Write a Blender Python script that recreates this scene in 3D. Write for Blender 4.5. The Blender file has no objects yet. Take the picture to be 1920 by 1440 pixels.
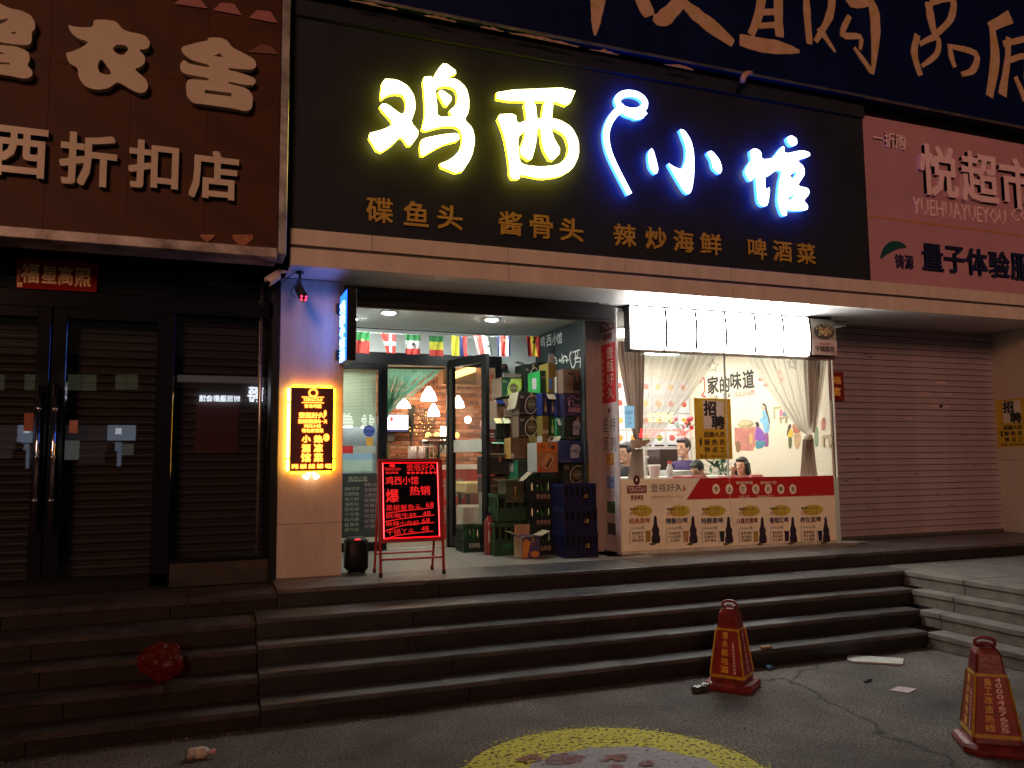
import bpy, bmesh, math, random
from mathutils import Vector, Matrix
from mathutils.geometry import tessellate_polygon
random.seed(7)
S = bpy.context.scene
COL = S.collection
R_ = math.radians
# ------------------------------------------------------------------ camera
H = 1.6; FOC = 1500.0
RM = Matrix(((0.93547567, 0.0249878, 0.35250656), (-0.35326522, 0.09274362, 0.93091477), (-0.00943122, -0.99537643, 0.09558672)))
cam_d = bpy.data.cameras.new('camera'); cam = bpy.data.objects.new('camera', cam_d); COL.objects.link(cam)
cam_d.sensor_width = 36.0; cam_d.lens = FOC / 1920 * 36; cam_d.clip_start = 0.05; cam_d.clip_end = 300
_cx = RM @ Vector((1, 0, 0)); _cy = RM @ Vector((0, -1, 0)); _cz = RM @ Vector((0, 0, -1))
m4 = Matrix((_cx, _cy, _cz)).transposed().to_4x4(); m4.translation = (0, 0, H)
cam.matrix_world = m4
S.camera = cam
# ------------------------------------------------------------------ world, light, exposure
w = bpy.data.worlds.new('World'); S.world = w; w.use_nodes = True
nt = w.node_tree; nt.nodes.clear()
sky = nt.nodes.new('ShaderNodeTexSky'); sky.sky_type = 'NISHITA'; sky.sun_disc = False
sky.sun_elevation = R_(16); sky.sun_rotation = R_(202)
bg = nt.nodes.new('ShaderNodeBackground'); bg.inputs['Strength'].default_value = 0.0012
wo = nt.nodes.new('ShaderNodeOutputWorld')
nt.links.new(sky.outputs[0], bg.inputs[0]); nt.links.new(bg.outputs[0], wo.inputs[0])
sun_d = bpy.data.lights.new('sun', 'SUN'); sun = bpy.data.objects.new('sun', sun_d); COL.objects.link(sun)
sun_d.energy = 0.98; sun_d.angle = R_(14); sun_d.color = (1.0, 0.47, 0.29)
sun.rotation_euler = Vector((0.34, 0.86, -0.262)).to_track_quat('-Z', 'Y').to_euler()
S.view_settings.view_transform = 'Standard'; S.view_settings.look = 'None'
S.view_settings.exposure = 0.0; S.view_settings.gamma = 1.0; S.view_settings.use_curve_mapping = False
S.cycles.use_denoising = True
S.cycles.max_bounces = 6; S.cycles.transparent_max_bounces = 12
S.cycles.diffuse_bounces = 3; S.cycles.glossy_bounces = 3
S.cycles.sample_clamp_indirect = 4.0; S.cycles.caustics_reflective = False; S.cycles.caustics_refractive = False

# ------------------------------------------------------------------ pixel -> point on a real plane
def ray(px, py): return RM @ Vector(((px - 960) / FOC, (py - 720) / FOC, 1))
def onY(px, py, Y): d = ray(px, py); return Vector((0, 0, H)) + d * (Y / d.y)
def onX(px, py, X): d = ray(px, py); return Vector((0, 0, H)) + d * (X / d.x)
def onZ(px, py, Z): d = ray(px, py); return Vector((0, 0, H)) + d * ((Z - H) / d.z)

# ------------------------------------------------------------------ materials
MATS = {}
def mat(name, c, rough=.6, metal=0., var=.15, scale=6., bump=0., bscale=60., coat=0., c2=None, spec=.5, stretch=None):
    if name in MATS: return MATS[name]
    m = bpy.data.materials.new(name); m.use_nodes = True; n = m.node_tree.nodes; l = m.node_tree.links
    b = n['Principled BSDF']; b.inputs['Roughness'].default_value = rough; b.inputs['Metallic'].default_value = metal
    b.inputs['Coat Weight'].default_value = coat; b.inputs['Specular IOR Level'].default_value = spec
    tc = n.new('ShaderNodeTexCoord'); src = tc.outputs['Object']
    if stretch:
        mp = n.new('ShaderNodeMapping'); mp.inputs['Scale'].default_value = stretch; l.new(src, mp.inputs[0]); src = mp.outputs[0]
    if var > 0:
        no = n.new('ShaderNodeTexNoise'); no.inputs['Scale'].default_value = scale; no.inputs['Detail'].default_value = 6; no.inputs['Roughness'].default_value = .62
        l.new(src, no.inputs['Vector'])
        cr = n.new('ShaderNodeValToRGB'); cr.color_ramp.elements[0].position = .3; cr.color_ramp.elements[1].position = .7
        a = [max(0, x * (1 - var)) for x in c]; d = list(c2) if c2 else [min(1, x * (1 + var)) for x in c]
        cr.color_ramp.elements[0].color = (*a, 1); cr.color_ramp.elements[1].color = (*d, 1)
        l.new(no.outputs['Fac'], cr.inputs[0]); l.new(cr.outputs[0], b.inputs['Base Color'])
        mr = n.new('ShaderNodeMapRange'); mr.inputs['To Min'].default_value = max(.02, rough * .75); mr.inputs['To Max'].default_value = min(1, rough * 1.3)
        l.new(no.outputs['Fac'], mr.inputs[0]); l.new(mr.outputs[0], b.inputs['Roughness'])
    else:
        b.inputs['Base Color'].default_value = (*c, 1)
    if bump > 0:
        n2 = n.new('ShaderNodeTexNoise'); n2.inputs['Scale'].default_value = bscale; n2.inputs['Detail'].default_value = 5
        l.new(src, n2.inputs['Vector'])
        bp = n.new('ShaderNodeBump'); bp.inputs['Strength'].default_value = bump; bp.inputs['Distance'].default_value = .02
        l.new(n2.outputs['Fac'], bp.inputs['Height']); l.new(bp.outputs[0], b.inputs['Normal'])
    MATS[name] = m; return m
def emis(name, c, s, base=(.06, .06, .06)):
    if name in MATS: return MATS[name]
    m = bpy.data.materials.new(name); m.use_nodes = True; b = m.node_tree.nodes['Principled BSDF']
    b.inputs['Base Color'].default_value = (*base, 1); b.inputs['Emission Color'].default_value = (*c, 1); b.inputs['Emission Strength'].default_value = s
    MATS[name] = m; return m
def glass(name, tint=(1, 1, 1), ior=1.5, rough=0.0):
    if name in MATS: return MATS[name]
    m = bpy.data.materials.new(name); m.use_nodes = True; n = m.node_tree.nodes; l = m.node_tree.links; n.clear()
    o = n.new('ShaderNodeOutputMaterial'); mx = n.new('ShaderNodeMixShader'); t = n.new('ShaderNodeBsdfTransparent'); g = n.new('ShaderNodeBsdfGlossy'); lw = n.new('ShaderNodeLayerWeight'); lw.inputs[0].default_value = .5; pw = n.new('ShaderNodeMath'); pw.operation = 'POWER'; pw.inputs[1].default_value = 5; f = n.new('ShaderNodeMath'); f.operation = 'MULTIPLY_ADD'; r0 = ((ior - 1) / (ior + 1)) ** 2; f.inputs[1].default_value = 1 - r0; f.inputs[2].default_value = r0; l.new(lw.outputs['Facing'], pw.inputs[0]); l.new(pw.outputs[0], f.inputs[0])
    t.inputs[0].default_value = (*tint, 1); g.inputs['Roughness'].default_value = rough
    l.new(f.outputs[0], mx.inputs[0]); l.new(t.outputs[0], mx.inputs[1]); l.new(g.outputs[0], mx.inputs[2]); l.new(mx.outputs[0], o.inputs[0])
    MATS[name] = m; return m
def sheer(name, c, alpha):
    if name in MATS: return MATS[name]
    m = bpy.data.materials.new(name); m.use_nodes = True; n = m.node_tree.nodes; l = m.node_tree.links; n.clear()
    o = n.new('ShaderNodeOutputMaterial'); mx = n.new('ShaderNodeMixShader'); m2 = n.new('ShaderNodeMixShader'); t = n.new('ShaderNodeBsdfTransparent'); d = n.new('ShaderNodeBsdfDiffuse'); tr = n.new('ShaderNodeBsdfTranslucent')
    d.inputs[0].default_value = (*c, 1); tr.inputs[0].default_value = (*c, 1); m2.inputs[0].default_value = .5; mx.inputs[0].default_value = alpha
    l.new(d.outputs[0], m2.inputs[1]); l.new(tr.outputs[0], m2.inputs[2]); l.new(t.outputs[0], mx.inputs[1]); l.new(m2.outputs[0], mx.inputs[2]); l.new(mx.outputs[0], o.inputs[0])
    MATS[name] = m; return m

# ------------------------------------------------------------------ text glyph cache
TX = {}
def glyphs(body, bold=0.0):
    k = (body, bold)
    if k not in TX:
        c = bpy.data.curves.new('t', 'FONT'); c.body = body; c.resolution_u = 2 if len(body) < 3 else 1; c.align_x = 'CENTER'; c.space_line = 1.15
        o = bpy.data.objects.new('t', c); me = bpy.data.meshes.new_from_object(o)
        vs = [(v.co.x, v.co.y) for v in me.vertices]; fs = [tuple(p.vertices) for p in me.polygons]
        ec = {}
        for f in fs:
            for i in range(len(f)):
                e = (f[i], f[(i + 1) % len(f)]); ec[e] = ec.get(e, 0) + 1
        bd = [e for e in ec if (e[1], e[0]) not in ec]
        bpy.data.objects.remove(o); bpy.data.meshes.remove(me); bpy.data.curves.remove(c)
        TX[k] = (vs, fs, bd)
    return TX[k]

# planes: u right, w up, d outwards
def FY(Y): return lambda u, w_, d=0.0: (u, Y - d, w_)
def FXL(X): return lambda u, w_, d=0.0: (X - d, -u, w_)      # faces -X, u = -Y
def FZ(Z): return lambda u, w_, d=0.0: (u, w_, Z + d)

class MB:
    def __init__(s): s.v = []; s.f = []; s.m = []
    def add(s, vs, fs, mi=0):
        o = len(s.v); s.v += [tuple(v) for v in vs]
        for f in fs: s.f.append(tuple(i + o for i in f)); s.m.append(mi)
        return s
    def box(s, x0, x1, y0, y1, z0, z1, mi=0):
        return s.add([(x0, y0, z0), (x1, y0, z0), (x1, y1, z0), (x0, y1, z0), (x0, y0, z1), (x1, y0, z1), (x1, y1, z1), (x0, y1, z1)],
                     [(0, 3, 2, 1), (4, 5, 6, 7), (0, 1, 5, 4), (1, 2, 6, 5), (2, 3, 7, 6), (3, 0, 4, 7)], mi)
    def bbox(s, x0, x1, y0, y1, z0, z1, b=.004, mi=0):      # box with chamfered edges
        bm = bmesh.new(); bmesh.ops.create_cube(bm, size=1)
        for v in bm.verts: v.co = Vector(((x0 + x1) / 2 + v.co.x * (x1 - x0), (y0 + y1) / 2 + v.co.y * (y1 - y0), (z0 + z1) / 2 + v.co.z * (z1 - z0)))
        b = min(b, .3 * min(abs(x1 - x0), abs(y1 - y0), abs(z1 - z0)))
        bmesh.ops.bevel(bm, geom=bm.edges[:], offset=b, segments=1, affect='EDGES')
        s.add([v.co for v in bm.verts], [[v.index for v in f.verts] for f in bm.faces] if not bm.verts.index_update() else [], mi); bm.free(); return s
    def quad(s, a, b, c, d, mi=0): return s.add([a, b, c, d], [(0, 1, 2, 3)], mi)
    def prism(s, loops, fr, d0, d1, mi=0, ms=None):
        ms = mi if ms is None else ms
        tris = tessellate_polygon([[Vector((p[0], p[1], 0)) for p in lp] for lp in loops])
        flat = [p for lp in loops for p in lp]
        s.add([fr(p[0], p[1], d1) for p in flat], [tuple(t) for t in tris], mi)
        if abs(d1 - d0) > 1e-6:
            k = 0
            for lp in loops:
                n = len(lp)
                s.add([fr(p[0], p[1], d0) for p in lp] + [fr(p[0], p[1], d1) for p in lp], [(i, (i + 1) % n, n + (i + 1) % n, n + i) for i in range(n)], ms)
        return s
    def rect(s, u0, u1, w0, w1, fr, d0, d1, mi=0, ms=None): return s.prism([[(u0, w0), (u1, w0), (u1, w1), (u0, w1)]], fr, d0, d1, mi, ms)
    def disc(s, u, w_, ru, rw, fr, d0, d1, mi=0, n=20, ms=None): return s.prism([[(u + ru * math.cos(2 * math.pi * i / n), w_ + rw * math.sin(2 * math.pi * i / n)) for i in range(n)]], fr, d0, d1, mi, ms)
    def ring(s, u, w_, ru, rw, t, fr, d0, d1, mi=0, n=24, a0=0, a1=360):
        P = []
        full = abs(a1 - a0) >= 360
        for i in range(n + 1):
            a = R_(a0 + (a1 - a0) * i / n); P.append((u + ru * math.cos(a), w_ + rw * math.sin(a)))
        return s.stroke(P, [t] * len(P), fr, d0, d1, mi)
    def stroke(s, P, W, fr, d0, d1, mi=0, ms=None, cap=True):
        # ribbon of varying width along P in the plane
        n = len(P); L = []; Rr = []
        for i in range(n):
            a = P[max(0, i - 1)]; b = P[min(n - 1, i + 1)]; dx, dy = b[0] - a[0], b[1] - a[1]; q = math.hypot(dx, dy) or 1
            nx, ny = -dy / q, dx / q; h = W[i] / 2
            L.append((P[i][0] + nx * h, P[i][1] + ny * h)); Rr.append((P[i][0] - nx * h, P[i][1] - ny * h))
        ms = mi if ms is None else ms
        V = [fr(p[0], p[1], d1) for p in L] + [fr(p[0], p[1], d1) for p in Rr]
        s.add(V, [(i, n + i, n + i + 1, i + 1) for i in range(n - 1)], mi)
        if abs(d1 - d0) > 1e-6:
            lp = L + Rr[::-1]; m = len(lp)
            s.add([fr(p[0], p[1], d0) for p in lp] + [fr(p[0], p[1], d1) for p in lp], [(i, (i + 1) % m, m + (i + 1) % m, m + i) for i in range(m)], ms)
        return s
    def text(s, body, u0, u1, w0, w1, fr, d0=0.0, d1=.002, bold=0., mi=0, ms=None, keep=False):
        vs, fs, bd = glyphs(body, bold)
        if not vs: return s
        x0 = min(v[0] for v in vs); x1 = max(v[0] for v in vs); y0 = min(v[1] for v in vs); y1 = max(v[1] for v in vs)
        sx = (u1 - u0) / max(1e-6, x1 - x0); sy = (w1 - w0) / max(1e-6, y1 - y0)
        if keep: sx = sy = min(sx, sy)
        cu, cw = (u0 + u1) / 2, (w0 + w1) / 2; mx, my = (x0 + x1) / 2, (y0 + y1) / 2
        pts = [(cu + (v[0] - mx) * sx, cw + (v[1] - my) * sy) for v in vs]
        b_ = max(0.0, bold) * .8; offs = [(0, 0)] if b_ <= 0 else [(b_, b_), (-b_, b_), (b_, -b_), (-b_, -b_)] + ([(0, 0), (b_, 0), (-b_, 0), (0, b_), (0, -b_)] if b_ > .02 else [])
        for k, (ox, oy) in enumerate(offs):
            q = [(p[0] + ox * sx, p[1] + oy * sy) for p in pts]; dd = d1 + .0002 * k
            s.add([fr(p[0], p[1], dd) for p in q], fs, mi)
            if d1 - d0 > .003:
                o = [fr(p[0], p[1], d0) for p in q] + [fr(p[0], p[1], dd) for p in q]; n = len(q)
                s.add(o, [(a, b, n + b, n + a) for a, b in bd], mi if ms is None else ms)
        return s
    def textpx(s, body, r, Y, d0=0.0, d1=.002, bold=0., mi=0, ms=None, keep=False):
        x0, y0, x1, y1 = r; xm = (x0 + x1) / 2; ym = (y0 + y1) / 2
        return s.text(body, onY(x0, ym, Y).x, onY(x1, ym, Y).x, onY(xm, y1, Y).z, onY(xm, y0, Y).z, FY(Y), d0, d1, bold, mi, ms, keep)
    def rectpx(s, r, Y, d0=0., d1=.001, mi=0, ms=None):
        x0, y0, x1, y1 = r; xm = (x0 + x1) / 2; ym = (y0 + y1) / 2
        return s.rect(onY(x0, ym, Y).x, onY(x1, ym, Y).x, onY(xm, y1, Y).z, onY(xm, y0, Y).z, FY(Y), d0, d1, mi, ms)
    def tube(s, P, r, seg=8, mi=0, caps=True):
        P = [Vector(p) for p in P]; n = len(P); Rr = r if isinstance(r, (list, tuple)) else [r] * n
        prev = None; rings = []
        for i in range(n):
            t = (P[min(n - 1, i + 1)] - P[max(0, i - 1)]).normalized()
            a = prev if prev else (Vector((0, 0, 1)) if abs(t.z) < .9 else Vector((1, 0, 0)))
            x = (a - t * a.dot(t)).normalized(); y = t.cross(x); prev = x
            rings.append([P[i] + (x * math.cos(2 * math.pi * k / seg) + y * math.sin(2 * math.pi * k / seg)) * Rr[i] for k in range(seg)])
        V = [v for rg in rings for v in rg]; Fc = []
        for i in range(n - 1):
            for k in range(seg): Fc.append((i * seg + k, i * seg + (k + 1) % seg, (i + 1) * seg + (k + 1) % seg, (i + 1) * seg + k))
        if caps: Fc.append(tuple(range(seg))[::-1]); Fc.append(tuple((n - 1) * seg + k for k in range(seg)))
        return s.add(V, Fc, mi)
    def lathe(s, prof, c=(0, 0, 0), seg=16, mi=0, M=None):
        V = []; Fc = []; n = len(prof)
        for r, z in prof:
            for k in range(seg):
                a = 2 * math.pi * k / seg; p = Vector((r * math.cos(a), r * math.sin(a), z))
                if M: p = M @ p
                V.append((p.x + c[0], p.y + c[1], p.z + c[2]))
        for i in range(n - 1):
            for k in range(seg): Fc.append((i * seg + k, i * seg + (k + 1) % seg, (i + 1) * seg + (k + 1) % seg, (i + 1) * seg + k))
        if prof[0][0] > 1e-4: Fc.append(tuple(range(seg))[::-1])
        if prof[-1][0] > 1e-4: Fc.append(tuple((n - 1) * seg + k for k in range(seg)))
        return s.add(V, Fc, mi)
    def ball(s, c, r, mi=0, seg=12, rings=8, M=None):
        r = r if isinstance(r, (tuple, list)) else (r, r, r); V = []; Fc = []
        for i in range(rings + 1):
            t = math.pi * i / rings
            for k in range(seg):
                a = 2 * math.pi * k / seg; p = Vector((r[0] * math.sin(t) * math.cos(a), r[1] * math.sin(t) * math.sin(a), r[2] * math.cos(t)))
                if M: p = M @ p
                V.append((p.x + c[0], p.y + c[1], p.z + c[2]))
        for i in range(rings):
            for k in range(seg): Fc.append((i * seg + k, (i + 1) * seg + k, (i + 1) * seg + (k + 1) % seg, i * seg + (k + 1) % seg))
        return s.add(V, Fc, mi)
    def build(s, name, mats, parent=None, smooth=False, loc=None, dist=False):
        me = bpy.data.meshes.new(name)
        V = s.v
        if loc: V = [(v[0] - loc[0], v[1] - loc[1], v[2] - loc[2]) for v in V]
        me.from_pydata(V, [], s.f)
        if not isinstance(mats, (list, tuple)): mats = [mats]
        for m in mats: me.materials.append(m)
        me.polygons.foreach_set('material_index', s.m)
        if smooth: me.polygons.foreach_set('use_smooth', [True] * len(me.polygons))
        me.update()
        o = bpy.data.objects.new(name, me); COL.objects.link(o)
        if loc: o.location = loc
        if parent:
            o.parent = parent
            if loc: o.location = Vector(loc) - Vector(WL(parent))
            else: o.location = -Vector(WL(parent))
        return o
_wl = {}
def WL(o):
    p = Vector(o.location)
    while o.parent: o = o.parent; p += o.location
    return p
def tag(o, label, cat, group=None, kind=None):
    o['label'] = label; o['category'] = cat
    if group: o['group'] = group
    if kind: o['kind'] = kind
    return o
def thing(name, label, cat, loc=(0, 0, 0), group=None):
    o = bpy.data.objects.new(name, None); COL.objects.link(o); o.location = loc; o.empty_display_size = .1
    return tag(o, label, cat, group)
def struct(o): o['kind'] = 'structure'; return o
def sroot(name, loc=(0, 0, 0)):
    o = bpy.data.objects.new(name, None); COL.objects.link(o); o.location = loc; o['kind'] = 'structure'; return o
def put(me, name, parent, loc, scale=None, rot=None):
    o = bpy.data.objects.new(name, me); COL.objects.link(o); o.parent = parent; o.location = Vector(loc) - Vector(WL(parent)) if parent else loc
    if scale: o.scale = scale
    if rot: o.rotation_euler = rot
    return o
def dup(o, parent=None, delta=(0, 0, 0)):
    c = o.copy(); COL.objects.link(c)
    if parent: c.parent = parent
    else: c.location = o.location + Vector(delta)
    for ch in o.children: dup(ch, c)
    return c
def pp(pts, Y, ox=0, oy=0, s=1.0):      # photo points -> (X, Z) on the plane Y
    return [(lambda q: (q.x, q.z))(onY(ox + x / s, oy + y / s, Y)) for x, y in pts]
def smooth_loop(P, k=2):
    for _ in range(k):
        Q = []
        n = len(P)
        for i in range(n):
            a = P[i]; b = P[(i + 1) % n]
            Q.append((a[0] * .8 + b[0] * .2, a[1] * .8 + b[1] * .2)); Q.append((a[0] * .2 + b[0] * .8, a[1] * .2 + b[1] * .8))
        P = Q
    return P
def spline(P, n=6):
    out = []
    for i in range(len(P) - 1):
        p0 = P[max(0, i - 1)]; p1 = P[i]; p2 = P[i + 1]; p3 = P[min(len(P) - 1, i + 2)]
        for k in range(n):
            t = k / n
            out.append(tuple(.5 * ((2 * p1[j]) + (-p0[j] + p2[j]) * t + (2 * p0[j] - 5 * p1[j] + 4 * p2[j] - p3[j]) * t * t + (-p0[j] + 3 * p1[j] - 3 * p2[j] + p3[j]) * t ** 3) for j in range(len(p1))))
    out.append(tuple(P[-1])); return out
# ================================================================== materials in use
STEPZ = [.133, .266, .399, .532, .665]; STEPY = [5.25, 5.475, 5.70, 5.895, 6.285]
PZ = .665
m_paint = mat('cream painted cladding', (.60, .54, .48), .5, var=.13, scale=2.2, bump=.04, stretch=(3, 3, .5))
m_paintp = mat('grimy pillar cladding', (.50, .43, .36), .5, var=.2, scale=2.4, bump=.05, stretch=(2.5, 2.5, .45), c2=(.56, .49, .42))
m_groove = mat('dark groove', (.05, .045, .045), .7)
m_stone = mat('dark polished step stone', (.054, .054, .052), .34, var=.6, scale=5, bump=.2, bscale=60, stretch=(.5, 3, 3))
m_stone2 = mat('dusty step stone', (.076, .074, .070), .40, var=.55, scale=6, bump=.2, bscale=60, stretch=(.5, 3, 3))  # treads paler than risers of the same stone, light put into the colour
m_riser = mat('black riser stone', (.010, .009, .009), .4, var=.4, scale=7, bump=.1, bscale=90)  # same stone as the treads, darkened to paint shade on the risers
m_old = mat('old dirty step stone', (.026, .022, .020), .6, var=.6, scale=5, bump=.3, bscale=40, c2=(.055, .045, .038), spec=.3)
m_oldr = mat('dark grimy riser', (.008, .007, .0065), .6, var=.6, scale=4, bump=.25, bscale=40, c2=(.020, .015, .012), spec=.25)  # dirty old stone, darkened further to paint shade on the risers
m_conc = mat('worn concrete steps', (.15, .14, .12), .8, var=.35, scale=6, bump=.3, bscale=50)
m_black = mat('black metal', (.006, .006, .007), .35, .0, var=.3, scale=12, spec=.25)
m_blackgloss = mat('gloss black frame', (.008, .008, .01), .08, var=0)
m_chrome = mat('chrome', (.75, .72, .74), .12, 1, var=0)
m_steel = mat('brushed steel trim', (.42, .42, .40), .32, .9, var=.45, scale=5, bump=.1, bscale=9)
m_white = mat('white plaster', (.80, .84, .83), .7, var=.05, scale=3)
m_white2 = mat('white gloss', (.78, .78, .76), .35, var=.04)
m_glass = glass('shop glass'); m_glass2 = glass('shutter front glass', (.85, .85, .86), 1.6)
m_red = mat('red print', (.50, .018, .018), .5, var=.08); m_dred = mat('dark red', (.16, .01, .012), .5, var=.2)
m_txtk = mat('black print', (.02, .02, .022), .5, var=0); m_txtw = mat('white print', (.75, .75, .72), .5, var=0)
m_txtr = mat('faded red print', (.33, .06, .05), .5, var=0); m_yel = mat('yellow print', (.62, .42, .02), .5, var=.1, scale=10)
m_green = mat('green print', (.01, .14, .05), .45, var=.12); m_tan = mat('cardboard', (.30, .19, .11), .75, var=.15, scale=9)

# ================================================================== ground
def ground_mat():
    m = mat('asphalt', (.046, .040, .036), .8, var=.4, scale=1.4, bump=1.0, bscale=110, c2=(.150, .135, .120)); n = m.node_tree.nodes; l = m.node_tree.links
    b = n['Principled BSDF']; tc = [x for x in n if x.type == 'TEX_COORD'][0]
    old = b.inputs['Base Color'].links[0].from_socket
    warp = n.new('ShaderNodeTexNoise'); warp.inputs['Scale'].default_value = 2.2; warp.inputs['Detail'].default_value = 5
    l.new(tc.outputs['Object'], warp.inputs['Vector'])
    mix = n.new('ShaderNodeMix'); mix.data_type = 'VECTOR'; mix.inputs[0].default_value = .38
    l.new(tc.outputs['Object'], mix.inputs[4]); l.new(warp.outputs['Color'], mix.inputs[5])
    vo = n.new('ShaderNodeTexVoronoi'); vo.feature = 'DISTANCE_TO_EDGE'; vo.inputs['Scale'].default_value = .42; l.new(mix.outputs[1], vo.inputs['Vector'])
    cr = n.new('ShaderNodeValToRGB'); cr.color_ramp.elements[0].position = .0; cr.color_ramp.elements[0].color = (.12, .18, .18, 1); cr.color_ramp.elements[1].position = .006; cr.color_ramp.elements[1].color = (1, 1, 1, 1)
    l.new(vo.outputs['Distance'], cr.inputs[0])
    sp = n.new('ShaderNodeTexNoise'); sp.inputs['Scale'].default_value = 60; sp.inputs['Detail'].default_value = 6; sp.inputs['Roughness'].default_value = .8; l.new(tc.outputs['Object'], sp.inputs['Vector'])
    sr = n.new('ShaderNodeValToRGB'); sr.color_ramp.elements[0].position = .41; sr.color_ramp.elements[0].color = (.28, .28, .28, 1); sr.color_ramp.elements[1].position = .61; sr.color_ramp.elements[1].color = (2.5, 2.45, 2.4, 1)
    l.new(sp.outputs['Fac'], sr.inputs[0])
    m1 = n.new('ShaderNodeMix'); m1.data_type = 'RGBA'; m1.blend_type = 'MULTIPLY'; m1.inputs[0].default_value = 1
    m2 = n.new('ShaderNodeMix'); m2.data_type = 'RGBA'; m2.blend_type = 'MULTIPLY'; m2.inputs[0].default_value = 1
    l.new(old, m1.inputs[6]); l.new(cr.outputs[0], m1.inputs[7]); l.new(m1.outputs[2], m2.inputs[6]); l.new(sr.outputs[0], m2.inputs[7]); l.new(m2.outputs[2], b.inputs['Base Color'])
    return m
m_asph = ground_mat()
bm = MB(); bm.quad((-60, -60, 0), (60, -60, 0), (60, 60, 0), (-60, 60, 0)); struct(bm.build('ground', m_asph))
# painted disc on the asphalt
def paint(name, c, thr):
    m = mat(name, c, .8, var=.25, scale=30); n = m.node_tree.nodes; l = m.node_tree.links; b = n['Principled BSDF']
    no = n.new('ShaderNodeTexNoise'); no.inputs['Scale'].default_value = 45; no.inputs['Detail'].default_value = 4
    tc = [x for x in n if x.type == 'TEX_COORD'][0]; l.new(tc.outputs['Object'], no.inputs['Vector'])
    cr = n.new('ShaderNodeValToRGB'); cr.color_ramp.elements[0].position = thr; cr.color_ramp.elements[1].position = thr + .06; l.new(no.outputs['Fac'], cr.inputs[0]); l.new(cr.outputs[0], b.inputs['Alpha'])
    return m
def blob(cx, cy, r, n=60, amp=.02, sx=1, sy=1):
    return [(cx + sx * (r + random.uniform(-amp, amp)) * math.cos(2 * math.pi * i / n), cy + sy * (r + random.uniform(-amp, amp)) * math.sin(2 * math.pi * i / n)) for i in range(n)]
gr = MB(); rg = random.Random(31)
for i in range(900):
    x = rg.uniform(-1.5, 6.2); y = rg.uniform(3.2, 5.2) if rg.random() < .7 else rg.uniform(5.02, 5.22)
    if x > 5.6: continue
    s_ = rg.uniform(.003, .008) * (1.5 if rg.random() < .06 else 1); a = rg.uniform(0, 6.28)
    P = [(x + s_ * math.cos(a + k * 1.57) * rg.uniform(.6, 1.3), y + s_ * math.sin(a + k * 1.57) * rg.uniform(.6, 1.3), 0) for k in range(4)]
    gr.add(P + [(x, y, s_ * .9)], [(0, 1, 4), (1, 2, 4), (2, 3, 4), (3, 0, 4)])
go = gr.build('grit', mat('pale grit', (.22, .20, .18), .9, var=.6, scale=3, c2=(.4, .38, .35))); tag(go, 'loose grit and tiny litter scattered over the asphalt', 'grit', kind='stuff')
mk = sroot('road_marking', (1.95, 3.72, .004))
bm = MB(); bm.prism([blob(1.95, 3.72, .80, 90, .006), blob(1.97, 3.62, .53, 60, .03)[::-1]], FZ(.004), 0, 0); bm.build('yellow_paint', paint('yellow spray paint', (.52, .48, .03), .38), mk)
bm = MB(); bm.prism([blob(1.95, 3.72, .845, 90, .02), blob(1.95, 3.72, .79, 60, .012)[::-1]], FZ(.006), 0, 0); bm.build('overspray', paint('yellow overspray', (.42, .39, .04), .56), mk)
bm = MB(); bm.prism([blob(1.97, 3.62, .56, 60, .03)], FZ(.008), 0, 0); bm.build('grey_paint', paint('grey white spray paint', (.30, .29, .31), .30), mk)
bm = MB()
for i, (u, v, r, sx) in enumerate([(1.82, 4.07, .075, 1.5), (1.66, 4.15, .05, 1.5), (2.08, 3.98, .05, 1.7), (2.2, 3.85, .04, 1.4), (2.02, 3.86, .035, 1.2)]): bm.prism([blob(u, v, r, 26, .014, sx)], FZ(.011 + .001 * i), 0, 0)
bm.build('red_paint', paint('red spray paint', (.22, .07, .06), .45), mk)

# ================================================================== steps
def slab_mesh(x0, x1, ya, yb, z0, z1, chip, rnd):
    # plan outline with a worn, chipped front edge; slightly rounded nosing
    n = max(8, int((x1 - x0) / .035)); F_ = []
    cur = 0
    for i in range(n + 1):
        x = x0 + (x1 - x0) * i / n; cur = cur * .6 + rnd.uniform(0, chip * .35)
        if rnd.random() < .06: cur += rnd.uniform(.3, 1) * chip
        F_.append((x, ya + cur))
    bm = MB(); V = []
    for x, y in F_: V += [(x, y, z0), (x, y, z1 - .006), (x, y + .006, z1), (x, yb, z1)]
    for i in range(n):
        for k in range(3): bm.f.append((i * 4 + k, (i + 1) * 4 + k, (i + 1) * 4 + k + 1, i * 4 + k + 1)); bm.m.append(0)
    bm.v = V; m = len(V); bm.add([(x0, yb, z0), (x1, yb, z0)], []); bm.f += [(0, 1, 2, 3, m), (n * 4 + 3, n * 4 + 2, n * 4 + 1, n * 4, m + 1)]; bm.m += [0, 0]
    return bm
def slabs(parent, name, x0, x1, ya, yb, z0, z1, m, lmin=.85, lmax=1.4, gap=.003, b=.006, xs=None):
    x = x0; rnd = random.Random(int(z1 * 1000) + int(abs(x0) * 10))
    while x < x1 - .01:
        L = rnd.uniform(lmin, lmax); xe = min(x1, x + L)
        if x1 - xe < .35: xe = x1
        dz = rnd.uniform(-.0015, .0015); dy = rnd.uniform(-.003, .003)
        bm = slab_mesh(x + gap / 2, xe - gap / 2, ya + dy, yb, z0, z1 + dz, .020 if b > .009 else .006, rnd) if 'riser' not in name else MB().bbox(x + gap / 2, xe - gap / 2, ya + dy, yb, z0, z1 + dz, b)
        bm.build(name, m if not isinstance(m, list) else m[rnd.randrange(len(m))], parent, loc=((x + xe) / 2, (ya + yb) / 2, z0)); x = xe
st = sroot('front_steps', (.33, 5.25, 0))
XE = [5.72, 5.9, 6.08, 6.28]
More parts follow.
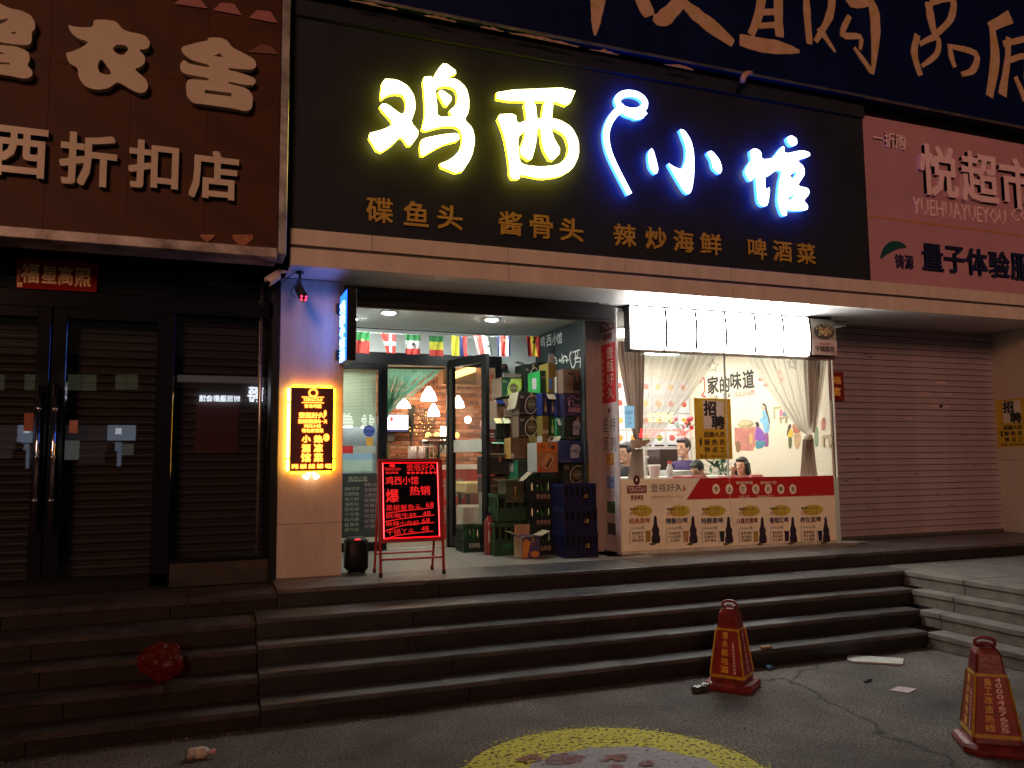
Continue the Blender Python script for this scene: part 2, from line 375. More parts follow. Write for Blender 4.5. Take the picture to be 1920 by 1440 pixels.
for i in range(4):
    x1 = XE[i]
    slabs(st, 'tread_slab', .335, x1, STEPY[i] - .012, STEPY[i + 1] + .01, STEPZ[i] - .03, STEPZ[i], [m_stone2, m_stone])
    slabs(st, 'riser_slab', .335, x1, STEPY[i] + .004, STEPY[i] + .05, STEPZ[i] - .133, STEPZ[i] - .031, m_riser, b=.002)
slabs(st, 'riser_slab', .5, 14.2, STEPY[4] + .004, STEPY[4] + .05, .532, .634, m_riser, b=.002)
bm = MB(); bm.box(.335, 5.75, 5.3, 6.33, 0, .1); bm.build('step_core', m_groove, st)
pl = sroot('shop_platform', (.5, 6.28, 0))
slabs(pl, 'edge_slab', .5, 14.2, STEPY[4] - .012, 6.86, .635, PZ, [m_stone2, m_stone], .9, 1.3)
bm = MB(); bm.box(.5, 14.2, 6.34, 12, .0, .634); bm.build('platform_core', m_groove, pl)
m_tile = mat('entrance floor tile', (.22, .21, .18), .3, var=.12, scale=2, bump=.02)
x = 1.06
while x < 3.6:
    y = 6.862
    while y < 10.1:
        bm = MB(); bm.bbox(x + .001, min(x + .599, 6.9), y, y + .598, .645, PZ, .002); bm.build('floor_tile', m_tile, pl, loc=(x, y, .645)); y += .6
    x += .6
bm = MB(); bm.box(3.67, 6.9, 7.05, 10.3, .635, PZ); bm.build('dining_floor', m_tile, pl)
bm = MB(); bm.box(6.75, 14.2, 6.862, 7.5, .635, PZ - .001); bm.box(.5, 1.059, 6.862, 8.7, .635, PZ - .001); bm.build('rear_floor', m_stone, pl)
# left neighbour's steps, a little lower and dirtier
sl = sroot('side_steps', (-2, 5.25, 0))
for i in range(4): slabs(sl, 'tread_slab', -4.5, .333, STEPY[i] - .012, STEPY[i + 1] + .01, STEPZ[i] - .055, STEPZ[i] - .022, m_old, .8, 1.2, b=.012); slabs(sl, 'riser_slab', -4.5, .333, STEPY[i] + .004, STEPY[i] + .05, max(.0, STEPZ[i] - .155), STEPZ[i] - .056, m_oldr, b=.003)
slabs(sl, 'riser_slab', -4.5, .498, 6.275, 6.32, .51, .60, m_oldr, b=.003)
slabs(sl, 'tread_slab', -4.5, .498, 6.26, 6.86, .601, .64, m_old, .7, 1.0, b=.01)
bm = MB(); bm.box(-4.5, .33, 5.3, 6.3, 0, .08); bm.box(-4.5, .498, 6.33, 7.4, 0, .6); bm.build('step_core', m_groove, sl)
# concrete steps running towards the street on the other side
sr_ = sroot('concrete_steps', (5.7, 4, 0)); XS = [5.70, 5.87, 6.03, 6.17, 14.2]
for i in range(4):
    y = -1.0
    while y < STEPY[i] - .02 if i < 3 else y < 6.28:
        ye = min(y + 1.25, (STEPY[i] - .014) if i < 3 else 6.285)
        x1 = XS[i + 1] + .02 if i < 3 else 14.2
        bm = MB(); bm.bbox(XS[i], x1, y + .002, ye - .002, STEPZ[i] - .05, STEPZ[i], .008); bm.bbox(XS[i] + .012, XS[i] + .1, y + .002, ye - .002, max(0, STEPZ[i] - .134), STEPZ[i] - .051, .004)
        bm.build('step_block', m_conc, sr_, loc=(XS[i], y, STEPZ[i] - .133)); y = ye
bm = MB(); bm.box(6.2, 14.2, -1, 6.28, 0, .475); bm.box(5.9, 6.3, -1, 6.2, 0, .2); bm.build('step_core', m_groove, sr_)

# ================================================================== facade: canopy fascia, soffit, pillar
ca = thing('canopy', 'long cream clad canopy band with a dark groove above the shop windows', 'canopy', (.56, 6.4, 3.15))
jx = [.56, 1.21, 2.40, 3.55, 4.72, 5.70, 6.48, 7.7, 8.9, 10.1, 11.3, 12.5, 14.2]
for i in range(len(jx) - 1):
    a, b = jx[i] + .0015, jx[i + 1] - .0015
    bm = MB(); bm.bbox(a, b, 6.41, 6.46, 3.325, 3.455, .003); bm.build('upper_panel', m_paint, ca, loc=(a, 6.4, 3.3))
for i in range(0, len(jx) - 1, 2):
    a, b = jx[i] + .0015, jx[min(i + 2, len(jx) - 1)] - .0015
    bm = MB(); bm.bbox(a, b, 6.385, 6.46, 3.15, 3.293, .004); bm.build('lower_panel', m_paint, ca, loc=(a, 6.4, 3.1))
bm = MB(); bm.box(.56, 14.2, 6.43, 6.46, 3.28, 3.34); bm.build('groove', m_groove, ca)
m_soff = mat('aluminium soffit', (.62, .60, .60), .32, .35, var=.06, scale=2, bump=.05, bscale=3)
sx = .56; k = 0
while sx < 14:
    e = sx + 1.2
    bm = MB(); bm.bbox(sx + .002, e - .002, 6.461, 7.0, 3.152, 3.17, .002); bm.build('soffit_panel', m_soff, ca, loc=(sx, 6.5, 3.15)); sx = e
bm = MB(); bm.box(.56, 1.06, 6.99, 7.3, 3.15, 3.17); bm.box(3.6, 14.2, 7.0, 7.42, 3.153, 3.17); bm.build('soffit_back', m_soff, ca)
pi = thing('pillar', 'cream clad pillar between the shutters and the restaurant entrance', 'pillar', (.8, 6.86, PZ))
for z0, z1 in ((PZ, 1.10), (1.10, 3.15)):
    bm = MB(); bm.bbox(.53, 1.06, 6.86, 7.3, z0 + (.001 if z0 > 1 else 0), z1 - .001, .003); bm.build('cladding_panel', m_paintp, pi, loc=(.8, 6.86, z0))
# mass of the building behind the signs (plain block)
bd = thing('shop_building', 'dark block of the building behind the shop signs', 'building', (5, 8, 3.2))
bm = MB(); bm.box(-5, 14.3, 6.58, 12.5, 3.52, 9.5); bm.box(1.06, 3.58, 7.0, 8.75, 3.13, 3.5); bm.box(-5, .5, 7.35, 12, .6, 3.5); bm.box(6.9, 14.3, 7.5, 12, .6, 3.5); bm.box(1.0, 3.6, 8.76, 10.3, 3.2, 3.5); bm.box(3.6, 7, 7.1, 10.3, 3.2, 3.5); bm.box(.5, 14.3, 7.45, 7.6, 3.17, 3.5)
bm.build('wall', m_groove, bd)

# ================================================================== main sign board
YS = 6.44
m_board = mat('matt black sign board', (.020, .026, .036), .5, var=.15, scale=3, spec=.12)
ms_ = thing('restaurant_sign', 'black sign board with glowing yellow and blue characters above the canopy', 'sign', (3.5, YS, 3.46))
bm = MB(); bm.box(.57, 6.512, YS, 6.57, 3.457, 5.38); bm.build('board', m_board, ms_)
bm = MB(); bm.box(.57, 6.512, YS - .035, YS - .001, 5.24, 5.38); bm.build('top_rail', m_board, ms_)
e_y = emis('yellow channel letter face', (1, .93, .42), 5.0); e_ys = emis('yellow channel letter side', (1, .74, .01), 9)
e_b = emis('blue channel letter face', (.72, .84, 1), 5.0); e_bs = emis('blue channel letter side', (.012, .065, 1), 14)
Z3 = lambda pts: pp(pts, YS - .06, 640, 80, 3.2)
Z4 = lambda pts: pp(pts, YS - .06, 1100, 100, 3.429)
D0, D1 = .03, .075
def letter(name, polys, mats, strokes=()):
    bm = MB()
    for i, lp in enumerate(polys): bm.prism(lp, FY(YS), D0, D1 + .001 * i, 0, 1)
    for i, (P, W) in enumerate(strokes): bm.stroke(P, W, FY(YS), D0, D1 + .001 * (i + len(polys)), 0, 1)
    bm.build(name, mats, ms_)
SL = lambda L, k=1: smooth_loop(L, k)
letter('letter', [[SL(Z3([(245, 220), (330, 225), (395, 260), (435, 320), (445, 390), (430, 440), (415, 480), (470, 545), (405, 635), (355, 560), (300, 620), (220, 670), (150, 550), (250, 525), (315, 490), (225, 390), (245, 368), (275, 372), (365, 440), (385, 400), (385, 350), (365, 315), (320, 308), (270, 320), (230, 350)]))],
    [SL(Z3([(485, 210), (540, 205), (545, 225), (575, 165), (615, 120), (700, 183), (625, 215), (690, 222), (745, 270), (765, 340), (762, 420), (735, 465), (785, 515), (800, 590), (780, 690), (710, 795), (570, 738), (660, 700), (715, 640), (725, 580), (715, 530), (680, 505), (600, 505), (475, 540), (500, 450), (497, 330)])),
     SL(Z3([(560, 275), (625, 262), (680, 280), (697, 330), (685, 380), (640, 415), (675, 445), (575, 450), (572, 380)]))],
    [SL(Z3([(600, 285), (668, 335), (625, 395), (575, 300)]))], [SL(Z3([(480, 580), (600, 555), (700, 545), (705, 590), (620, 610), (560, 640), (475, 692), (470, 620)]))]], [e_y, e_ys])
letter('letter', [[SL(Z3([(930, 290), (1410, 270), (1362, 385), (1275, 355), (930, 352)]))],
    [SL(Z3([(925, 435), (1042, 428), (1052, 490), (1110, 470), (1200, 455), (1300, 462), (1380, 510), (1420, 590), (1422, 680), (1385, 760), (1310, 805), (1200, 820), (1100, 800), (1067, 795), (1067, 822), (1010, 820), (1000, 700), (975, 560)])),
     SL(Z3([(1055, 565), (1100, 535), (1200, 515), (1280, 520), (1340, 560), (1362, 630), (1350, 690), (1300, 735), (1200, 748), (1110, 740), (1065, 720)]))],
    [SL(Z3([(1092, 354), (1160, 354), (1175, 500), (1165, 610), (1135, 720), (1060, 665), (1100, 560), (1108, 450)]))],
    [SL(Z3([(1213, 354), (1268, 354), (1258, 470), (1262, 560), (1318, 657), (1255, 722), (1205, 640), (1190, 520), (1200, 450)]))]], [e_y, e_ys])
ringP = [(283 + 88 * math.cos(a) - 8 * math.sin(a), 318 + 56 * math.sin(a) + 14 * math.cos(a)) for a in [2 * math.pi * i / 28 for i in range(29)]]
pxw = (onY(1010, 200, YS).x - onY(1000, 200, YS).x) / 10 / 3.429
stem = spline([(240, 350), (190, 380), (145, 440), (122, 520), (135, 620), (180, 730), (272, 908)], 5)
letter('letter', [], [e_b, e_bs], [(Z4(ringP), [42 * pxw] * 29), (Z4(stem), [(46 - 12 * i / len(stem)) * pxw for i in range(len(stem))]), (Z4(spline([(205, 350), (245, 385), (300, 400), (345, 395), (372, 375)], 4)), [x * pxw for x in [40] * 8 + [55] * 5 + [40] * 4])])
letter('letter', [[SL(Z4([(408, 615), (422, 620), (440, 680), (456, 745), (448, 776), (430, 778), (400, 740), (390, 680), (392, 640)]))],
    [SL(Z4([(590, 490), (625, 498), (665, 560), (685, 640), (686, 780), (672, 880), (650, 912), (620, 890), (560, 790), (512, 705), (560, 735), (608, 752), (632, 690), (635, 610), (605, 530)]))],
    [SL(Z4([(765, 640), (800, 628), (850, 690), (866, 750), (850, 782), (805, 742), (795, 690)]))]], [e_b, e_bs])
letter('letter', [[SL(Z4([(1042, 630), (1075, 612), (1115, 632), (1120, 685), (1190, 680), (1245, 605), (1264, 600), (1264, 650), (1380, 625), (1428, 640), (1430, 665), (1345, 690), (1390, 730), (1397, 780), (1370, 820), (1350, 855), (1420, 870), (1427, 905), (1388, 950), (1418, 980), (1412, 1012), (1310, 1015), (1282, 1003), (1280, 1048), (1250, 1045), (1220, 960), (1232, 830), (1250, 762), (1215, 750), (1165, 790), (1140, 800), (1145, 880), (1175, 860), (1160, 980), (1125, 988), (1095, 960), (1085, 850), (1080, 792), (1045, 832), (1008, 765), (1030, 720), (1055, 690)])),
     Z4([(1298, 790), (1332, 760), (1345, 775), (1320, 812)]), Z4([(1292, 932), (1325, 905), (1320, 935), (1290, 950)])],
    [SL(Z4([(1278, 545), (1310, 530), (1345, 552), (1347, 590), (1310, 602), (1290, 580)]))]], [e_b, e_bs])
m_gold = mat('gold flat lettering', (.46, .30, .05), .45, 0., var=.12, scale=14)
gz0, gz1 = onY(735, 420, YS).z, onY(687, 370, YS).z
for ch, a, b in [('碟', 687, 735), ('鱼', 757, 802), ('头', 820, 865), ('酱', 935, 977), ('骨', 993, 1034), ('头', 1050, 1091), ('辣', 1151, 1190), ('炒', 1210, 1247), ('海', 1262, 1298), ('鲜', 1312, 1350), ('啤', 1401, 1435), ('酒', 1449, 1482), ('菜', 1493, 1526)]:
    bm = MB(); ym = 395 + (a - 711) * .106
    bm.text(ch, onY(a, ym, YS).x, onY(b, ym, YS).x, gz0, gz1, FY(YS), 0.001, .02, .022); bm.build('gold_letter', m_gold, ms_)

# ================================================================== navy board above
YN = 6.30
nb = thing('navy_billboard', 'navy billboard with torn gold brush lettering above the restaurant sign', 'billboard', (5, YN, 5.42))
m_navy = mat('navy vinyl', (.002, .008, .055), .5, var=.25, scale=2, spec=.15); m_brush = mat('faded gold vinyl', (.66, .48, .16), .6, var=.3, scale=9, c2=(.62, .42, .36))
m_torn = mat('torn pale vinyl edge', (.38, .25, .20), .8, var=.4, scale=20)
bm = MB(); bm.box(.57, 14.2, YN, 6.57, 5.43, 8.6); bm.build('panel', m_navy, nb)
bm = MB(); bm.bbox(.57, 14.2, YN - .004, YN + .015, 5.405, 5.428, .002); bm.build('edge_trim', m_steel, nb)
rnd = random.Random(3)
for a, b in ((655, 745), (795, 855), (900, 945), (955, 1085), (1105, 1160), (1245, 1300)):
    P = []
    for i in range(9):
        x = a + (b - a) * i / 8; base = 3 + (x - 654) * .2035 - 2; P.append((x, base))
    Q = [(x, y - rnd.uniform(1, 7) * math.sin(math.pi * (i + .3) / 9)) for i, (x, y) in enumerate(P)]
    bm = MB(); bm.prism([pp(P + Q[::-1], YN)], FY(YN), .0, .004); bm.build('torn_strip', m_torn, nb)
bw = (onY(1500, 60, YN).x - onY(1490, 60, YN).x) / 10 / 2.2857
def Nst(lst):
    bm = MB()
    for i, (P, W) in enumerate(lst):
        Q = spline(pp(P, YN, 1080, 0, 2.2857), 4); n = len(Q); ww = []
        for k in range(n):
            t = k / (n - 1) * (len(W) - 1); j = min(int(t), len(W) - 2); ww.append((W[j] + (W[j + 1] - W[j]) * (t - j)) * bw * 1.22 * rnd.uniform(.9, 1.1))
        bm.stroke(Q, ww, FY(YN), 0, .005 + .0012 * i)
    bm.build('brush_letter', m_brush, nb)
Nst([([(95, -120), (92, 0), (85, 90), (80, 152)], [44, 40, 26, 6])])
Nst([([(250, -140), (275, -20), (315, 70)], [20, 46, 34]), ([(470, -80), (440, 10), (370, 82), (330, 75)], [26, 34, 44, 20]), ([(400, -40), (510, 60), (600, 130), (672, 188)], [20, 40, 42, 22])])
Nst([([(800, -40), (780, 70), (748, 150)], [26, 28, 22]), ([(868, -90), (866, 60), (872, 160)], [34, 30, 28]), ([(790, 55), (862, 50)], [18, 18]), ([(780, 112), (866, 108)], [18, 18]), ([(700, 172), (790, 195), (870, 205), (955, 222)], [34, 44, 40, 10])])
Nst([([(985, -40), (990, 70), (1000, 190)], [20, 26, 20]), ([(1098, -30), (1085, 70), (1025, 180)], [24, 26, 14]), ([(1040, 120), (1110, 225)], [26, 8]), ([(1150, -60), (1180, 10), (1262, 15), (1282, 130), (1270, 320)], [20, 34, 34, 38, 8]), ([(1265, 310), (1190, 205)], [22, 10]), ([(1170, 70), (1140, 150), (1215, 160), (1215, 215)], [16, 20, 18, 10])])
Nst([([(1510, 10), (1520, 80), (1535, 150)], [30, 30, 18]), ([(1515, 15), (1610, -5), (1605, 80), (1545, 145)], [16, 26, 24, 18]), ([(1462, 150), (1448, 230), (1475, 325)], [22, 26, 18]), ([(1470, 190), (1545, 160), (1545, 230), (1480, 285)], [16, 20, 20, 14]), ([(1598, 190), (1608, 250), (1622, 290)], [18, 20, 16]), ([(1600, 200), (1710, 232), (1700, 300), (1650, 320)], [14, 24, 24, 16])])
Nst([([(1862, 72), (1770, 118)], [44, 30]), ([(1780, 110), (1795, 250), (1770, 415)], [22, 40, 30]), ([(1830, 190), (1935, 165)], [22, 20]), ([(1850, 160), (1848, 250), (1825, 410)], [18, 24, 34]), ([(1850, 262), (1925, 245), (1925, 340)], [18, 20, 18]), ([(1880, 330), (1925, 430)], [16, 30])])
Nst([([(1990, -60), (2000, 150), (1980, 330)], [30, 34, 20]), ([(2040, 60), (2160, 90), (2200, 330)], [30, 34, 20])])
co = thing('hose_stub', 'pale crooked pipe stub poking over the edge of the navy billboard', 'pipe', onY(1398, 150, 6.26))
bm = MB(); bm.tube([onY(x, y, 6.25) for x, y in ((1392, 153), (1394, 144), (1400, 138), (1409, 137))], [.028, .03, .028, .022], 10); bm.build('pipe', mat('pink plastic pipe', (.45, .25, .2), .5), co, True)

# ================================================================== pink sign
pk = thing('pink_sign', 'salmon pink shop sign with raised characters beside the black sign', 'sign', (8, 6.45, 3.46))
m_pink = mat('salmon pink panel', (.46, .25, .31), .5, var=.1, scale=1.5); m_pl = mat('raised pale pink letters', (.85, .64, .74), .45, var=.05); m_nv = mat('dark navy letters', (.012, .02, .07), .4, var=0)
x = 6.514
while x < 14: bm = MB(); bm.box(x, x + 2.438, YS + .01, 6.57, 3.457, 5.29); bm.build('panel', m_pink, pk, loc=(x, YS, 3.4)); x += 2.44
for t, r, mm, bo, dp in [('一折购', (1635, 250, 1695, 277), m_pl, .02, .02), ('悦', (1721, 278, 1789, 368), m_pl, .026, .04), ('超', (1798, 290, 1864, 380), m_pl, .026, .04), ('市', (1871, 302, 1935, 392), m_pl, .026, .04), ('YUEHUAYUEYOU', (1711, 382, 1884, 412), m_pl, .0, .012), ('COSMETICS', (1894, 400, 2020, 422), m_pl, .0, .012), ('铸源', (1678, 478, 1712, 504), m_nv, .02, .008)]:
    bm = MB(); bm.textpx(t, r, YS + .01, 0, dp, bo); bm.build('lettering' if len(t) > 1 else 'raised_letter', mm, pk)
for i, ch in enumerate('量子体验服务'):
    a = 1728 + i * 41.5; bm = MB(); bm.textpx(ch, (a, 459 + i * 4.6, a + 37, 507 + i * 4.6), YS + .01, 0, .025, .018); bm.build('raised_letter', m_nv, pk)
bm = MB(); q0, q1 = onY(1621, 403, YS), onY(2400, 497, YS); bm.rect(q0.x, 14, q0.z - .012, q0.z + .004, FY(YS + .01), 0, .004); bm.build('stripe', mat('orange stripe', (.5, .22, .05), .5), pk)
bm = MB(); bm.prism([SL(pp([(1649, 488), (1658, 462), (1672, 451), (1690, 453), (1703, 464), (1685, 466), (1668, 474)], YS))], FY(YS + .01), 0, .006); bm.build('leaf_logo', mat('logo green', (.01, .08, .07), .4), pk)

# ================================================================== brown sign on the left
YB = 6.30
bs = thing('brown_sign', 'brown tiled shop sign with pale rounded characters on the left', 'sign', (-1, YB, 3.2))
m_brown = mat('brown sign tile', (.060, .018, .006), .55, var=.35, scale=2.5, c2=(.10, .032, .009), spec=.2); m_cream = mat('cream acrylic letters', (.68, .60, .47), .12, var=.05, coat=.6)
nx = 0; x = .455
while x > -4.4:
    for k in range(5):
        z0 = 3.25 + k * .62
        bm = MB(); bm.bbox(x - .5295, x - .0005, YB + .01, 6.57, z0 + .0006, z0 + .6194, .0008); bm.build('sign_tile', m_brown, bs, loc=(x, YB, z0))
    x -= .53; nx += 1
bm = MB(); bm.bbox(.457, .522, YB - .03, 6.57, 3.20, 6.35, .004); bm.build('side_trim', m_steel, bs)
bm = MB(); bm.bbox(-4.4, .456, YB - .03, 6.57, 3.17, 3.249, .006); bm.build('bottom_trim', mat('dull steel trim', (.20, .17, .15), .5, .5, var=.7, scale=4, c2=(.5, .46, .44)), bs)
Z1 = lambda pts: pp(pts, YB - .05, 0, 0, 3.4286)
def bl(polys):
    bm = MB()
    for i, lp in enumerate(polys): bm.prism(lp, FY(YB), .0, .055 + .001 * i)
    bm.build('rounded_letter', m_cream, bs)
bl([[SL(Z1([(435, 158), (480, 175), (600, 180), (600, 128), (680, 128), (750, 140), (795, 200), (930, 225), (965, 270), (960, 305), (930, 320), (890, 320), (930, 360), (935, 400), (900, 435), (860, 445), (940, 510), (955, 560), (935, 595), (890, 600), (830, 570), (755, 525), (700, 570), (620, 580), (550, 560), (505, 500), (500, 435), (445, 410), (420, 340), (460, 335), (530, 305), (575, 270), (500, 250), (455, 210)]), 2),
     SL(Z1([(745, 290), (800, 290), (832, 315), (790, 360), (750, 345), (722, 315)])), SL(Z1([(650, 375), (720, 470), (700, 485), (640, 470), (625, 420)]))]])
bl([[SL(Z1([(1160, 305), (1270, 275), (1335, 262), (1340, 243), (1420, 243), (1465, 265), (1490, 305), (1560, 340), (1640, 385), (1648, 430), (1620, 450), (1540, 445), (1470, 438), (1470, 452), (1530, 465), (1620, 495), (1648, 520), (1630, 550), (1560, 545), (1465, 525), (1465, 538), (1590, 570), (1628, 620), (1620, 700), (1580, 718), (1510, 700), (1300, 670), (1240, 665), (1200, 620), (1195, 540), (1215, 508), (1342, 520), (1342, 502), (1210, 482), (1165, 465), (1155, 420), (1180, 385), (1220, 412), (1345, 437), (1345, 418), (1230, 388), (1180, 350)]), 1),
     Z1([(1370, 362), (1412, 343), (1437, 370)]), Z1([(1320, 578), (1490, 600), (1485, 622), (1315, 600)])]])
bl([[SL(Z1([(-220, 60), (-60, 0), (0, 25), (60, 55), (140, 70), (200, 100), (228, 150), (225, 190), (205, 205), (205, 270), (180, 295), (60, 283), (-120, 250), (-220, 240)])), Z1([(0, 128), (62, 118), (40, 140), (0, 160)]), Z1([(65, 215), (98, 203), (104, 222)])],
    [SL(Z1([(-200, 262), (0, 292), (100, 300), (180, 330), (195, 370), (185, 405), (175, 420), (212, 460), (205, 495), (160, 510), (60, 488), (-190, 450)])), Z1([(-60, 398), (65, 405), (62, 418), (-60, 412)]), Z1([(-60, 340), (0, 335), (40, 348), (0, 350), (-60, 352)])]])
for ch, r in [('鸡', (-98, 232, -15 - 10, 318)), ('西', (-10, 245, 89, 333)), ('折', (116, 257, 218, 350)), ('扣', (244, 271, 333, 356)), ('店', (357, 289, 445, 375))]:
    bm = MB(); bm.textpx(ch, r, YB, 0, .045, .030); bm.build('raised_letter', m_cream, bs)
m_petal = mat('dusty pink petal print', (.34, .12, .12), .5, var=.1)
for P in ([(1370, 65), (1420, 18), (1505, 25), (1555, 100)], [(1600, 115), (1650, 65), (1740, 75), (1785, 150)], [(1120, 25), (1180, -20), (1280, -15), (1335, 55)], [(1590, 335), (1680, 285), (1745, 300), (1790, 350)]):
    bm = MB(); bm.prism([pp(P, YB, 0, 0, 3.4286)], FY(YB), .0, .003); bm.build('petal_print', m_petal if P[0][1] < 200 else mat('brown petal print', (.15, .05, .03), .5), bs)
m_amb = mat('orange petal print', (.30, .09, .02), .4, var=.4, scale=20)
for P in ([(1070, 0), (1330, 0), (1340, 60), (1215, 150), (1150, 130), (1060, 40)], [(640, 0), (850, 0), (830, 40), (740, 100), (690, 60)]):
    bm = MB(); bm.prism([pp(P, YB, 280, 440, 6.857)], FY(YB), 0, .003); bm.build('petal_print', m_amb, bs)
# ================================================================== roller shutters
m_slat = mat('grey shutter slat', (.030, .027, .024), .6, .0, var=.2, scale=4); m_slatr = mat('mauve shutter slat', (.27, .225, .27), .45, .0, var=.25, scale=1.1, c2=(.36, .30, .33))
def slat_mesh(name, L, pitch, m):
    bm = MB(); P = [(0, .0), (-.005, pitch * .06), (-.009, pitch * .28), (-.007, pitch * .48), (-.002, pitch * .52), (-.005, pitch * .57), (-.008, pitch * .8), (-.004, pitch * .90), (.004, pitch * .925), (.014, pitch * .935)]
    V = [(0, y, z) for y, z in P] + [(L, y, z) for y, z in P]; n = len(P)
    bm.add(V, [(i, n + i, n + i + 1, i + 1) for i in range(n - 1)])
    o = bm.build(name, m); me = o.data; bpy.data.objects.remove(o); return me
def shutter(name, label, x0, x1, y, z0, z1, pitch, m, group=None):
    t = thing(name, label, 'roller shutter', (x0, y, z0), group); me = slat_mesh('slat', x1 - x0, pitch, m); z = z0; rn = random.Random(int(x0 * 10))
    bk = MB(); bk.box(x0, x1, y + .018, y + .024, z0, z1 + pitch); bk.build('backing', mat('shutter shadow gap', (.02, .018, .018), .9, var=0), t)  # dark sheet added behind the slats to paint shade in their gaps
    while z < z1:
        put(me, 'slat', t, (x0, y + rn.uniform(-.002, .002), z), rot=(rn.uniform(-.06, .06), 0, 0)); z += pitch
    return t
shutter('roller_shutter', 'grey slatted shutter behind the glass of the middle door leaf', -1.10, -.32, 7.06, .66, 3.24, .066, m_slat, 'shutters of the closed clothes shop')
shutter('roller_shutter', 'grey slatted shutter behind the glass leaf cut by the frame edge', -2.6, -1.12, 7.06, .66, 3.24, .066, m_slat, 'shutters of the closed clothes shop')
shutter('roller_shutter', 'grey slatted shutter with a dark red poster beside the cream pillar', -.29, .44, 7.06, .82, 3.24, .066, m_slat, 'shutters of the closed clothes shop')
rs = shutter('mauve_roller_shutter', 'wide scuffed mauve roller shutter between the window and the far pillar', 6.72, 9.29, 7.30, .70, 3.13, .0735, m_slatr)
bm = MB(); bm.bbox(6.72, 9.29, 7.275, 7.33, PZ, .70, .004); bm.build('bottom_bar', m_groove, rs)
bm = MB(); rn = random.Random(5)
for i in range(26):
    u = rn.uniform(6.8, 9.1); z = rn.uniform(.9, 2.9); w_ = rn.uniform(.02, .09); bm.rect(u, u + w_, z, z + rn.uniform(.006, .012), FY(7.289), 0, .0005)
o = bm.build('scuff_marks', mat('dark grime', (.09, .05, .05), .7), rs); o['kind'] = 'stuff'
bm = MB()
for a, b, c in ((8.3, 2.49, .17), (8.05, 2.35, .15), (8.45, 2.35, .12), (8.2, 2.2, .2), (7.8, 2.05, .1), (8.35, 2.2, .16)): bm.rect(a, a + c, b, b + .03, FY(7.289), 0, .0006)
o = bm.build('worn_patches', mat('worn shiny patch', (.50, .38, .42), .3, .3), rs); o['kind'] = 'stuff'
# ---- closed shop front
fs = thing('closed_shop_front', 'black framed glass front of the closed clothes shop on the left', 'shop front', (-.8, 6.9, .64))
def fr(x0, x1, z0, z1, y0=6.87, y1=6.97, name='frame_bar', m=None):
    bm = MB(); bm.bbox(x0, x1, y0, y1, z0, z1, .004); return bm.build(name, m or m_blackgloss, fs)
fr(-4.4, .50, 2.80, 2.93); fr(-.405, -.275, .66, 2.80); fr(.44, .505, .83, 3.22); fr(-.35, -.28, 2.93, 3.22); fr(-4.4, -.28, .641, .76)
fr(-1.235, -1.145, .76, 2.80); fr(-1.135, -1.035, .76, 2.80)
fr(-1.035, -.405, 2.72, 2.80); fr(-4.4, -1.235, 2.72, 2.80)
fr(-.275, .44, .83, .86); bm = MB(); bm.bbox(-.40, .505, 6.90, 7.1, .64, .829, .003); bm.build('stone_base', m_old, fs)
bm = MB(); bm.bbox(.47, .53, 6.84, 7.2, .64, 3.24, .003); bm.build('side_post', m_black, fs)
for a, b, c, d in ((-1.035, -.405, .76, 2.72), (-3.2, -1.235, .76, 2.72), (-.275, .44, .86, 2.80), (-.28, .44, 2.93, 3.2), (-3.2, -.35, 2.93, 3.2)):
    bm = MB(); bm.box(a, b, 6.925, 6.931, c, d); bm.build('glass_pane', m_glass2, fs)
bm = MB(); bm.tube([(.385, 6.90, .85), (.385, 6.90, 3.1)], .014, 10); bm.build('drain_pipe', m_steel, fs, True)
for x in (-1.19, -1.085):
    h = MB(); h.tube([(x, 6.80, 1.12), (x, 6.80, 2.20)], .016, 12)
    for z in (1.34, 1.66, 2.02): h.tube([(x, 6.80, z), (x, 6.87, z)], .010, 8); h.tube([(x, 6.80, z - .012), (x, 6.80, z + .012)], .023, 12)
    h.build('door_handle', m_chrome, fs, True)
def poster(name, label, r, Y, m, cat='poster', group=None, dep=.003):
    bm = MB(); bm.rectpx(r, Y, 0, dep); o = bm.build(name, m); return tag(o, label, cat, group)
poster('paper_notice', 'small brown notice taped left of the chrome door handles', (45, 775, 70, 808), 6.923, mat('faded orange paper', (.28, .10, .06), .8), 'notice')
poster('paper_notice', 'small crumpled pale notice taped right of the chrome door handles', (130, 788, 146, 812), 6.923, mat('faded pale paper', (.34, .16, .11), .8), 'notice')
poster('red_poster', 'plain dark red poster on the shutter beside the cream pillar', (366, 752, 447, 850), 7.045, mat('very dark red paper', (.055, .006, .008), .6))
rb = thing('red_banner', 'red paper banner with gold brush characters above the closed shop door', 'banner', onY(107, 512, 6.86))
bm = MB(); bm.prism([pp([(32, 482), (184, 494), (181, 548), (30, 540)], 6.86)], FY(6.86), 0, .004); bm.build('paper', mat('glossy red paper', (.22, .010, .008), .7, var=.2, spec=.1), rb)
mg = mat('gold foil', (.85, .42, .07), .35, .0, var=.45, scale=30, c2=(1, .6, .15))
for ch, r in [('福', (40, 495, 73, 530)), ('星', (79, 500, 106, 531)), ('高', (110, 500, 137, 534)), ('照', (141, 504, 170, 537))]:
    bm = MB(); bm.textpx(ch, r, 6.856, 0, .003, .035); bm.build('gold_character', mg, rb)
bm = MB(); bm.textpx('吉祥如意', (32, 502, 38, 528), 6.856, 0, .001); bm.textpx('囍', (32, 529, 42, 538), 6.856, 0, .001, .03); bm.build('small_print', mg, rb)

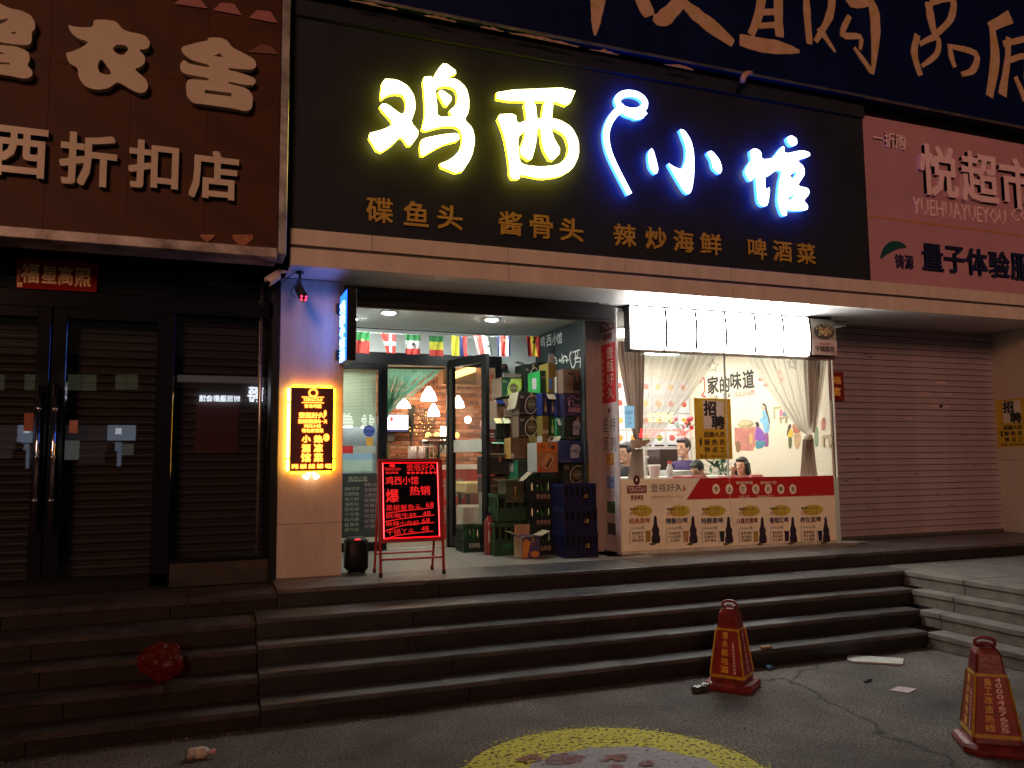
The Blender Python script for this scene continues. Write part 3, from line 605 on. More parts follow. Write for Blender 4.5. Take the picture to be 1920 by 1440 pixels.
# ================================================================== blade sign with blue letters
bl_ = thing('blade_sign', 'narrow black projecting sign with glowing blue characters beside the entrance', 'sign', (1.0, 6.85, 2.75))
XB = 1.02
bm = MB(); bm.bbox(XB, XB + .075, 6.44, 6.82, 2.42, 3.02, .004); bm.build('casing', m_black, bl_)
bm = MB(); bm.rect(-6.80, -6.46, 2.44, 3.00, FXL(XB), 0.0, .004); bm.build('face_panel', emis('blue sign face', (.01, .10, 1), 4.2, (.01, .02, .08)), bl_)
bm = MB(); FXB = FXL(XB - .004); ys = [2.885, 2.78, 2.685, 2.58, 2.475]
for ch, z in zip('鸡西小馆酒', ys): bm.text(ch, -6.74, -6.52, z - .045, z + .045, FXB, 0, .012, .02)
bm.build('lettering', emis('blue white letters', (.16, .36, 1), 6), bl_)
for z in (2.90, 2.50): bm = MB(); bm.bbox(.99, 1.10, 6.80, 6.86, z - .03, z + .05, .003); bm.build('bracket', m_black, bl_)

# ================================================================== orange backlit pillar sign
og = thing('pillar_lightbox', 'dark menu sign with glowing orange lettering and a yellow halo on the pillar', 'sign', (.8, 6.86, 1.9))
YO = 6.79
q = [onY(546, 726, YO), onY(626, 727, YO), onY(544, 884, YO)]; ox0, ox1 = q[0].x, q[1].x; oz0, oz1 = q[2].z, q[0].z
bm = MB(); bm.bbox(ox0, ox1, YO, YO + .012, oz0, oz1, .002); bm.build('panel', mat('brown black acrylic', (.085, .018, .006), .3), og)  # red-brown tint paints the letters' bloom onto the black panel
bm = MB(); bm.box(ox0 + .01, ox1 - .01, YO + .013, 6.859, oz0 + .01, oz1 - .01); bm.build('backing', mat('backing', (.2, .12, .05), .6), og)
em = emis('amber led strip', (1, .30, .006), 26); m_tubew = emis('warm led tube', (1, .50, .05), 22)
z = oz0
for z0, z1 in ((oz0, oz0 + .10), (oz0 + .105, oz1 - .125), (oz1 - .12, oz1)):
    for x in (ox0 - .015, ox1 + .008):
        bm = MB(); bm.tube([(x, YO + .035, z0 + .004), (x, YO + .035, z1 - .004)], .012, 8); bm.build('led_tube', m_tubew if x < .7 else em, og, True)
for z in (oz1 + .012, oz0 - .008):
    bm = MB(); bm.tube([(ox0 + .01, YO + .04, z), (ox1 - .01, YO + .04, z)], .009, 8); bm.build('led_tube', em, og, True)
eo = emis('hot orange lettering', (1, .26, .03), 4.2)
def ot(t, zr, bo=.05):      # zoom coordinates of the pillar sign crop (530+X/6.858, 700+Y/6.858)
    x0, y0, x1, y1 = zr; bm = MB(); bm.textpx(t, (530 + x0 / 6.858, 700 + y0 / 6.858, 530 + x1 / 6.858, 700 + y1 / 6.858), YO, 0, .012, bo); return bm
bm = MB(); c = onY(530 + 392 / 6.858, 700 + 252 / 6.858, YO); bm.ring(c.x, c.z, .032, .030, .016, FY(YO), 0, .012)
for a in (306, 378): qq = onY(530 + 388 / 6.858, 700 + a / 6.858, YO); bm.rect(qq.x - .09, qq.x + .09, qq.z - .004, qq.z + .004, FY(YO), 0, .012)
bm.build('logo', eo, og)
for t, r in [('TSINGTAO', (265, 320, 510, 360)), ('青岛啤酒', (280, 398, 495, 445)), ('壹瓶好久', (210, 505, 535, 575)), ('坚持原则新鲜每一天', (200, 592, 568, 645)), ('鸡西小馆', (275, 655, 488, 700)), ('特色家常菜', (248, 712, 520, 762))]:
    ot(t, r).build('lettering', eo, og)
for t, r in [('小', (250, 800, 355, 888)), ('酒', (248, 915, 352, 1012)), ('馆', (240, 1030, 355, 1135)), ('热', (405, 800, 510, 888)), ('凉', (405, 910, 510, 1010)), ('菜', (405, 1030, 512, 1135))]:
    ot(t, r, .06).build('lettering', eo, og)
ot('砂锅  烧烤  麻辣  海鲜  啤酒', (115, 1165, 625, 1225)).build('lettering', eo, og)
bm = MB(); qq = onY(562, 707 + .0, YO); c1 = onY(530 + 545 / 6.858, 700 + 515 / 6.858, YO); bm.disc(c1.x, c1.z, .012, .028, FY(YO), 0, .012); bm.build('bottle_mark', eo, og); bm = MB(); c1 = onY(530 + 560 / 6.858, 700 + 825 / 6.858, YO); bm.disc(c1.x, c1.z, .025, .032, FY(YO), 0, .012); bm.build('bottle_mark', eo, og)
bm = MB()
for sgn in (-1, 1):
    for k in range(4):
        cx = (ox0 + ox1) / 2; a = R_(35 + k * 13); bm.stroke([(cx + sgn * .012, oz0 - .012), (cx + sgn * (.012 + .07 * math.cos(a)), oz0 - .012 - .06 * math.sin(a))], [.016, .006], FY(YO + .02), 0, .008 + k * .001)
bm.build('tassel_light', emis('white ornament light', (1, .9, .6), 6), og)

# ================================================================== security cameras
def camera_thing(label, base, end, body0, body1, r, mbody, leds=False, mount=None):
    t = thing('security_camera', label, 'security camera', base)
    b0 = Vector(body0); b1 = Vector(body1)
    bm = MB(); bm.tube([b0, b0.lerp(b1, .08), b1], [r * .8, r, r], 14); bm.build('body', mbody, t, True)
    d = (b1 - b0).normalized(); bm = MB(); bm.tube([b1 + d * .001, b1 + d * .008], r * .8, 14); bm.build('lens', m_blackgloss, t, True)
    bm = MB(); up = Vector((0, 0, 1)); bm.tube([b0 + up * (r + .004) - d * .01, b1 + up * (r + .004) + d * .03], r * .55, 4); bm.build('sun_hood', mbody, t)
    bm = MB(); bm.tube([base, Vector(base).lerp(b0.lerp(b1, .4), .5), b0.lerp(b1, .4)], [.012, .01, .01], 8); bm.lathe([(.035, -.012), (.035, 0)], base, 14); bm.build('bracket', mount or mbody, t, True)
    return t, b1 + d * .009, d
t, e, d = camera_thing('black ceiling camera with four glowing red lights above the orange pillar sign', onZ(562, 510, 3.15) , None, onY(560, 539, 6.62), onY(569, 558, 6.44), .038, mat('dark grey camera', (.03, .03, .035), .4))
for sx in (-1, 1):
    for sz in (-1, 1):
        bm = MB(); side = d.cross(Vector((0, 0, 1))).normalized(); up = side.cross(d); c = e + side * .018 * sx + up * .013 * sz; bm.tube([c, c + d * .004], .009, 8); bm.build('red_led', emis('infrared led', (1, .03, .10), 4), t)
bm = MB(); bm.tube(spline([onY(563, 514, 6.6), onY(552, 512, 6.58), onY(540, 520, 6.56), onY(526, 536, 6.55)], 6), .003, 6); bm.tube(spline([onY(566, 522, 6.5), onY(548, 540, 6.5), onY(547, 552, 6.5), onY(556, 558, 6.6)], 6), .003, 6); bm.build('cable', m_black, t)
camera_thing('white bullet camera under the end of the brown sign pointing left', onY(529, 508, 6.5), None, onY(522, 517, 6.5), onY(502, 530, 6.42), .032, mat('ivory camera plastic', (.6, .5, .45), .4))

# ================================================================== entrance recess
rc = sroot('recess_walls', (3.58, 8.6, PZ))
bm = MB(); bm.box(1.06, 3.58, 7.05, 8.6, 3.055, 3.12); bm.build('ceiling', m_white, rc)
bm = MB(); bm.box(3.58, 3.66, 7.56, 10.2, PZ, 3.12); bm.build('side_wall', m_white, rc)
bm = MB(); bm.bbox(3.58, 3.83, 7.48, 7.56, PZ, 3.15, .003); bm.build('jamb', mat('mauve grey jamb', (.26, .21, .21), .5), rc)
bm = MB(); bm.box(3.10, 3.58, 8.62, 8.70, PZ, 3.05); bm.box(1.06, 3.10, 8.62, 8.70, 2.79, 3.05); bm.build('end_wall', m_white, rc)
bm = MB(); bm.box(1.0, 1.06, 7.3, 10.2, PZ, 3.12); bm.build('left_wall', m_white, rc)
bm = MB(); bm.bbox(1.06, 3.75, 7.00, 7.045, 2.968, 3.14, .006); bm.bbox(1.06, 3.75, 6.98, 7.0, 2.99, 3.03, .003); o = bm.build('shutter_box', mat('dark shutter housing', (.03, .028, .03), .4, .4)); tag(o, 'dark roller shutter housing over the restaurant entrance', 'shutter box')
# chalkboard wall
cb = thing('chalkboard', 'dark green chalkboard wall with white handwriting above the stacked cartons', 'chalkboard', (3.57, 7.9, 2))
bm = MB(); bm.box(3.555, 3.579, 7.32, 8.60, 1.2, 3.045); bm.build('board', mat('chalkboard green', (.014, .028, .030), .5, var=.4, scale=5, c2=(.03, .05, .05)), cb)
FB = FXL(3.554); bx = lambda px, py: (lambda p: (-p.y, p.z))(onX(px, py, 3.554))
chalk = mat('white chalk', (.85, .88, .84), .9, var=.1)
a = bx(1013, 655); b = bx(1058, 628)
bm = MB()
for ch, xx in zip('鸡西小馆', (1013, 1025, 1036, 1045)):
    p0 = bx(xx, 643 - (xx - 1013) * .22); bm.text(ch, p0[0], bx(xx + 9, 640)[0], p0[1] - .06, p0[1] + .065, FB, 0, .002, .01)
bm.build('chalk_writing', chalk, cb)
bm = MB()
def cw(pts, wd=.015):
    Q = spline([bx(900 + x / 9, 640 + y / 9) for x, y in pts], 5); bm.stroke(Q, [wd] * len(Q), FB, 0, .002)
cw([(1215, 345), (1205, 300), (1230, 270), (1270, 275), (1290, 310), (1290, 370), (1240, 370)]); cw([(1220, 320), (1300, 315)], .009)
cw([(1335, 350), (1345, 300), (1360, 345), (1375, 300), (1380, 380)], .009); cw([(1385, 210), (1390, 300)], .01); cw([(1410, 370), (1400, 290), (1430, 250), (1470, 280), (1465, 360)]); cw([(1420, 320), (1500, 315)], .009)
cw([(1545, 175), (1515, 240), (1525, 330), (1550, 420), (1570, 445), (1600, 400), (1615, 300), (1612, 170)], .013); cw([(1570, 185), (1690, 140)], .012); cw([(1650, 165), (1645, 250), (1590, 300)], .010); cw([(1625, 290), (1690, 280), (1695, 350), (1690, 445)], .013); cw([(1620, 350), (1690, 340)], .01)
bm.build('chalk_writing', chalk, cb)
# downlights
for i, (px, py, rr, lab) in enumerate([(729, 585, .070, 'round ceiling downlight above the red and green flag'), (922, 598, .070, 'round ceiling downlight nearer the chalkboard'), (663, 596, .040, 'small round lamp beside the black projecting sign')]):
    c = onZ(px, py, 3.055); t = thing('ceiling_light', lab, 'ceiling light', c, 'entrance ceiling lights')
    bm = MB(); bm.lathe([(rr * 1.3, 0), (rr * 1.3, -.008), (rr * 1.02, -.012)], c, 24); bm.build('bezel', m_white2, t, True)
    bm = MB(); bm.lathe([(0.0, -.020), (rr * .7, -.018), (rr, -.009)], c, 24); bm.build('diffuser', emis('downlight', (.92, 1, .95), 420), t, True)
bm = MB(); c = onZ(690, 578, 3.05); bm.bbox(c.x - .09, c.x + .10, 7.15, 7.35, 3.04, 3.058, .003); o = bm.build('ceiling_hatch', mat('grey hatch', (.3, .3, .28), .6)); tag(o, 'small grey access hatch in the entrance ceiling', 'hatch')
# ---- door wall
dw = thing('glass_entrance', 'black framed glass entrance with a door leaf standing open', 'door', (2.1, 8.6, PZ))
def df(x0, x1, z0, z1, name='frame_bar', y0=8.56, y1=8.62, m=None): bm = MB(); bm.bbox(x0, x1, y0, y1, z0, z1, .003); return bm.build(name, m or m_black, dw)
df(1.07, 3.12, 2.66, 2.79); df(1.07, 1.11, PZ, 2.66); df(1.70, 1.80, PZ, 2.66); df(2.47, 2.545, PZ, 2.66); df(3.04, 3.12, PZ, 2.66)
df(1.11, 1.70, PZ, .76); df(1.11, 1.70, 2.60, 2.66); df(2.545, 3.04, PZ, .76)
df(1.80, 2.47, PZ, PZ + .012, 'threshold', m=m_steel)
bm = MB(); bm.box(1.11, 1.70, 8.585, 8.591, .76, 2.60); bm.build('glass_pane', m_glass, dw)
bm = MB(); bm.box(2.545, 3.04, 8.585, 8.591, .76, 2.66); bm.build('glass_pane', m_glass, dw)
bm = MB(); bm.bbox(1.79, 1.815, 8.50, 8.56, 1.55, 1.80, .003); bm.build('lock_plate', mat('worn brass', (.35, .24, .10), .35, .8), dw)
c = onY(964, 707, 8.5); bm = MB(); bm.tube([(3.14, 8.60, 2.67), (3.14, 8.52, 2.67)], .036, 16); bm.build('door_bell', mat('brown bell', (.08, .045, .03), .5), dw, True)
# open leaf
hx, hy, ex, ey = 2.50, 8.54, 2.705, 7.86
LF = thing('open_door_leaf', 'black framed glass door leaf standing open towards the street', 'door', (hx, hy, PZ))
dv = Vector((ex - hx, ey - hy, 0)); Ld = dv.length; dv.normalize(); nv = Vector((-dv.y, dv.x, 0))
def leafbox(u0, u1, z0, z1, t0, t1, m, name):
    bm = MB(); P = []
    for z in (z0, z1):
        for u, t in ((u0, t0), (u1, t0), (u1, t1), (u0, t1)): p = Vector((hx, hy, z)) + dv * u + nv * t; P.append(p)
    bm.add(P, [(0, 3, 2, 1), (4, 5, 6, 7), (0, 1, 5, 4), (1, 2, 6, 5), (2, 3, 7, 6), (3, 0, 4, 7)]); return bm.build(name, m, LF)
zt = 2.72
leafbox(0, .07, PZ + .02, zt, -.022, .022, m_black, 'stile'); leafbox(Ld - .085, Ld, PZ + .02, zt, -.022, .022, m_black, 'stile'); leafbox(.07, Ld - .085, zt - .085, zt, -.022, .022, m_black, 'rail'); leafbox(.07, Ld - .085, PZ + .02, PZ + .13, -.022, .022, m_black, 'rail')
leafbox(.07, Ld - .085, PZ + .13, zt - .085, -.003, .003, m_glass, 'glass_pane'); leafbox(.07, Ld - .085, 1.70, 1.83, -.005, -.0035, mat('frosted film', (.45, .48, .42), .6), 'frosted_band')
leafbox(Ld - .13, Ld - .105, 1.42, 2.18, .05, .075, m_black, 'pull_handle'); leafbox(Ld - .125, Ld - .11, 2.02, 2.04, .02, .05, m_black, 'handle_mount'); leafbox(Ld - .125, Ld - .11, 1.52, 1.54, .02, .05, m_chrome, 'handle_mount')
# blackboard in front of the fixed pane
kb = thing('small_chalkboard', 'black menu chalkboard leaning below the fixed glass left of the door', 'chalkboard', (1.4, 8.5, .8))
YK = 8.50; p0, p1 = onY(642, 888, YK), onY(713, 1006, YK)
bm = MB(); bm.box(p0.x - .1, p1.x + .06, YK, YK + .02, p1.z, p0.z); bm.build('board', mat('black slate', (.022, .022, .020), .6, var=.4, scale=10), kb)
bm = MB(); bm.box(p0.x - .1, p1.x + .06, YK - .02, YK + .02, p1.z - .05, p1.z - .005); bm.build('ledge', mat('pale wood ledge', (.45, .42, .32), .6), kb)
chy = mat('yellowish chalk', (.30, .30, .20), .9); bm = MB(); bm.textpx('鸡西小馆', (653, 893, 688, 901), YK); bm.textpx('——————', (652, 901, 689, 902.5), YK)
rows = ['辣炒花甲', '红烧带鱼', '地三鲜', '溜肉段', '锅包肉', '干豆角', '炖大鹅', '酱骨架', '烤冷面']
for i, tt in enumerate(rows): bm.textpx(tt, (646, 913 + i * 9.6, 673, 920 + i * 9.6), YK, bold=-.0)
bm.build('chalk_writing', chy, kb)
bm = MB(); 
for i, tt in enumerate(['麻辣小龙虾', '凉菜拼盘', '水煮花生', '香辣蟹', '拌黄瓜', '烤羊排', '炖豆腐', '家常饼', '疙瘩汤']): bm.textpx(tt, (683, 905 + i * 9.8, 712, 912 + i * 9.8), YK)
bm.build('chalk_writing', mat('pinkish chalk', (.30, .20, .19), .9), kb)
# stickers on the fixed pane
YG = 8.58
for r, m, lab in [((642, 836, 662, 850), m_red, 'red and white sticker low on the fixed glass pane'), ((662, 836, 704, 850), mat('grey green sticker', (.35, .38, .33), .5), 'grey sticker strip with a small emblem on the fixed glass pane'), ((687, 820, 699, 836), mat('amber sticker', (.55, .28, .03), .5), 'small amber square sticker under the round blue sticker'), ((642, 851, 698, 862), mat('pale blue sticker', (.25, .40, .52), .5), 'pale blue printed strip above the small chalkboard'), ((642, 862, 698, 884), mat('pale green film', (.40, .52, .42), .6), 'pale green film at the foot of the fixed glass pane')]:
    poster('window_sticker', lab, r, YG, m, 'sticker')
bm = MB(); c = onY(692, 808, YG); bm.disc(c.x, c.z, .062, .062, FY(YG), 0, .002); t = bm.build('window_sticker', mat('blue sticker', (.03, .05, .25), .4)); tag(t, 'round dark blue sticker on the fixed glass pane', 'sticker')
bm = MB(); bm.textpx('WIFI', (684, 800, 700, 807), YG - .002, 0, .001); bm.textpx('免费上网', (684, 811, 700, 815), YG - .002, 0, .001); bm.build('print', mat('grey blue print', (.2, .24, .5), .5), t)

# ================================================================== flags
bu = thing('flag_bunting', 'string of small national flags hanging across the entrance ceiling', 'bunting', (2.3, 7.9, 2.9))
YF = 7.95; cR = mat('flag red', (.42, .028, .022), .7, var=.1); cG = mat('flag green', (.02, .17, .04), .7, var=.1); cY = mat('flag yellow', (.55, .50, .03), .7, var=.1); cW = mat('flag white', (.62, .64, .62), .7, var=.05); cN = mat('flag navy', (.018, .025, .12), .7, var=.1); cK = mat('flag emblem', (.06, .05, .03), .7, var=.0)
cord = [(645, 620), (700, 624), (760, 627), (830, 630), (880, 632), (930, 631), (1008, 630)]
bm = MB(); bm.tube([onY(x, y, YF) for x, y in cord], .002, 5); bm.build('cord', m_white2, bu)
def flag(px0, px1, y0, y1, stripes, vert=False, fold=0.0, skew=0, emblem=None):
    a = onY(px0, y0, YF); b = onY(px1, y1, YF); mats = [s[1] for s in stripes]; N = 12; M = 10; bm = MB(); ph = random.uniform(0, 6)
    def P(u, v):
        k = 1 - fold * v; uu = u * k if fold >= 0 else 1 - (1 - u) * (1 + fold * v)
        return (a.x + (b.x - a.x) * uu + skew * v, YF - .004 - .012 * math.sin(u * 7 + ph) * v - .008 * math.sin(u * 15 + v * 3), a.z + (b.z - a.z) * v)
    for i in range(N):
        for j in range(M):
            c = (i + .5) / N if vert else (j + .5) / M; mi = 0
            for k, s in enumerate(stripes):
                if c >= s[0]: mi = k
            bm.quad(P(i / N, j / M), P((i + 1) / N, j / M), P((i + 1) / N, (j + 1) / M), P(i / N, (j + 1) / M), mi)
    o = bm.build('flag', mats, bu, True)
    if emblem:
        ex, ez, er, mm, kind = emblem; bm = MB(); X = a.x + (b.x - a.x) * ex; Z = a.z + (b.z - a.z) * ez
        if kind == 'disc': bm.disc(X, Z, er, er, FY(YF - .03), 0, .001)
        else: bm.prism([[(X + er * (1 if i % 2 == 0 else .4) * math.sin(i * math.pi / 5), Z + er * (1 if i % 2 == 0 else .4) * math.cos(i * math.pi / 5)) for i in range(10)]], FY(YF - .03), 0, .001)
        bm.build('emblem', mm, bu)
flag(664, 693, 622, 663, [(0, cG), (.40, cR)], emblem=(.5, .40, .016, mat('flag crest', (.4, .3, .12), .6), 'disc'))
flag(713, 742, 625, 663, [(0, cR), (.42, cW), (.58, cR)], fold=-.45); bm = MB(); a = onY(731, 644, YF); bm.rect(a.x - .014, a.x + .012, onY(731, 661, YF).z, onY(731, 626, YF).z, FY(YF - .03), 0, .001); bm.build('emblem', cW, bu)
flag(760, 788, 627, 665, [(0, cG), (.33, cW), (.66, cR)], emblem=(.5, .5, .018, cK, 'disc'))
flag(804, 831, 629, 668, [(0, cG), (.33, cY), (.66, cR)], emblem=(.5, .5, .014, cG, 'star'))
flag(845, 875, 629, 668, [(0, cY), (.52, cN), (.76, cR)], True, skew=.008)
flag(887, 918, 629, 665, [(0, mat('flag pink', (.5, .2, .2), .7)), (.2, cR), (.52, cW), (.80, mat('flag black', (.02, .025, .025), .7))], True, fold=.1, skew=.05, emblem=(.85, .55, .012, cK, 'disc'))
flag(932, 957, 629, 668, [(0, cN), (.16, cW), (.28, cR), (.66, cW), (.82, cN)], True, emblem=(.45, .25, .012, mat('flag crest', (.4, .3, .12), .6), 'disc'))
flag(986, 1012, 630, 669, [(0, cR), (.3, mat('flag gold', (.5, .38, .02), .7)), (.68, cR)], True, skew=.02, emblem=(.5, .3, .016, cK, 'disc'))

# ================================================================== A frame neon board
af = thing('neon_menu_board', 'red framed black sandwich board with glowing red handwritten menu', 'sandwich board', (1.58, 6.7, PZ))
m_rf = mat('red painted steel', (.30, .016, .014), .4, var=.1); e_r = emis('red neon', (1, .002, .006), 5); e_rd = emis('red fluorescent pen', (1, .004, .010), .85)
B0 = Vector((1.335, 6.585, PZ)); B1 = Vector((1.865, 6.575, PZ)); lean = .11; TH = .955
ux = (B1 - B0).normalized(); up = Vector((0, lean, TH)).normalized()
no_ = ux.cross(up) * 1.0; no_ = -no_ if no_.y > 0 else no_
def FA(u, w_, d=0.0): p = B0 + ux * u + up * w_ + no_ * d; return (p.x, p.y, p.z)
WD = (B1 - B0).length; zb0, zb1 = .285, .955
for u in (0, WD): bm = MB(); bm.tube([FA(u, 0), FA(u, zb1)], .012, 6); bm.build('leg', m_rf, af)
for u0, u1 in ((.02, WD - .02),):
    bm = MB(); bm.tube([FA(0, .14), FA(WD, .14)], .010, 6); bm.build('cross_bar', m_rf, af)
bm = MB(); K0 = Vector((1.345, 6.90, PZ)); K1 = Vector((1.845, 6.88, PZ)); tp0 = Vector(FA(0.01, zb1)); tp1 = Vector(FA(WD - .01, zb1))
bm.tube([K0, tp0], .011, 6); bm.build('leg', m_rf, af); bm = MB(); bm.tube([K1, tp1], .011, 6); bm.build('leg', m_rf, af)
bm = MB(); bm.tube([K0.lerp(tp0, .17), K1.lerp(tp1, .17)], .009, 6); bm.build('cross_bar', m_rf, af)
for p in (B0, B1, K0, K1): bm = MB(); bm.tube([p - Vector((0, 0, 0)), p + Vector((0, 0, .035))], .015, 8); bm.build('rubber_foot', m_black, af)
bm = MB(); bm.rect(0, WD, zb0, zb1, FA, -.02, .004); bm.build('board', mat('neon board glass', (.006, .004, .005), .15), af)
for a in ((0, WD, zb0 - .012, zb0 + .014), (0, WD, zb1 - .014, zb1 + .012)): bm = MB(); bm.rect(*a, FA, -.022, .014); bm.build('frame_bar', m_rf, af)
for a in ((-.012, .016, zb0, zb1), (WD - .016, WD + .012, zb0, zb1)): bm = MB(); bm.rect(*a, FA, -.022, .013); bm.build('frame_bar', m_rf, af)
bm = MB(); i0, i1, j0, j1 = .030, WD - .030, zb0 + .024, zb1 - .024
bm.tube([FA(i0, j0, .008), FA(i0, j1, .008), FA(i1, j1, .008), FA(i1, j0, .008), FA(i0, j0, .008)], .0045, 6); bm.build('neon_tube', e_r, af)
bm = MB(); n = 62
for s_ in (i0, i1):
    for k in range(n): w_ = j0 + (j1 - j0) * (k + .5) / n; bm.disc(s_, w_, .0035, .0035, FA, .0125, .0135, n=6)
bm.build('led_bead', emis('red led bead', (1, .12, .13), 5), af)
def at(t, x0, y0, x1, y1, bo=.0, m=e_rd, d=.006):      # crop coordinates 900x1440 of the board (left 160..740 top 130..960 inside)
    f = lambda x, y: (((x - (95 + (y - 100) * .055)) / (650 + (y - 100) * .012)) * WD, zb1 - (y - 100) / 880 * (zb1 - zb0))
    a = f(x0, (y0 + y1) / 2); b = f(x1, (y0 + y1) / 2); c = f(x0, y0); e = f(x0, y1)
    bm = MB(); bm.text(t, a[0], b[0], e[1], c[1], FA, .0045, d, bo); bm.build('lettering', m, af)
at('TSINGTAO', 155, 182, 325, 214, .02); at('青岛啤酒', 170, 226, 300, 250, .03); at('壹瓶好久', 385, 145, 700, 222, .0)
at('●', 205, 140, 265, 178, 0); at('●●●●●●●', 390, 230, 712, 256, 0)
at('鸡西小馆', 175, 280, 515, 370, .018); at('爆', 185, 420, 315, 560, .02); at('热销', 430, 390, 645, 490, .018)
at('黑椒鲅鱼头', 190, 588, 560, 655); at('68', 605, 570, 690, 625, .004); at('烧嘴牛蛙', 190, 680, 510, 735); at('48', 575, 668, 660, 720, .004)
at('麻辣小龙虾', 195, 765, 540, 820); at('68', 570, 745, 655, 800, .004); at('干锅丫头', 205, 850, 500, 915); at('48', 568, 830, 645, 885, .004)
bm = MB(); f = lambda x, y: (((x - (95 + (y - 100) * .055)) / (650 + (y - 100) * .012)) * WD, zb1 - (y - 100) / 880 * (zb1 - zb0))
for pts in ([(195, 678), (400, 655), (688, 632)], [(185, 766), (420, 735), (700, 713)], [(165, 872), (400, 812), (700, 795)], [(185, 955), (350, 915), (695, 888)]):
    Q = spline([f(*p) for p in pts], 5); bm.stroke(Q, [.007] * len(Q), FA, .0045, .006)
bm.build('underline', e_rd, af)
# speaker
sp = thing('floor_speaker', 'black rounded portable speaker on the platform beside the red menu board', 'speaker', (1.19, 6.87, PZ))
bm = MB(); bm.bbox(1.10, 1.285, 6.84, 7.04, PZ + .015, PZ + .30, .03); bm.build('cabinet', mat('black speaker plastic', (.004, .004, .0045), .5, spec=.2), sp, True)
bm = MB(); bm.bbox(1.17, 1.215, 6.85, 6.87, PZ + .283, PZ + .292, .002); bm.build('red_indicator', emis('speaker light', (1, .03, .03), 2.5), sp)
for x in (1.13, 1.25): bm = MB(); bm.lathe([(.015, 0), (.015, .02)], (x, 6.9, PZ), 8); bm.build('foot', m_black, sp)
# ================================================================== cartons and crates in the entrance
def carton(label, r, Y, dep, m, ms=None, name='beer_carton', cat='carton', flaps=None, deco=None, group='cartons stacked against the chalkboard', zb=None):
    x0, y0, x1, y1 = r; xm, ym = (x0 + x1) / 2, (y0 + y1) / 2
    X0, X1 = onY(x0, ym, Y).x, onY(x1, ym, Y).x; Z0, Z1 = onY(xm, y1, Y).z, onY(xm, y0, Y).z
    if zb is not None: Z0 = zb
    t = thing(name, label, cat, ((X0 + X1) / 2, Y, Z0), group)
    bm = MB(); bm.bbox(X0, X1, Y, Y + dep, Z0 + .001, Z1 - .001, .004); rj = random.Random(int(x0 * 7 + y0)); J = {}
    xm_, ym_, zm_ = (X0 + X1) / 2, Y + dep / 2, (Z0 + Z1) / 2
    for i_, v_ in enumerate(bm.v):
        k_ = (v_[0] > xm_, v_[1] > ym_, v_[2] > zm_); J.setdefault(k_, (rj.uniform(0, .003), rj.uniform(0, .005), rj.uniform(-.001, .0035)))
        j_ = J[k_]; bm.v[i_] = (v_[0] + (-j_[0] if k_[0] else j_[0]), v_[1] + j_[1], v_[2] - (j_[2] if k_[2] else 0))
    b = bm.build('box', m, t)
    if X1 - X0 > .15:
        bm = MB(); bm.text(rj.choice(['啤酒 500ml×12', '净含量 330ml', '易碎 轻放', '清爽 啤酒']), X0 + .02, X0 + .02 + (X1 - X0) * .4, Z0 + .012, Z0 + .026, FY(Y), 0, .0012); bm.build('small_print', mat('dull pale print', (.20, .18, .13), .6, var=0), t)
        if rj.random() < .5: bm = MB(); u_ = X0 + (X1 - X0) * rj.uniform(.42, .55); bm.rect(u_, u_ + .03, Z1 - .06, Z1 - .002, FY(Y), 0, .0009); bm.build('tape', mat('packing tape', (.22, .15, .08), .25, var=.1), t)
    if ms: bm = MB(); bm.rect(-(Y + dep - .004), -(Y + .004), Z0 + .005, Z1 - .005, FXL(X0), 0, .0012); bm.build('side_print', ms, t)
    if deco: deco(t, X0, X1, Z0, Z1, Y)
    for fl in (flaps or []):
        (fx, fz, w_, hgt, ang, fm, side) = fl; bm = MB(); A = R_(ang)
        cx, cz = X0 + (X1 - X0) * fx, Z0 + (Z1 - Z0) * fz
        if side == 'f': P = [(cx - w_ / 2, Y - .002, cz), (cx + w_ / 2, Y - .002, cz), (cx + w_ / 2, Y - .002 - hgt * math.cos(A), cz + hgt * math.sin(A)), (cx - w_ / 2, Y - .002 - hgt * math.cos(A), cz + hgt * math.sin(A))]
        else: s_ = -1 if side == 'l' else 1; P = [(cx, Y, cz), (cx, Y + w_, cz), (cx + s_ * hgt * math.cos(A), Y + w_, cz + hgt * math.sin(A)), (cx + s_ * hgt * math.cos(A), Y, cz + hgt * math.sin(A))]
        n_ = (Vector(P[1]) - Vector(P[0])).cross(Vector(P[3]) - Vector(P[0])).normalized() * .004
        bm.add(P + [tuple(Vector(p) + n_) for p in P], [(0, 1, 2, 3), (7, 6, 5, 4), (0, 4, 5, 1), (1, 5, 6, 2), (2, 6, 7, 3), (3, 7, 4, 0)]); bm.build('flap', fm, t)
    return t
k_g = mat('beer carton green', (.006, .045, .018), .35, var=.15); k_dg = mat('dark green carton', (.006, .017, .011), .4, var=.25); k_bg = mat('bright green wrap', (.010, .24, .05), .3, var=.1)
k_bl = mat('blue carton', (.005, .016, .10), .35, var=.2); k_nv = mat('navy carton', (.012, .012, .05), .4, var=.2); k_bk = mat('black carton', (.012, .012, .012), .45, var=.3)
k_or = mat('orange carton', (.30, .13, .05), .45, var=.1); k_yl = mat('yellow carton', (.15, .115, .02), .45, var=.15); k_cr = mat('cream board inside', (.30, .26, .17), .8, var=.12); k_gd = mat('brown gold carton', (.075, .04, .014), .45, var=.3)
k_wh = mat('white label', (.32, .32, .30), .6, var=.1); k_pch = mat('peach carton side', (.13, .09, .06), .6, var=.1); k_lm = mat('lime print', (.25, .40, .03), .4, var=.1); k_mr = mat('maroon carton', (.10, .012, .015), .45)
k_pale = mat('pale print', (.35, .32, .26), .5, var=0); k_dol = mat('dull olive print', (.07, .07, .03), .5, var=.2); k_cy = mat('blue grey print', (.25, .27, .38), .5, var=0)
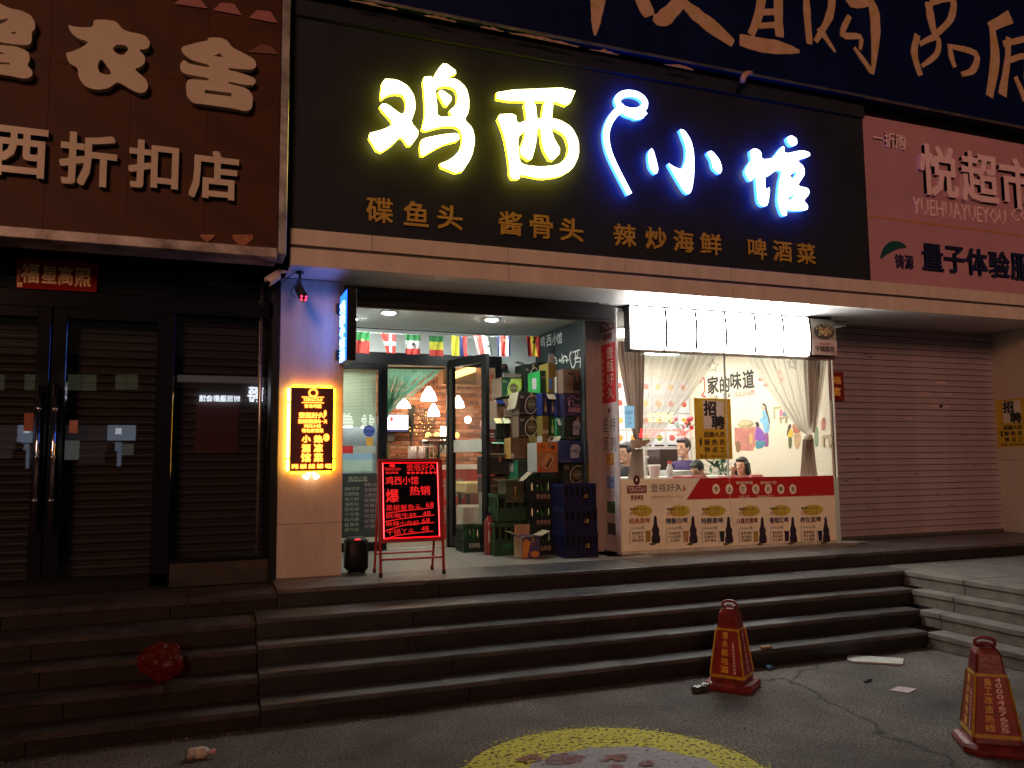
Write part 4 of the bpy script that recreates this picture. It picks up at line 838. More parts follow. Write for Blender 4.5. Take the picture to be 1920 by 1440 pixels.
def mug(col, col2=None, f=.36):
    def g(t, X0, X1, Z0, Z1, Y):
        w_, h_ = X1 - X0, Z1 - Z0; bm = MB(); cx, cz = X0 + w_ * .58, Z0 + h_ * .46
        if col2: bm.prism([[(X0 + w_ * .45, Z1 - h_ * .08), (X1 - .006, Z1 - h_ * .06), (X1 - .006, Z0 + h_ * .45), (X0 + w_ * .75, Z0 + h_ * .2), (X0 + w_ * .25, Z0 + h_ * .1)]], FY(Y), 0, .001); bm.build('print', col2, t); bm = MB()
        P = [(cx + w_ * f * .8 * math.cos(a) + w_ * .05 * math.sin(a), cz + h_ * .40 * math.sin(a)) for a in [2 * math.pi * i / 24 for i in range(25)]]
        bm.stroke(P, [.008] * 25, FY(Y), 0, .002); bm.build('print', col, t)
        bm = MB(); bm.disc(cx, cz, w_ * .2, h_ * .24, FY(Y), 0, .0014); bm.build('print', k_dol, t)
        bm = MB(); bm.text('TSINGTAO', cx - w_ * .17, cx + w_ * .17, cz - .012, cz + .010, FY(Y), .001, .0025); bm.text('青岛', X0 + w_ * .06, X0 + w_ * .24, Z1 - h_ * .28, Z1 - h_ * .16, FY(Y), 0, .001); bm.build('print', col, t)
    return g
def bottles(n, col, col2, txt=None):
    def g(t, X0, X1, Z0, Z1, Y):
        w_, h_ = X1 - X0, Z1 - Z0; bm = MB()
        for i in range(n):
            cx = X0 + w_ * (.5 if n == 1 else .52 + .17 * i) if n > 1 else X0 + w_ * .5; r = .026 if n > 1 else min(.014, w_ * .18); z0 = Z0 + h_ * .12; z1 = Z0 + h_ * (.72 if n > 1 else .80)
            L = z1 - z0; bm.prism([[(cx - r, z0), (cx + r, z0), (cx + r, z0 + L * .5), (cx + r * .35, z0 + L * .72), (cx + r * .35, z1), (cx - r * .35, z1), (cx - r * .35, z0 + L * .72), (cx - r, z0 + L * .5)]], FY(Y), 0, .0012 + .0003 * i)
        bm.build('print', col, t)
        bm = MB()
        if txt: bm.text(txt, X0 + w_ * .12, X0 + w_ * .32, Z0 + h_ * .2, Z0 + h_ * .62, FY(Y), 0, .001); bm.rect(X0 + w_ * .2, X0 + w_ * .45, Z1 - h_ * .25, Z1 - h_ * .15, FY(Y), 0, .001)
        else:
            cx = X0 + w_ * .5; bm.rect(cx - .010, cx + .010, Z0 + h_ * .2, Z0 + h_ * .38, FY(Y), 0, .0025)
        bm.build('print', col2, t)
    return g
def harbin(t, X0, X1, Z0, Z1, Y):
    w_, h_ = X1 - X0, Z1 - Z0; bm = MB(); g = lambda x, z: (X0 + w_ * x, Z0 + h_ * z)
    bm.stroke([g(.2, .45), g(.16, .82), g(.24, .78), g(.40, .92), g(.55, .74), g(.62, .80), g(.80, .60), g(.82, .40)], [.006] * 8, FY(Y), 0, .002); bm.stroke([g(.24, .46), g(.24, .7), g(.4, .7), g(.4, .5), g(.75, .48)], [.006] * 5, FY(Y), 0, .002)
    bm.text('HARBIN', X0 + w_ * .2, X0 + w_ * .84, Z0 + h_ * .18, Z0 + h_ * .40, FY(Y), 0, .002, .02); bm.build('print', mat('pink silver print', (.40, .22, .30), .4), t)
def badge(t, X0, X1, Z0, Z1, Y):
    w_, h_ = X1 - X0, Z1 - Z0; bm = MB(); bm.disc(X0 + w_ * .55, Z0 + h_ * .62, w_ * .17, h_ * .22, FY(Y), 0, .001); bm.rect(X0 + w_ * .38, X0 + w_ * .66, Z0 + h_ * .22, Z0 + h_ * .6, FY(Y), 0, .0014); bm.build('print', k_cy, t)
    bm = MB(); bm.text('PURE', X0 + w_ * .4, X0 + w_ * .64, Z0 + h_ * .45, Z0 + h_ * .6, FY(Y), 0, .003, .02); bm.build('print', k_nv, t)
def barrel(t, X0, X1, Z0, Z1, Y):
    w_, h_ = X1 - X0, Z1 - Z0; bm = MB(); cx, cz = X0 + w_ * .48, Z0 + h_ * .38; ang = R_(-38); c, s = math.cos(ang), math.sin(ang)
    P = []
    for i in range(28):
        a = 2 * math.pi * i / 28; x = .062 * math.copysign(abs(math.cos(a)) ** .6, math.cos(a)); z = .088 * math.copysign(abs(math.sin(a)) ** .6, math.sin(a)); P.append((min(X1 - .004, cx + x * c - z * s), max(Z0 + .003, cz + x * s + z * c)))
    bm.prism([P], FY(Y), 0, .001); bm.build('print', mat('tan barrel print', (.38, .20, .08), .5), t)
    bm = MB(); bm.stroke(P + [P[0]], [.005] * 29, FY(Y), 0, .002); bm.stroke([(cx - .01, cz - .06), (cx + .045, cz + .03)], [.026, .026], FY(Y), 0, .0025); bm.text('黄啤', X0 + w_ * .16, X0 + w_ * .36, Z1 - h_ * .24, Z1 - h_ * .08, FY(Y), 0, .002); bm.rect(X0 + w_ * .66, X0 + w_ * .82, Z1 - h_ * .24, Z1 - h_ * .1, FY(Y), 0, .0015); bm.build('print', mat('brown ink', (.05, .022, .015), .5), t)
    bm = MB(); bm.rect(X0, X1, Z1 - h_ * .32, Z1 - .002, FY(Y), 0, .0008); bm.build('print', mat('hot orange print', (.42, .12, .012), .4), t)
    bm = MB(); bm.stroke([(X0 + .015, Z0 + .005), (X0 + .03, Z0 + .04), (X0 + .05, Z0 + .02)], [.02, .02, .012], FY(Y), .001, .003); bm.build('print', m_red, t)
def gold_glass(t, X0, X1, Z0, Z1, Y):
    w_, h_ = X1 - X0, Z1 - Z0; bm = MB(); cx = X0 + w_ * .5; bm.disc(cx, Z0 + h_ * .66, .014, .024, FY(Y), 0, .001); bm.stroke([(cx, Z0 + h_ * .6), (cx, Z0 + h_ * .32)], [.012, .006], FY(Y), 0, .002); bm.stroke([(cx - .032, Z0 + h_ * .27), (cx, Z0 + h_ * .2), (cx + .032, Z0 + h_ * .27)], [.006] * 3, FY(Y), 0, .001); bm.build('print', mat('dull gold print', (.28, .17, .05), .5), t)
A1, A2, A3, A4 = 7.42, 7.60, 7.75, 8.05
carton('tan carton printed with three dark bottles at the top by the chalkboard edge', (1056, 692, 1099, 738), A1, .38, mat('dull tan carton', (.12, .075, .05), .75, var=.2, scale=9), deco=bottles(3, k_bk, k_bk, '冰纯'))
carton('navy carton with a pink HARBIN logo', (1058, 738, 1100, 781), A1, .38, k_nv, deco=harbin)
carton('dark olive carton with a faded can print under the navy HARBIN carton', (1058, 781, 1100, 825), A1, .38, k_dg, deco=badge)
carton('dark blue carton with a grey badge leaning above the dark green carton', (1048, 826, 1104, 868), A1 - .03, .38, mat('deep blue carton', (.012, .03, .11), .4, var=.2), deco=badge)
carton('dark green carton with a ring print above the brown carton', (1056, 868, 1101, 908), A1, .38, k_dg, deco=mug(k_pale))
carton('plain brown carton low in the stack behind the blue crates', (1055, 908, 1105, 950), A1, .38, mat('reddish carton', (.12, .045, .02), .6), deco=None)
carton('yellow carton corner squeezed by the jamb', (1100, 862, 1106, 902), A1 + .02, .3, k_yl)
# second column
carton('blue beer box with one bottle print under the drooping flap', (1016, 737, 1030, 779), A2, .3, k_bl, deco=bottles(1, k_yl, k_wh))
carton('blue beer box with one bottle print in the middle of the row', (1030.3, 737, 1043, 779), A2, .3, k_bl, deco=bottles(1, k_yl, k_wh), flaps=[(.1, .95, .085, .085, -40, k_cr, 'f')])
carton('blue beer box with one bottle print touching the HARBIN carton', (1043.5, 738, 1058, 781), A2 - .05, .3, k_bl, deco=bottles(1, k_yl, k_wh))
carton('open yellow and white box standing tall on the blue boxes', (1028, 680, 1043, 737), A2, .25, k_yl, flaps=[(.3, 1.0, .06, .09, 75, k_wh, 'f'), (1, .9, .12, .09, 35, k_g, 'r')], deco=lambda t, X0, X1, Z0, Z1, Y: MB().rect(X0 + .004, X0 + .045, Z0 + .04, Z0 + .15, FY(Y), 0, .001).build('print', mat('sky blue print', (.05, .16, .5), .5), t))
carton('pale open box beside the tan three bottle carton', (1043, 706, 1056, 737), A2 - .05, .25, k_wh, flaps=[(.3, 1, .05, .06, 80, k_wh, 'f')])
carton('narrow yellow box with a barcode label', (1017, 779, 1029, 817), A2, .3, k_yl, deco=lambda t, X0, X1, Z0, Z1, Y: MB().rect(X0 + .003, X1 - .004, Z0 + .025, Z0 + .06, FY(Y), 0, .001).build('label', k_wh, t))
carton('narrow green box with a swallow mark next to the yellow box', (1029.3, 779, 1043, 817), A2, .3, k_g, deco=bottles(1, k_lm, k_wh))
carton('green box with a white flap hanging over it', (1043.5, 783, 1059, 825), A2 - .05, .3, mat('mid green carton', (.015, .20, .09), .4), flaps=[(.45, .95, .085, .09, -50, k_wh, 'f')])
carton('white box printed with a panda face', (1017, 817, 1044, 846), A2, .3, k_wh, deco=lambda t, X0, X1, Z0, Z1, Y: (MB().disc(X1 - .05, Z1 - .03, .02, .016, FY(Y), 0, .001).disc(X1 - .09, Z1 - .012, .012, .01, FY(Y), 0, .001).build('print', k_bk, t), MB().rect(X0, X0 + .06, Z0, Z1 - .002, FY(Y), 0, .001).build('print', k_yl, t)))
# third column
carton('bright green wrapped beer pack with a white label on its side', (1013, 694, 1028, 737), A2 + .06, .35, k_g, k_bg, name='beer_pack', cat='beer pack', deco=lambda t, X0, X1, Z0, Z1, Y: (MB().rect(-(Y + .22), -(Y + .10), Z0 + .05, Z0 + .17, FXL(X0), .001, .003).build('label', k_wh, t), MB().text('冰爽', X0 + .01, X1 - .01, Z1 - .09, Z1 - .06, FY(Y), 0, .001).build('print', k_wh, t)))
carton('tall dark green carton behind the bright green pack', (984, 682, 1014, 734), 8.12, .3, k_dg, k_g, deco=mug(k_pale), flaps=[(.0, 1, .1, .09, 10, k_wh, 'l')])
carton('black carton with a brown lid line at the very back of the stack', (1006, 679, 1050, 735), 8.2, .3, k_bk)
carton('black carton with a silver mug ring under the green cartons', (973, 735, 1013, 778), A3, .20, k_bk, k_pch, deco=mug(k_pale), flaps=[(.0, 1.0, .25, .18, -78, k_cr, 'l')])
carton('black carton with a silver mug ring above the brown gold carton', (973, 778.5, 1013, 820), A3, .20, k_bk, k_pch, deco=mug(k_pale))
carton('brown gold carton behind the orange box', (958, 820, 1004, 861), A3, .20, k_gd, mat('gold side print', (.38, .22, .05), .5), deco=lambda t, X0, X1, Z0, Z1, Y: MB().rect(X0 + .004, X0 + .03, Z0 + .01, Z0 + .06, FY(Y), 0, .001).build('label', k_wh, t))
carton('dark green carton with a white barcode flap beside the orange box', (971, 862, 995, 905), A3 - .05, .34, k_dg, mat('mid green carton', (.015, .20, .09), .4), deco=lambda t, X0, X1, Z0, Z1, Y: MB().rect(-(Y + .28), -(Y + .12), Z1 - .12, Z1 - .03, FXL(X0), .001, .003).build('label', k_wh, t))
carton('orange carton with a tan barrel print and open flaps', (1007, 829, 1047, 886), 7.42, .26, k_or, k_wh, deco=barrel, flaps=[(1, 1, .2, .07, 60, k_cr, 'r'), (0, 1, .2, .07, 80, k_yl, 'l')])
# fourth column
carton('green carton with a lime beer mug at the left end of the top row', (941, 707, 979, 745), 8.12, .34, k_g, k_pch, deco=mug(k_pale, k_lm), flaps=[(.5, 1, .2, .04, 60, k_wh, 'f')])
carton('peach carton with a blue flap above the pale flapped cartons', (931, 750, 944, 785), 8.16, .3, k_pch, flaps=[(.4, 1, .09, .09, -30, k_bl, 'f')])
carton('peach carton with long cream flap left of the black mug cartons', (946, 748, 972, 783), 8.1, .3, k_pch, flaps=[(.5, 1, .08, .06, -60, k_cr, 'f')])
carton('dark carton with a pale yellow flap at the left of the third row', (930, 784, 942, 820), 8.14, .3, k_dg, flaps=[(.2, 1, .08, .09, -40, mat('pale yellow flap', (.55, .52, .25), .7), 'f')])
carton('dark carton with a pale green flap in the third row', (944, 784, 956, 820), 8.12, .3, k_dg, flaps=[(.3, 1, .08, .09, -40, mat('pale green flap', (.45, .52, .30), .7), 'f')])
carton('peach and grey carton in the third row beside the black mug carton', (958, 783, 972, 820), 8.1, .3, k_pch)
carton('maroon carton beside the open door leaf', (916, 804, 929, 830), 8.2, .3, k_mr, deco=lambda t, X0, X1, Z0, Z1, Y: MB().rect(X0 + .01, X1 - .01, Z0 + .06, Z0 + .07, FY(Y), 0, .001).rect(X0 + .01, X1 - .01, Z0 + .09, Z0 + .10, FY(Y), 0, .001).build('print', k_wh, t))
carton('dark brown carton with a mint flap left of the brown gold carton', (914, 828, 944, 850), 8.18, .3, mat('dark brown carton', (.03, .018, .014), .5), flaps=[(.6, .95, .14, .08, -12, mat('mint flap', (.25, .55, .38), .7), 'f')])
carton('green carton corner under the mint flap', (938, 822, 957, 860), 8.2, .3, mat('mid green carton', (.015, .20, .09), .4))
carton('large black carton with a long cream flap beside the open door', (913, 855, 958, 890), 7.95, .34, k_bk, flaps=[(.35, 1.0, .28, .07, 20, k_cr, 'f')])
carton('flat brown carton with cursive print under the large black carton', (914, 893, 948, 925), 8.0, .34, mat('dull brown carton', (.06, .04, .035), .5, var=.3), deco=lambda t, X0, X1, Z0, Z1, Y: MB().text('Budweiser', X0 + .01, X1 - .03, Z0 + .07, Z0 + .1, FY(Y), 0, .001).build('print', k_pale, t))
carton('open dark green carton with a gold goblet print on the green crates', (949, 902, 983, 943), 7.55, .24, mat('olive green carton', (.035, .045, .022), .45, var=.2), k_dol, deco=gold_glass, flaps=[(.12, 1, .2, .09, 15, k_cr, 'f'), (.95, 1.0, .16, .14, 40, k_cr, 'r'), (0, 1.0, .2, .07, 10, k_cr, 'l')])
carton('grey plastic tub against the end wall behind the open carton', (914, 925, 945, 985), 8.2, .3, mat('grey green tub', (.22, .25, .22), .5, var=.1), name='plastic_tub', cat='tub')
# beer crates
def crate(label, X0, X1, Y0, Y1, Z0, Z1, m, txt=None, mtxt=None, nb=5, group=None, slots=True, bott=True):
    t = thing('beer_crate', label, 'crate', ((X0 + X1) / 2, Y0, Z0), group); th = .012; h = Z1 - Z0
    bm = MB(); bm.box(X0 + .01, X1 - .01, Y0 + .01, Y1 - .01, Z0, Z0 + .012)
    def side(f, L):
        f(0, L, Z0, Z0 + h * .5); f(-.004, L + .004, Z1 - h * .13, Z1)
        for k in range(nb + 1): u = L * k / nb; f(max(0, u - .012), min(L, u + .012), Z0 + h * .5, Z1 - h * .13)
        for k in range(1, nb * 2): u = L * k / (nb * 2); f(u - .003, u + .003, Z0 + .02, Z0 + h * .48, -.004)
    side(lambda a, b, c, d, o=0: bm.box(X0 + a, X0 + b, Y0 + o, Y0 + th, c, d), X1 - X0)
    side(lambda a, b, c, d, o=0: bm.box(X0 + o, X0 + th, Y0 + th + a * .97, Y0 + b * .97 + th, c, d), Y1 - Y0 - th)
    side(lambda a, b, c, d, o=0: bm.box(X1 - th, X1, Y0 + th + a * .97, Y0 + b * .97 + th, c, d), Y1 - Y0 - th)
    side(lambda a, b, c, d, o=0: bm.box(X0 + a, X0 + b, Y1 - th, Y1, c, d), X1 - X0)
    bm.build('crate_body', m, t)
    if not bott: bm = MB(); bm.box(X0 + .02, X1 - .02, Y0 + .02, Y1 - .02, Z0 + .013, Z1 - .03); bm.build('contents', m_black, t)  # black block added inside, painting the shade behind the slots
    if bott:
        gm = mat('green bottle glass', (.01, .10, .02), .08, var=0, coat=.5); bm = None
        src = MB().lathe([(.032, 0), (.034, .01), (.034, h * .55), (.016, h * .78), (.012, h * .98), (.014, h), (.0, h)], (0, 0, 0), 10).build('bottle', gm, t, True); me = src.data; bpy.data.objects.remove(src)
        nx = max(2, int((X1 - X0 - .03) / .075)); 
        for i in range(nx):
            for j in range(2): put(me, 'bottle', t, (X0 + .05 + i * (X1 - X0 - .1) / max(1, nx - 1), Y0 + .055 + j * .075, Z0 + .013))
    if txt: bm = MB(); bm.text(txt, X0 + (X1 - X0) * .25, X0 + (X1 - X0) * .78, Z0 + h * .17, Z0 + h * .36, FY(Y0), .004, .0065, .01); bm.build('print', mtxt, t)
    return t
m_cg = mat('green crate plastic', (.003, .020, .009), .4, var=.1); m_cg2 = mat('light green crate plastic', (.008, .045, .015), .45, var=.1); m_ck = mat('blackish green crate plastic', (.003, .007, .006), .45, var=.15); m_cb = mat('blue crate plastic', (.002, .005, .040), .4, var=.1)
k_tx = mat('crate lettering', (.30, .30, .26), .6, var=0)
crate('dark green beer crate full of bottles on the floor by the open door', 2.47, 2.69, 7.97, 8.25, PZ, PZ + .27, m_cg, '青岛啤酒', k_tx)
crate('light green ribbed crate beneath the gold goblet carton', 2.70, 3.02, 7.56, 7.86, 1.0, 1.27, m_cg2, bott=False, nb=4)
crate('green crate on the floor behind the open cardboard box', 2.66, 2.97, 7.56, 7.86, PZ, .99, m_cg2, 'OYSTER', mat('green lettering', (.02, .25, .1), .5), bott=False, nb=5)
for k, lab in enumerate(('blackish crate at the bottom of the middle stack on the floor', 'blackish crate in the middle of the stack beside the green crates', 'blackish crate with pale lettering right under the orange carton')):
    crate(lab, 3.0, 3.28, 7.46, 7.78, PZ + .255 * k, PZ + .255 * k + .25, m_ck, '青岛啤酒', mat('pinkish crate lettering', (.30, .2, .17), .6, var=0), group='blackish crates stacked in the middle')
for k, lab in enumerate(('navy blue crate at the bottom of the stack of three by the jamb', 'navy blue crate in the middle of the stack of three by the jamb', 'navy blue crate on top of the stack of three by the jamb')):
    z = PZ + .237 * k; t = crate(lab, 3.21, 3.56, 7.08 + .01 * k, 7.38 + .01 * k, z, z + .235, m_cb, None, None, group='blue crates stacked by the jamb', bott=False, nb=6)
    bm = MB(); bm.rect(3.40, 3.48, z + .08, z + .15, FY(7.08 + .01 * k), .002, .006); bm.build('black_patch', m_black, t); bm = MB(); bm.text('上品', 3.415, 3.465, z + .095, z + .135, FY(7.074 + .01 * k), 0, .0015, .02); bm.build('print', mat('yellow crate print', (.35, .26, .08), .5), t)
carton('small open cardboard box with purple and orange print on the floor', (979, 1006, 1014, 1046), 7.24, .22, mat('purple print carton', (.05, .035, .09), .5, var=.2), m_tan, name='open_box', cat='cardboard box', group=None, zb=PZ, flaps=[(.5, 1.0, .19, .08, 12, k_cr, 'f'), (0, 1, .2, .11, 25, k_cr, 'l'), (1, 1, .2, .11, 25, k_cr, 'r')],
       deco=lambda t, X0, X1, Z0, Z1, Y: (MB().prism([[(X0 + .005, Z0 + .005), (X0 + .05, Z0 + .005), (X0 + .09, Z1 - .05), (X0 + .04, Z1 - .02), (X0 + .005, Z1 - .05)]], FY(Y), 0, .001).disc(X0 + .13, Z0 + .04, .045, .03, FY(Y), 0, .001).build('print', mat('orange fruit print', (.45, .18, .02), .5), t), MB().bbox(X0 + .01, X1 - .01, Y + .225, Y + .23, Z1, Z1 + .1, .001).build('flap', m_tan, t)))
# fire extinguisher
fe = thing('fire_extinguisher', 'red fire extinguisher standing between the bottle crate and the green crates', 'fire extinguisher', (2.66, 7.72, PZ))
bm = MB(); bm.lathe([(.045, 0), (.05, .01), (.05, .30), (.042, .345), (.02, .37), (.018, .385)], (2.66, 7.72, PZ), 18); bm.build('cylinder', mat('extinguisher red', (.16, .012, .011), .3, coat=.4), fe, True)
bm = MB(); bm.tube([(2.66, 7.72, PZ + .385), (2.66, 7.72, PZ + .42)], .012, 8); bm.tube([(2.66, 7.72, PZ + .41), (2.58, 7.70, PZ + .45)], .008, 6); bm.tube([(2.66, 7.72, PZ + .40), (2.59, 7.69, PZ + .415)], .007, 6); bm.build('valve', m_black, fe, True)
bm = MB(); bm.tube(spline([(2.67, 7.71, PZ + .41), (2.72, 7.69, PZ + .38), (2.725, 7.69, PZ + .25), (2.715, 7.69, PZ + .12)], 6), .008, 8); bm.build('hose', m_black, fe, True)
bm = MB(); bm.tube([(2.645, 7.672, PZ + .12), (2.645, 7.672, PZ + .24)], .006, 4); bm.build('label', k_wh, fe)
# things seen through the open leaf
tb = thing('covered_table', 'small table under a dull yellow cloth seen through the open door leaf', 'table', (3.0, 9.2, PZ))
bm = MB(); bm.bbox(2.80, 3.45, 8.95, 9.4, 1.22, 1.36, .02); bm.build('cloth', mat('dull yellow cloth', (.42, .36, .16), .9, var=.2), tb); bm = MB()
for x in (2.85, 3.4):
    for y in (9.0, 9.35): bm.box(x - .015, x + .015, y - .015, y + .015, PZ, 1.22)
bm.build('leg', m_black, tb)
bm = MB(); bm.bbox(2.70, 3.10, 8.75, 9.0, PZ, 1.10, .02); o = bm.build('storage_tub', mat('frosted plastic', (.42, .44, .38), .35, var=.2)); tag(o, 'tall frosted storage tub behind the glass of the open leaf', 'tub')
# ================================================================== dining room shell
XR = 6.70; YR = 10.2
dr = sroot('dining_room_walls', (6.7, 10.2, PZ)); m_cw = mat('cream mural wallpaper', (.72, .66, .52), .65, var=.05, scale=2)
bm = MB(); bm.box(XR, XR + .1, 7.335, YR, PZ, 3.12); bm.build('mural_wall', m_cw, dr)
bm = MB(); bm.box(1.06, XR + .1, YR, YR + .1, PZ, 3.12); bm.build('back_wall', mat('warm white wall', (.62, .55, .45), .7, var=.05), dr)
bm = MB(); bm.box(3.58, XR + .1, 7.12, YR, 3.10, 3.14); bm.build('dining_ceiling', m_white, dr)
bm = MB(); bm.box(1.06, 3.58, 8.7, YR, 3.06, 3.12); bm.build('timber_ceiling', mat('brown timber', (.16, .07, .03), .5, var=.3, stretch=(1, 8, 8)), dr)
for i in range(5): bm = MB(); bm.bbox(1.1, 3.57, 8.95 + i * .27, 9.03 + i * .27, 2.95, 3.05, .004); bm.build('ceiling_beam', mat('dark beam', (.07, .035, .018), .5, var=.3), dr)
for i, (x, y) in enumerate(((4.6, 8.2), (5.9, 8.2), (4.6, 9.5), (5.9, 9.5))):  # unseen panels added to light the dining room
    t = thing('ceiling_panel_light', ['flat white ceiling panel light nearest the window on the menu side', 'flat white ceiling panel light nearest the window on the mural side', 'flat white ceiling panel light at the back on the menu side', 'flat white ceiling panel light at the back on the mural side'][i], 'ceiling light', (x, y, 3.1), 'dining room ceiling lights')
    bm = MB(); bm.box(x - .3, x + .3, y - .3, y + .3, 3.075, 3.099); bm.build('frame', m_white2, t); bm = MB(); bm.quad((x - .28, y - .28, 3.072), (x + .28, y - .28, 3.072), (x + .28, y + .28, 3.072), (x - .28, y + .28, 3.072)); bm.build('diffuser', emis('panel light', (1, .95, .84), 29), t)
# mural print
mu = thing('kitchen_mural', 'wall mural with brush lettering and figures round a clay stove in the dining room', 'mural', (XR, 8.8, 2))
FM = FXL(XR - .001); mx = lambda px, py: (lambda p: (-p.y, p.z))(onX(px, py, XR))
def mtext(t, r, m, bo=0., d=.001):
    a = mx(r[0], (r[1] + r[3]) / 2); b = mx(r[2], (r[1] + r[3]) / 2); c = mx((r[0] + r[2]) / 2, r[1]); e = mx((r[0] + r[2]) / 2, r[3]); bm = MB(); bm.text(t, a[0], b[0], e[1], c[1], FM, 0, d, bo); bm.build('lettering', m, mu)
def Zm(P): return [mx(1100 + x / 3.84, 550 + y / 3.84) for x, y in P]
mk_ = mat('mural ink', (.03, .025, .02), .6, var=0); mred = mat('mural red', (.50, .09, .06), .6, var=.1)
for ch, r in (('家', (1327, 706, 1347, 738)), ('的', (1350, 706, 1368, 735)), ('味', (1370, 698, 1390, 730)), ('道', (1393, 694, 1414, 728))): mtext(ch, r, mk_, .03)
mtext('TASTE OF HOME', (1376, 733, 1415, 741), mred, .0); mtext('品味 · 家乡', (1330, 738, 1372, 748), mk_)
bm = MB(); P = mx(1372, 745); Q = mx(1415, 738); bm.stroke([P, Q], [.006, .006], FM, 0, .001); bm.stroke(spline(Zm([(845, 605), (850, 700), (830, 735), (860, 745)]), 4), [.03] * 13, FM, 0, .001); bm.stroke(spline(Zm([(820, 650), (835, 610), (850, 625)]), 4), [.02] * 9, FM, 0, .002)
for x, y in ((1255, 620), (1290, 660), (1390, 570), (1400, 620)): bm.disc(*Zm([(x, y)])[0], .05, .02, FM, 0, .001)
bm.build('red_brush_marks', mred, mu)
def blobm(name, pts, c, k=1, d=.001):
    bm = MB(); bm.prism([smooth_loop(Zm(pts), k)], FM, 0, d); bm.build(name, mat('mural ' + name + str(int(sum(c) * 1000)), c, .6, var=.2, scale=12), mu)
blobm('stove', [(1065, 965), (1150, 975), (1230, 955), (1225, 1080), (1195, 1135), (1110, 1130), (1068, 1095)], (.50, .20, .16), 0)
blobm('wok_lid', [(1085, 940), (1110, 915), (1160, 910), (1200, 925), (1205, 950), (1170, 970), (1110, 975)], (.42, .32, .16), 1, .002)
blobm('wok_lid_top', [(1095, 935), (1120, 918), (1160, 915), (1192, 928), (1190, 940), (1140, 952), (1105, 948)], (.55, .47, .28), 1, .003)
blobm('stove_door', [(1172, 1010), (1195, 1005), (1195, 1080), (1172, 1085)], (.6, .38, .16), 1, .002)
blobm('blue_jacket', [(1262, 840), (1285, 845), (1310, 880), (1318, 960), (1310, 1005), (1280, 1005), (1268, 940), (1245, 920), (1250, 900), (1272, 890)], (.20, .42, .58), 1, .002)
blobm('purple_trousers', [(1282, 1005), (1310, 1005), (1312, 1090), (1295, 1110), (1278, 1090)], (.28, .10, .25), 1)
blobm('face', [(1262, 800), (1282, 798), (1288, 830), (1272, 845), (1260, 830)], (.62, .42, .30), 1, .002)
blobm('hair', [(1262, 800), (1275, 788), (1295, 805), (1300, 840), (1320, 920), (1318, 945), (1308, 900), (1285, 840), (1285, 812)], (.10, .07, .06), 1, .003)
blobm('purple_jacket', [(1225, 960), (1255, 970), (1282, 1010), (1285, 1060), (1250, 1065), (1210, 1050), (1215, 1010)], (.24, .09, .40), 1, .003)
blobm('teal_apron', [(1215, 1060), (1280, 1060), (1290, 1090), (1260, 1115), (1220, 1120)], (.08, .25, .32), 1, .002)
blobm('dark_hair', [(1212, 935), (1228, 922), (1242, 935), (1245, 960), (1225, 965), (1222, 950)], (.06, .05, .05), 1, .004)
blobm('basket', [(1072, 1070), (1105, 1060), (1110, 1120), (1100, 1145), (1078, 1142)], (.25, .14, .06), 1, .003)
blobm('yellow_jacket', [(1452, 975), (1475, 975), (1490, 1010), (1482, 1035), (1450, 1035), (1445, 1005)], (.65, .45, .05), 1, .002)
blobm('green_trousers', [(1450, 1035), (1480, 1035), (1475, 1120), (1455, 1115)], (.12, .13, .05), 1)
blobm('girl_hair', [(1455, 945), (1470, 942), (1475, 960), (1460, 985), (1445, 1030), (1442, 1010)], (.08, .05, .05), 1, .003)
blobm('clay_jar', [(1490, 1010), (1540, 1005), (1545, 1060), (1525, 1130), (1500, 1110)], (.50, .34, .18), 1)
blobm('tall_basket', [(1480, 950), (1500, 932), (1530, 940), (1540, 1005), (1490, 1010)], (.42, .15, .08), 1, .002)
blobm('pink_child', [(1388, 835), (1410, 840), (1412, 880), (1390, 890)], (.60, .18, .28), 1, .002)
blobm('grey_child', [(1415, 850), (1440, 860), (1440, 885), (1412, 888)], (.18, .24, .26), 1, .002)
blobm('green_robe', [(1640, 960), (1668, 960), (1670, 1100), (1640, 1110)], (.20, .28, .14), 1)
blobm('red_pillar', [(1692, 905), (1712, 890), (1722, 910), (1718, 985), (1690, 990)], (.45, .14, .10), 1)
bm = MB()
for P in ([(1345, 825), (1400, 822)], [(1350, 825), (1352, 905)], [(1385, 900), (1450, 890)], [(1395, 900), (1400, 935)], [(1440, 892), (1435, 930)], [(1700, 1030), (1760, 1025)], [(1705, 1030), (1710, 1105)], [(1750, 1030), (1755, 1110)], [(1765, 1030), (1768, 1090)]):
    bm.stroke(Zm(P), [.028, .028], FM, 0, .001 + .0003 * len(bm.f))
bm.build('table_lines', mat('mural wood', (.42, .35, .20), .6), mu)
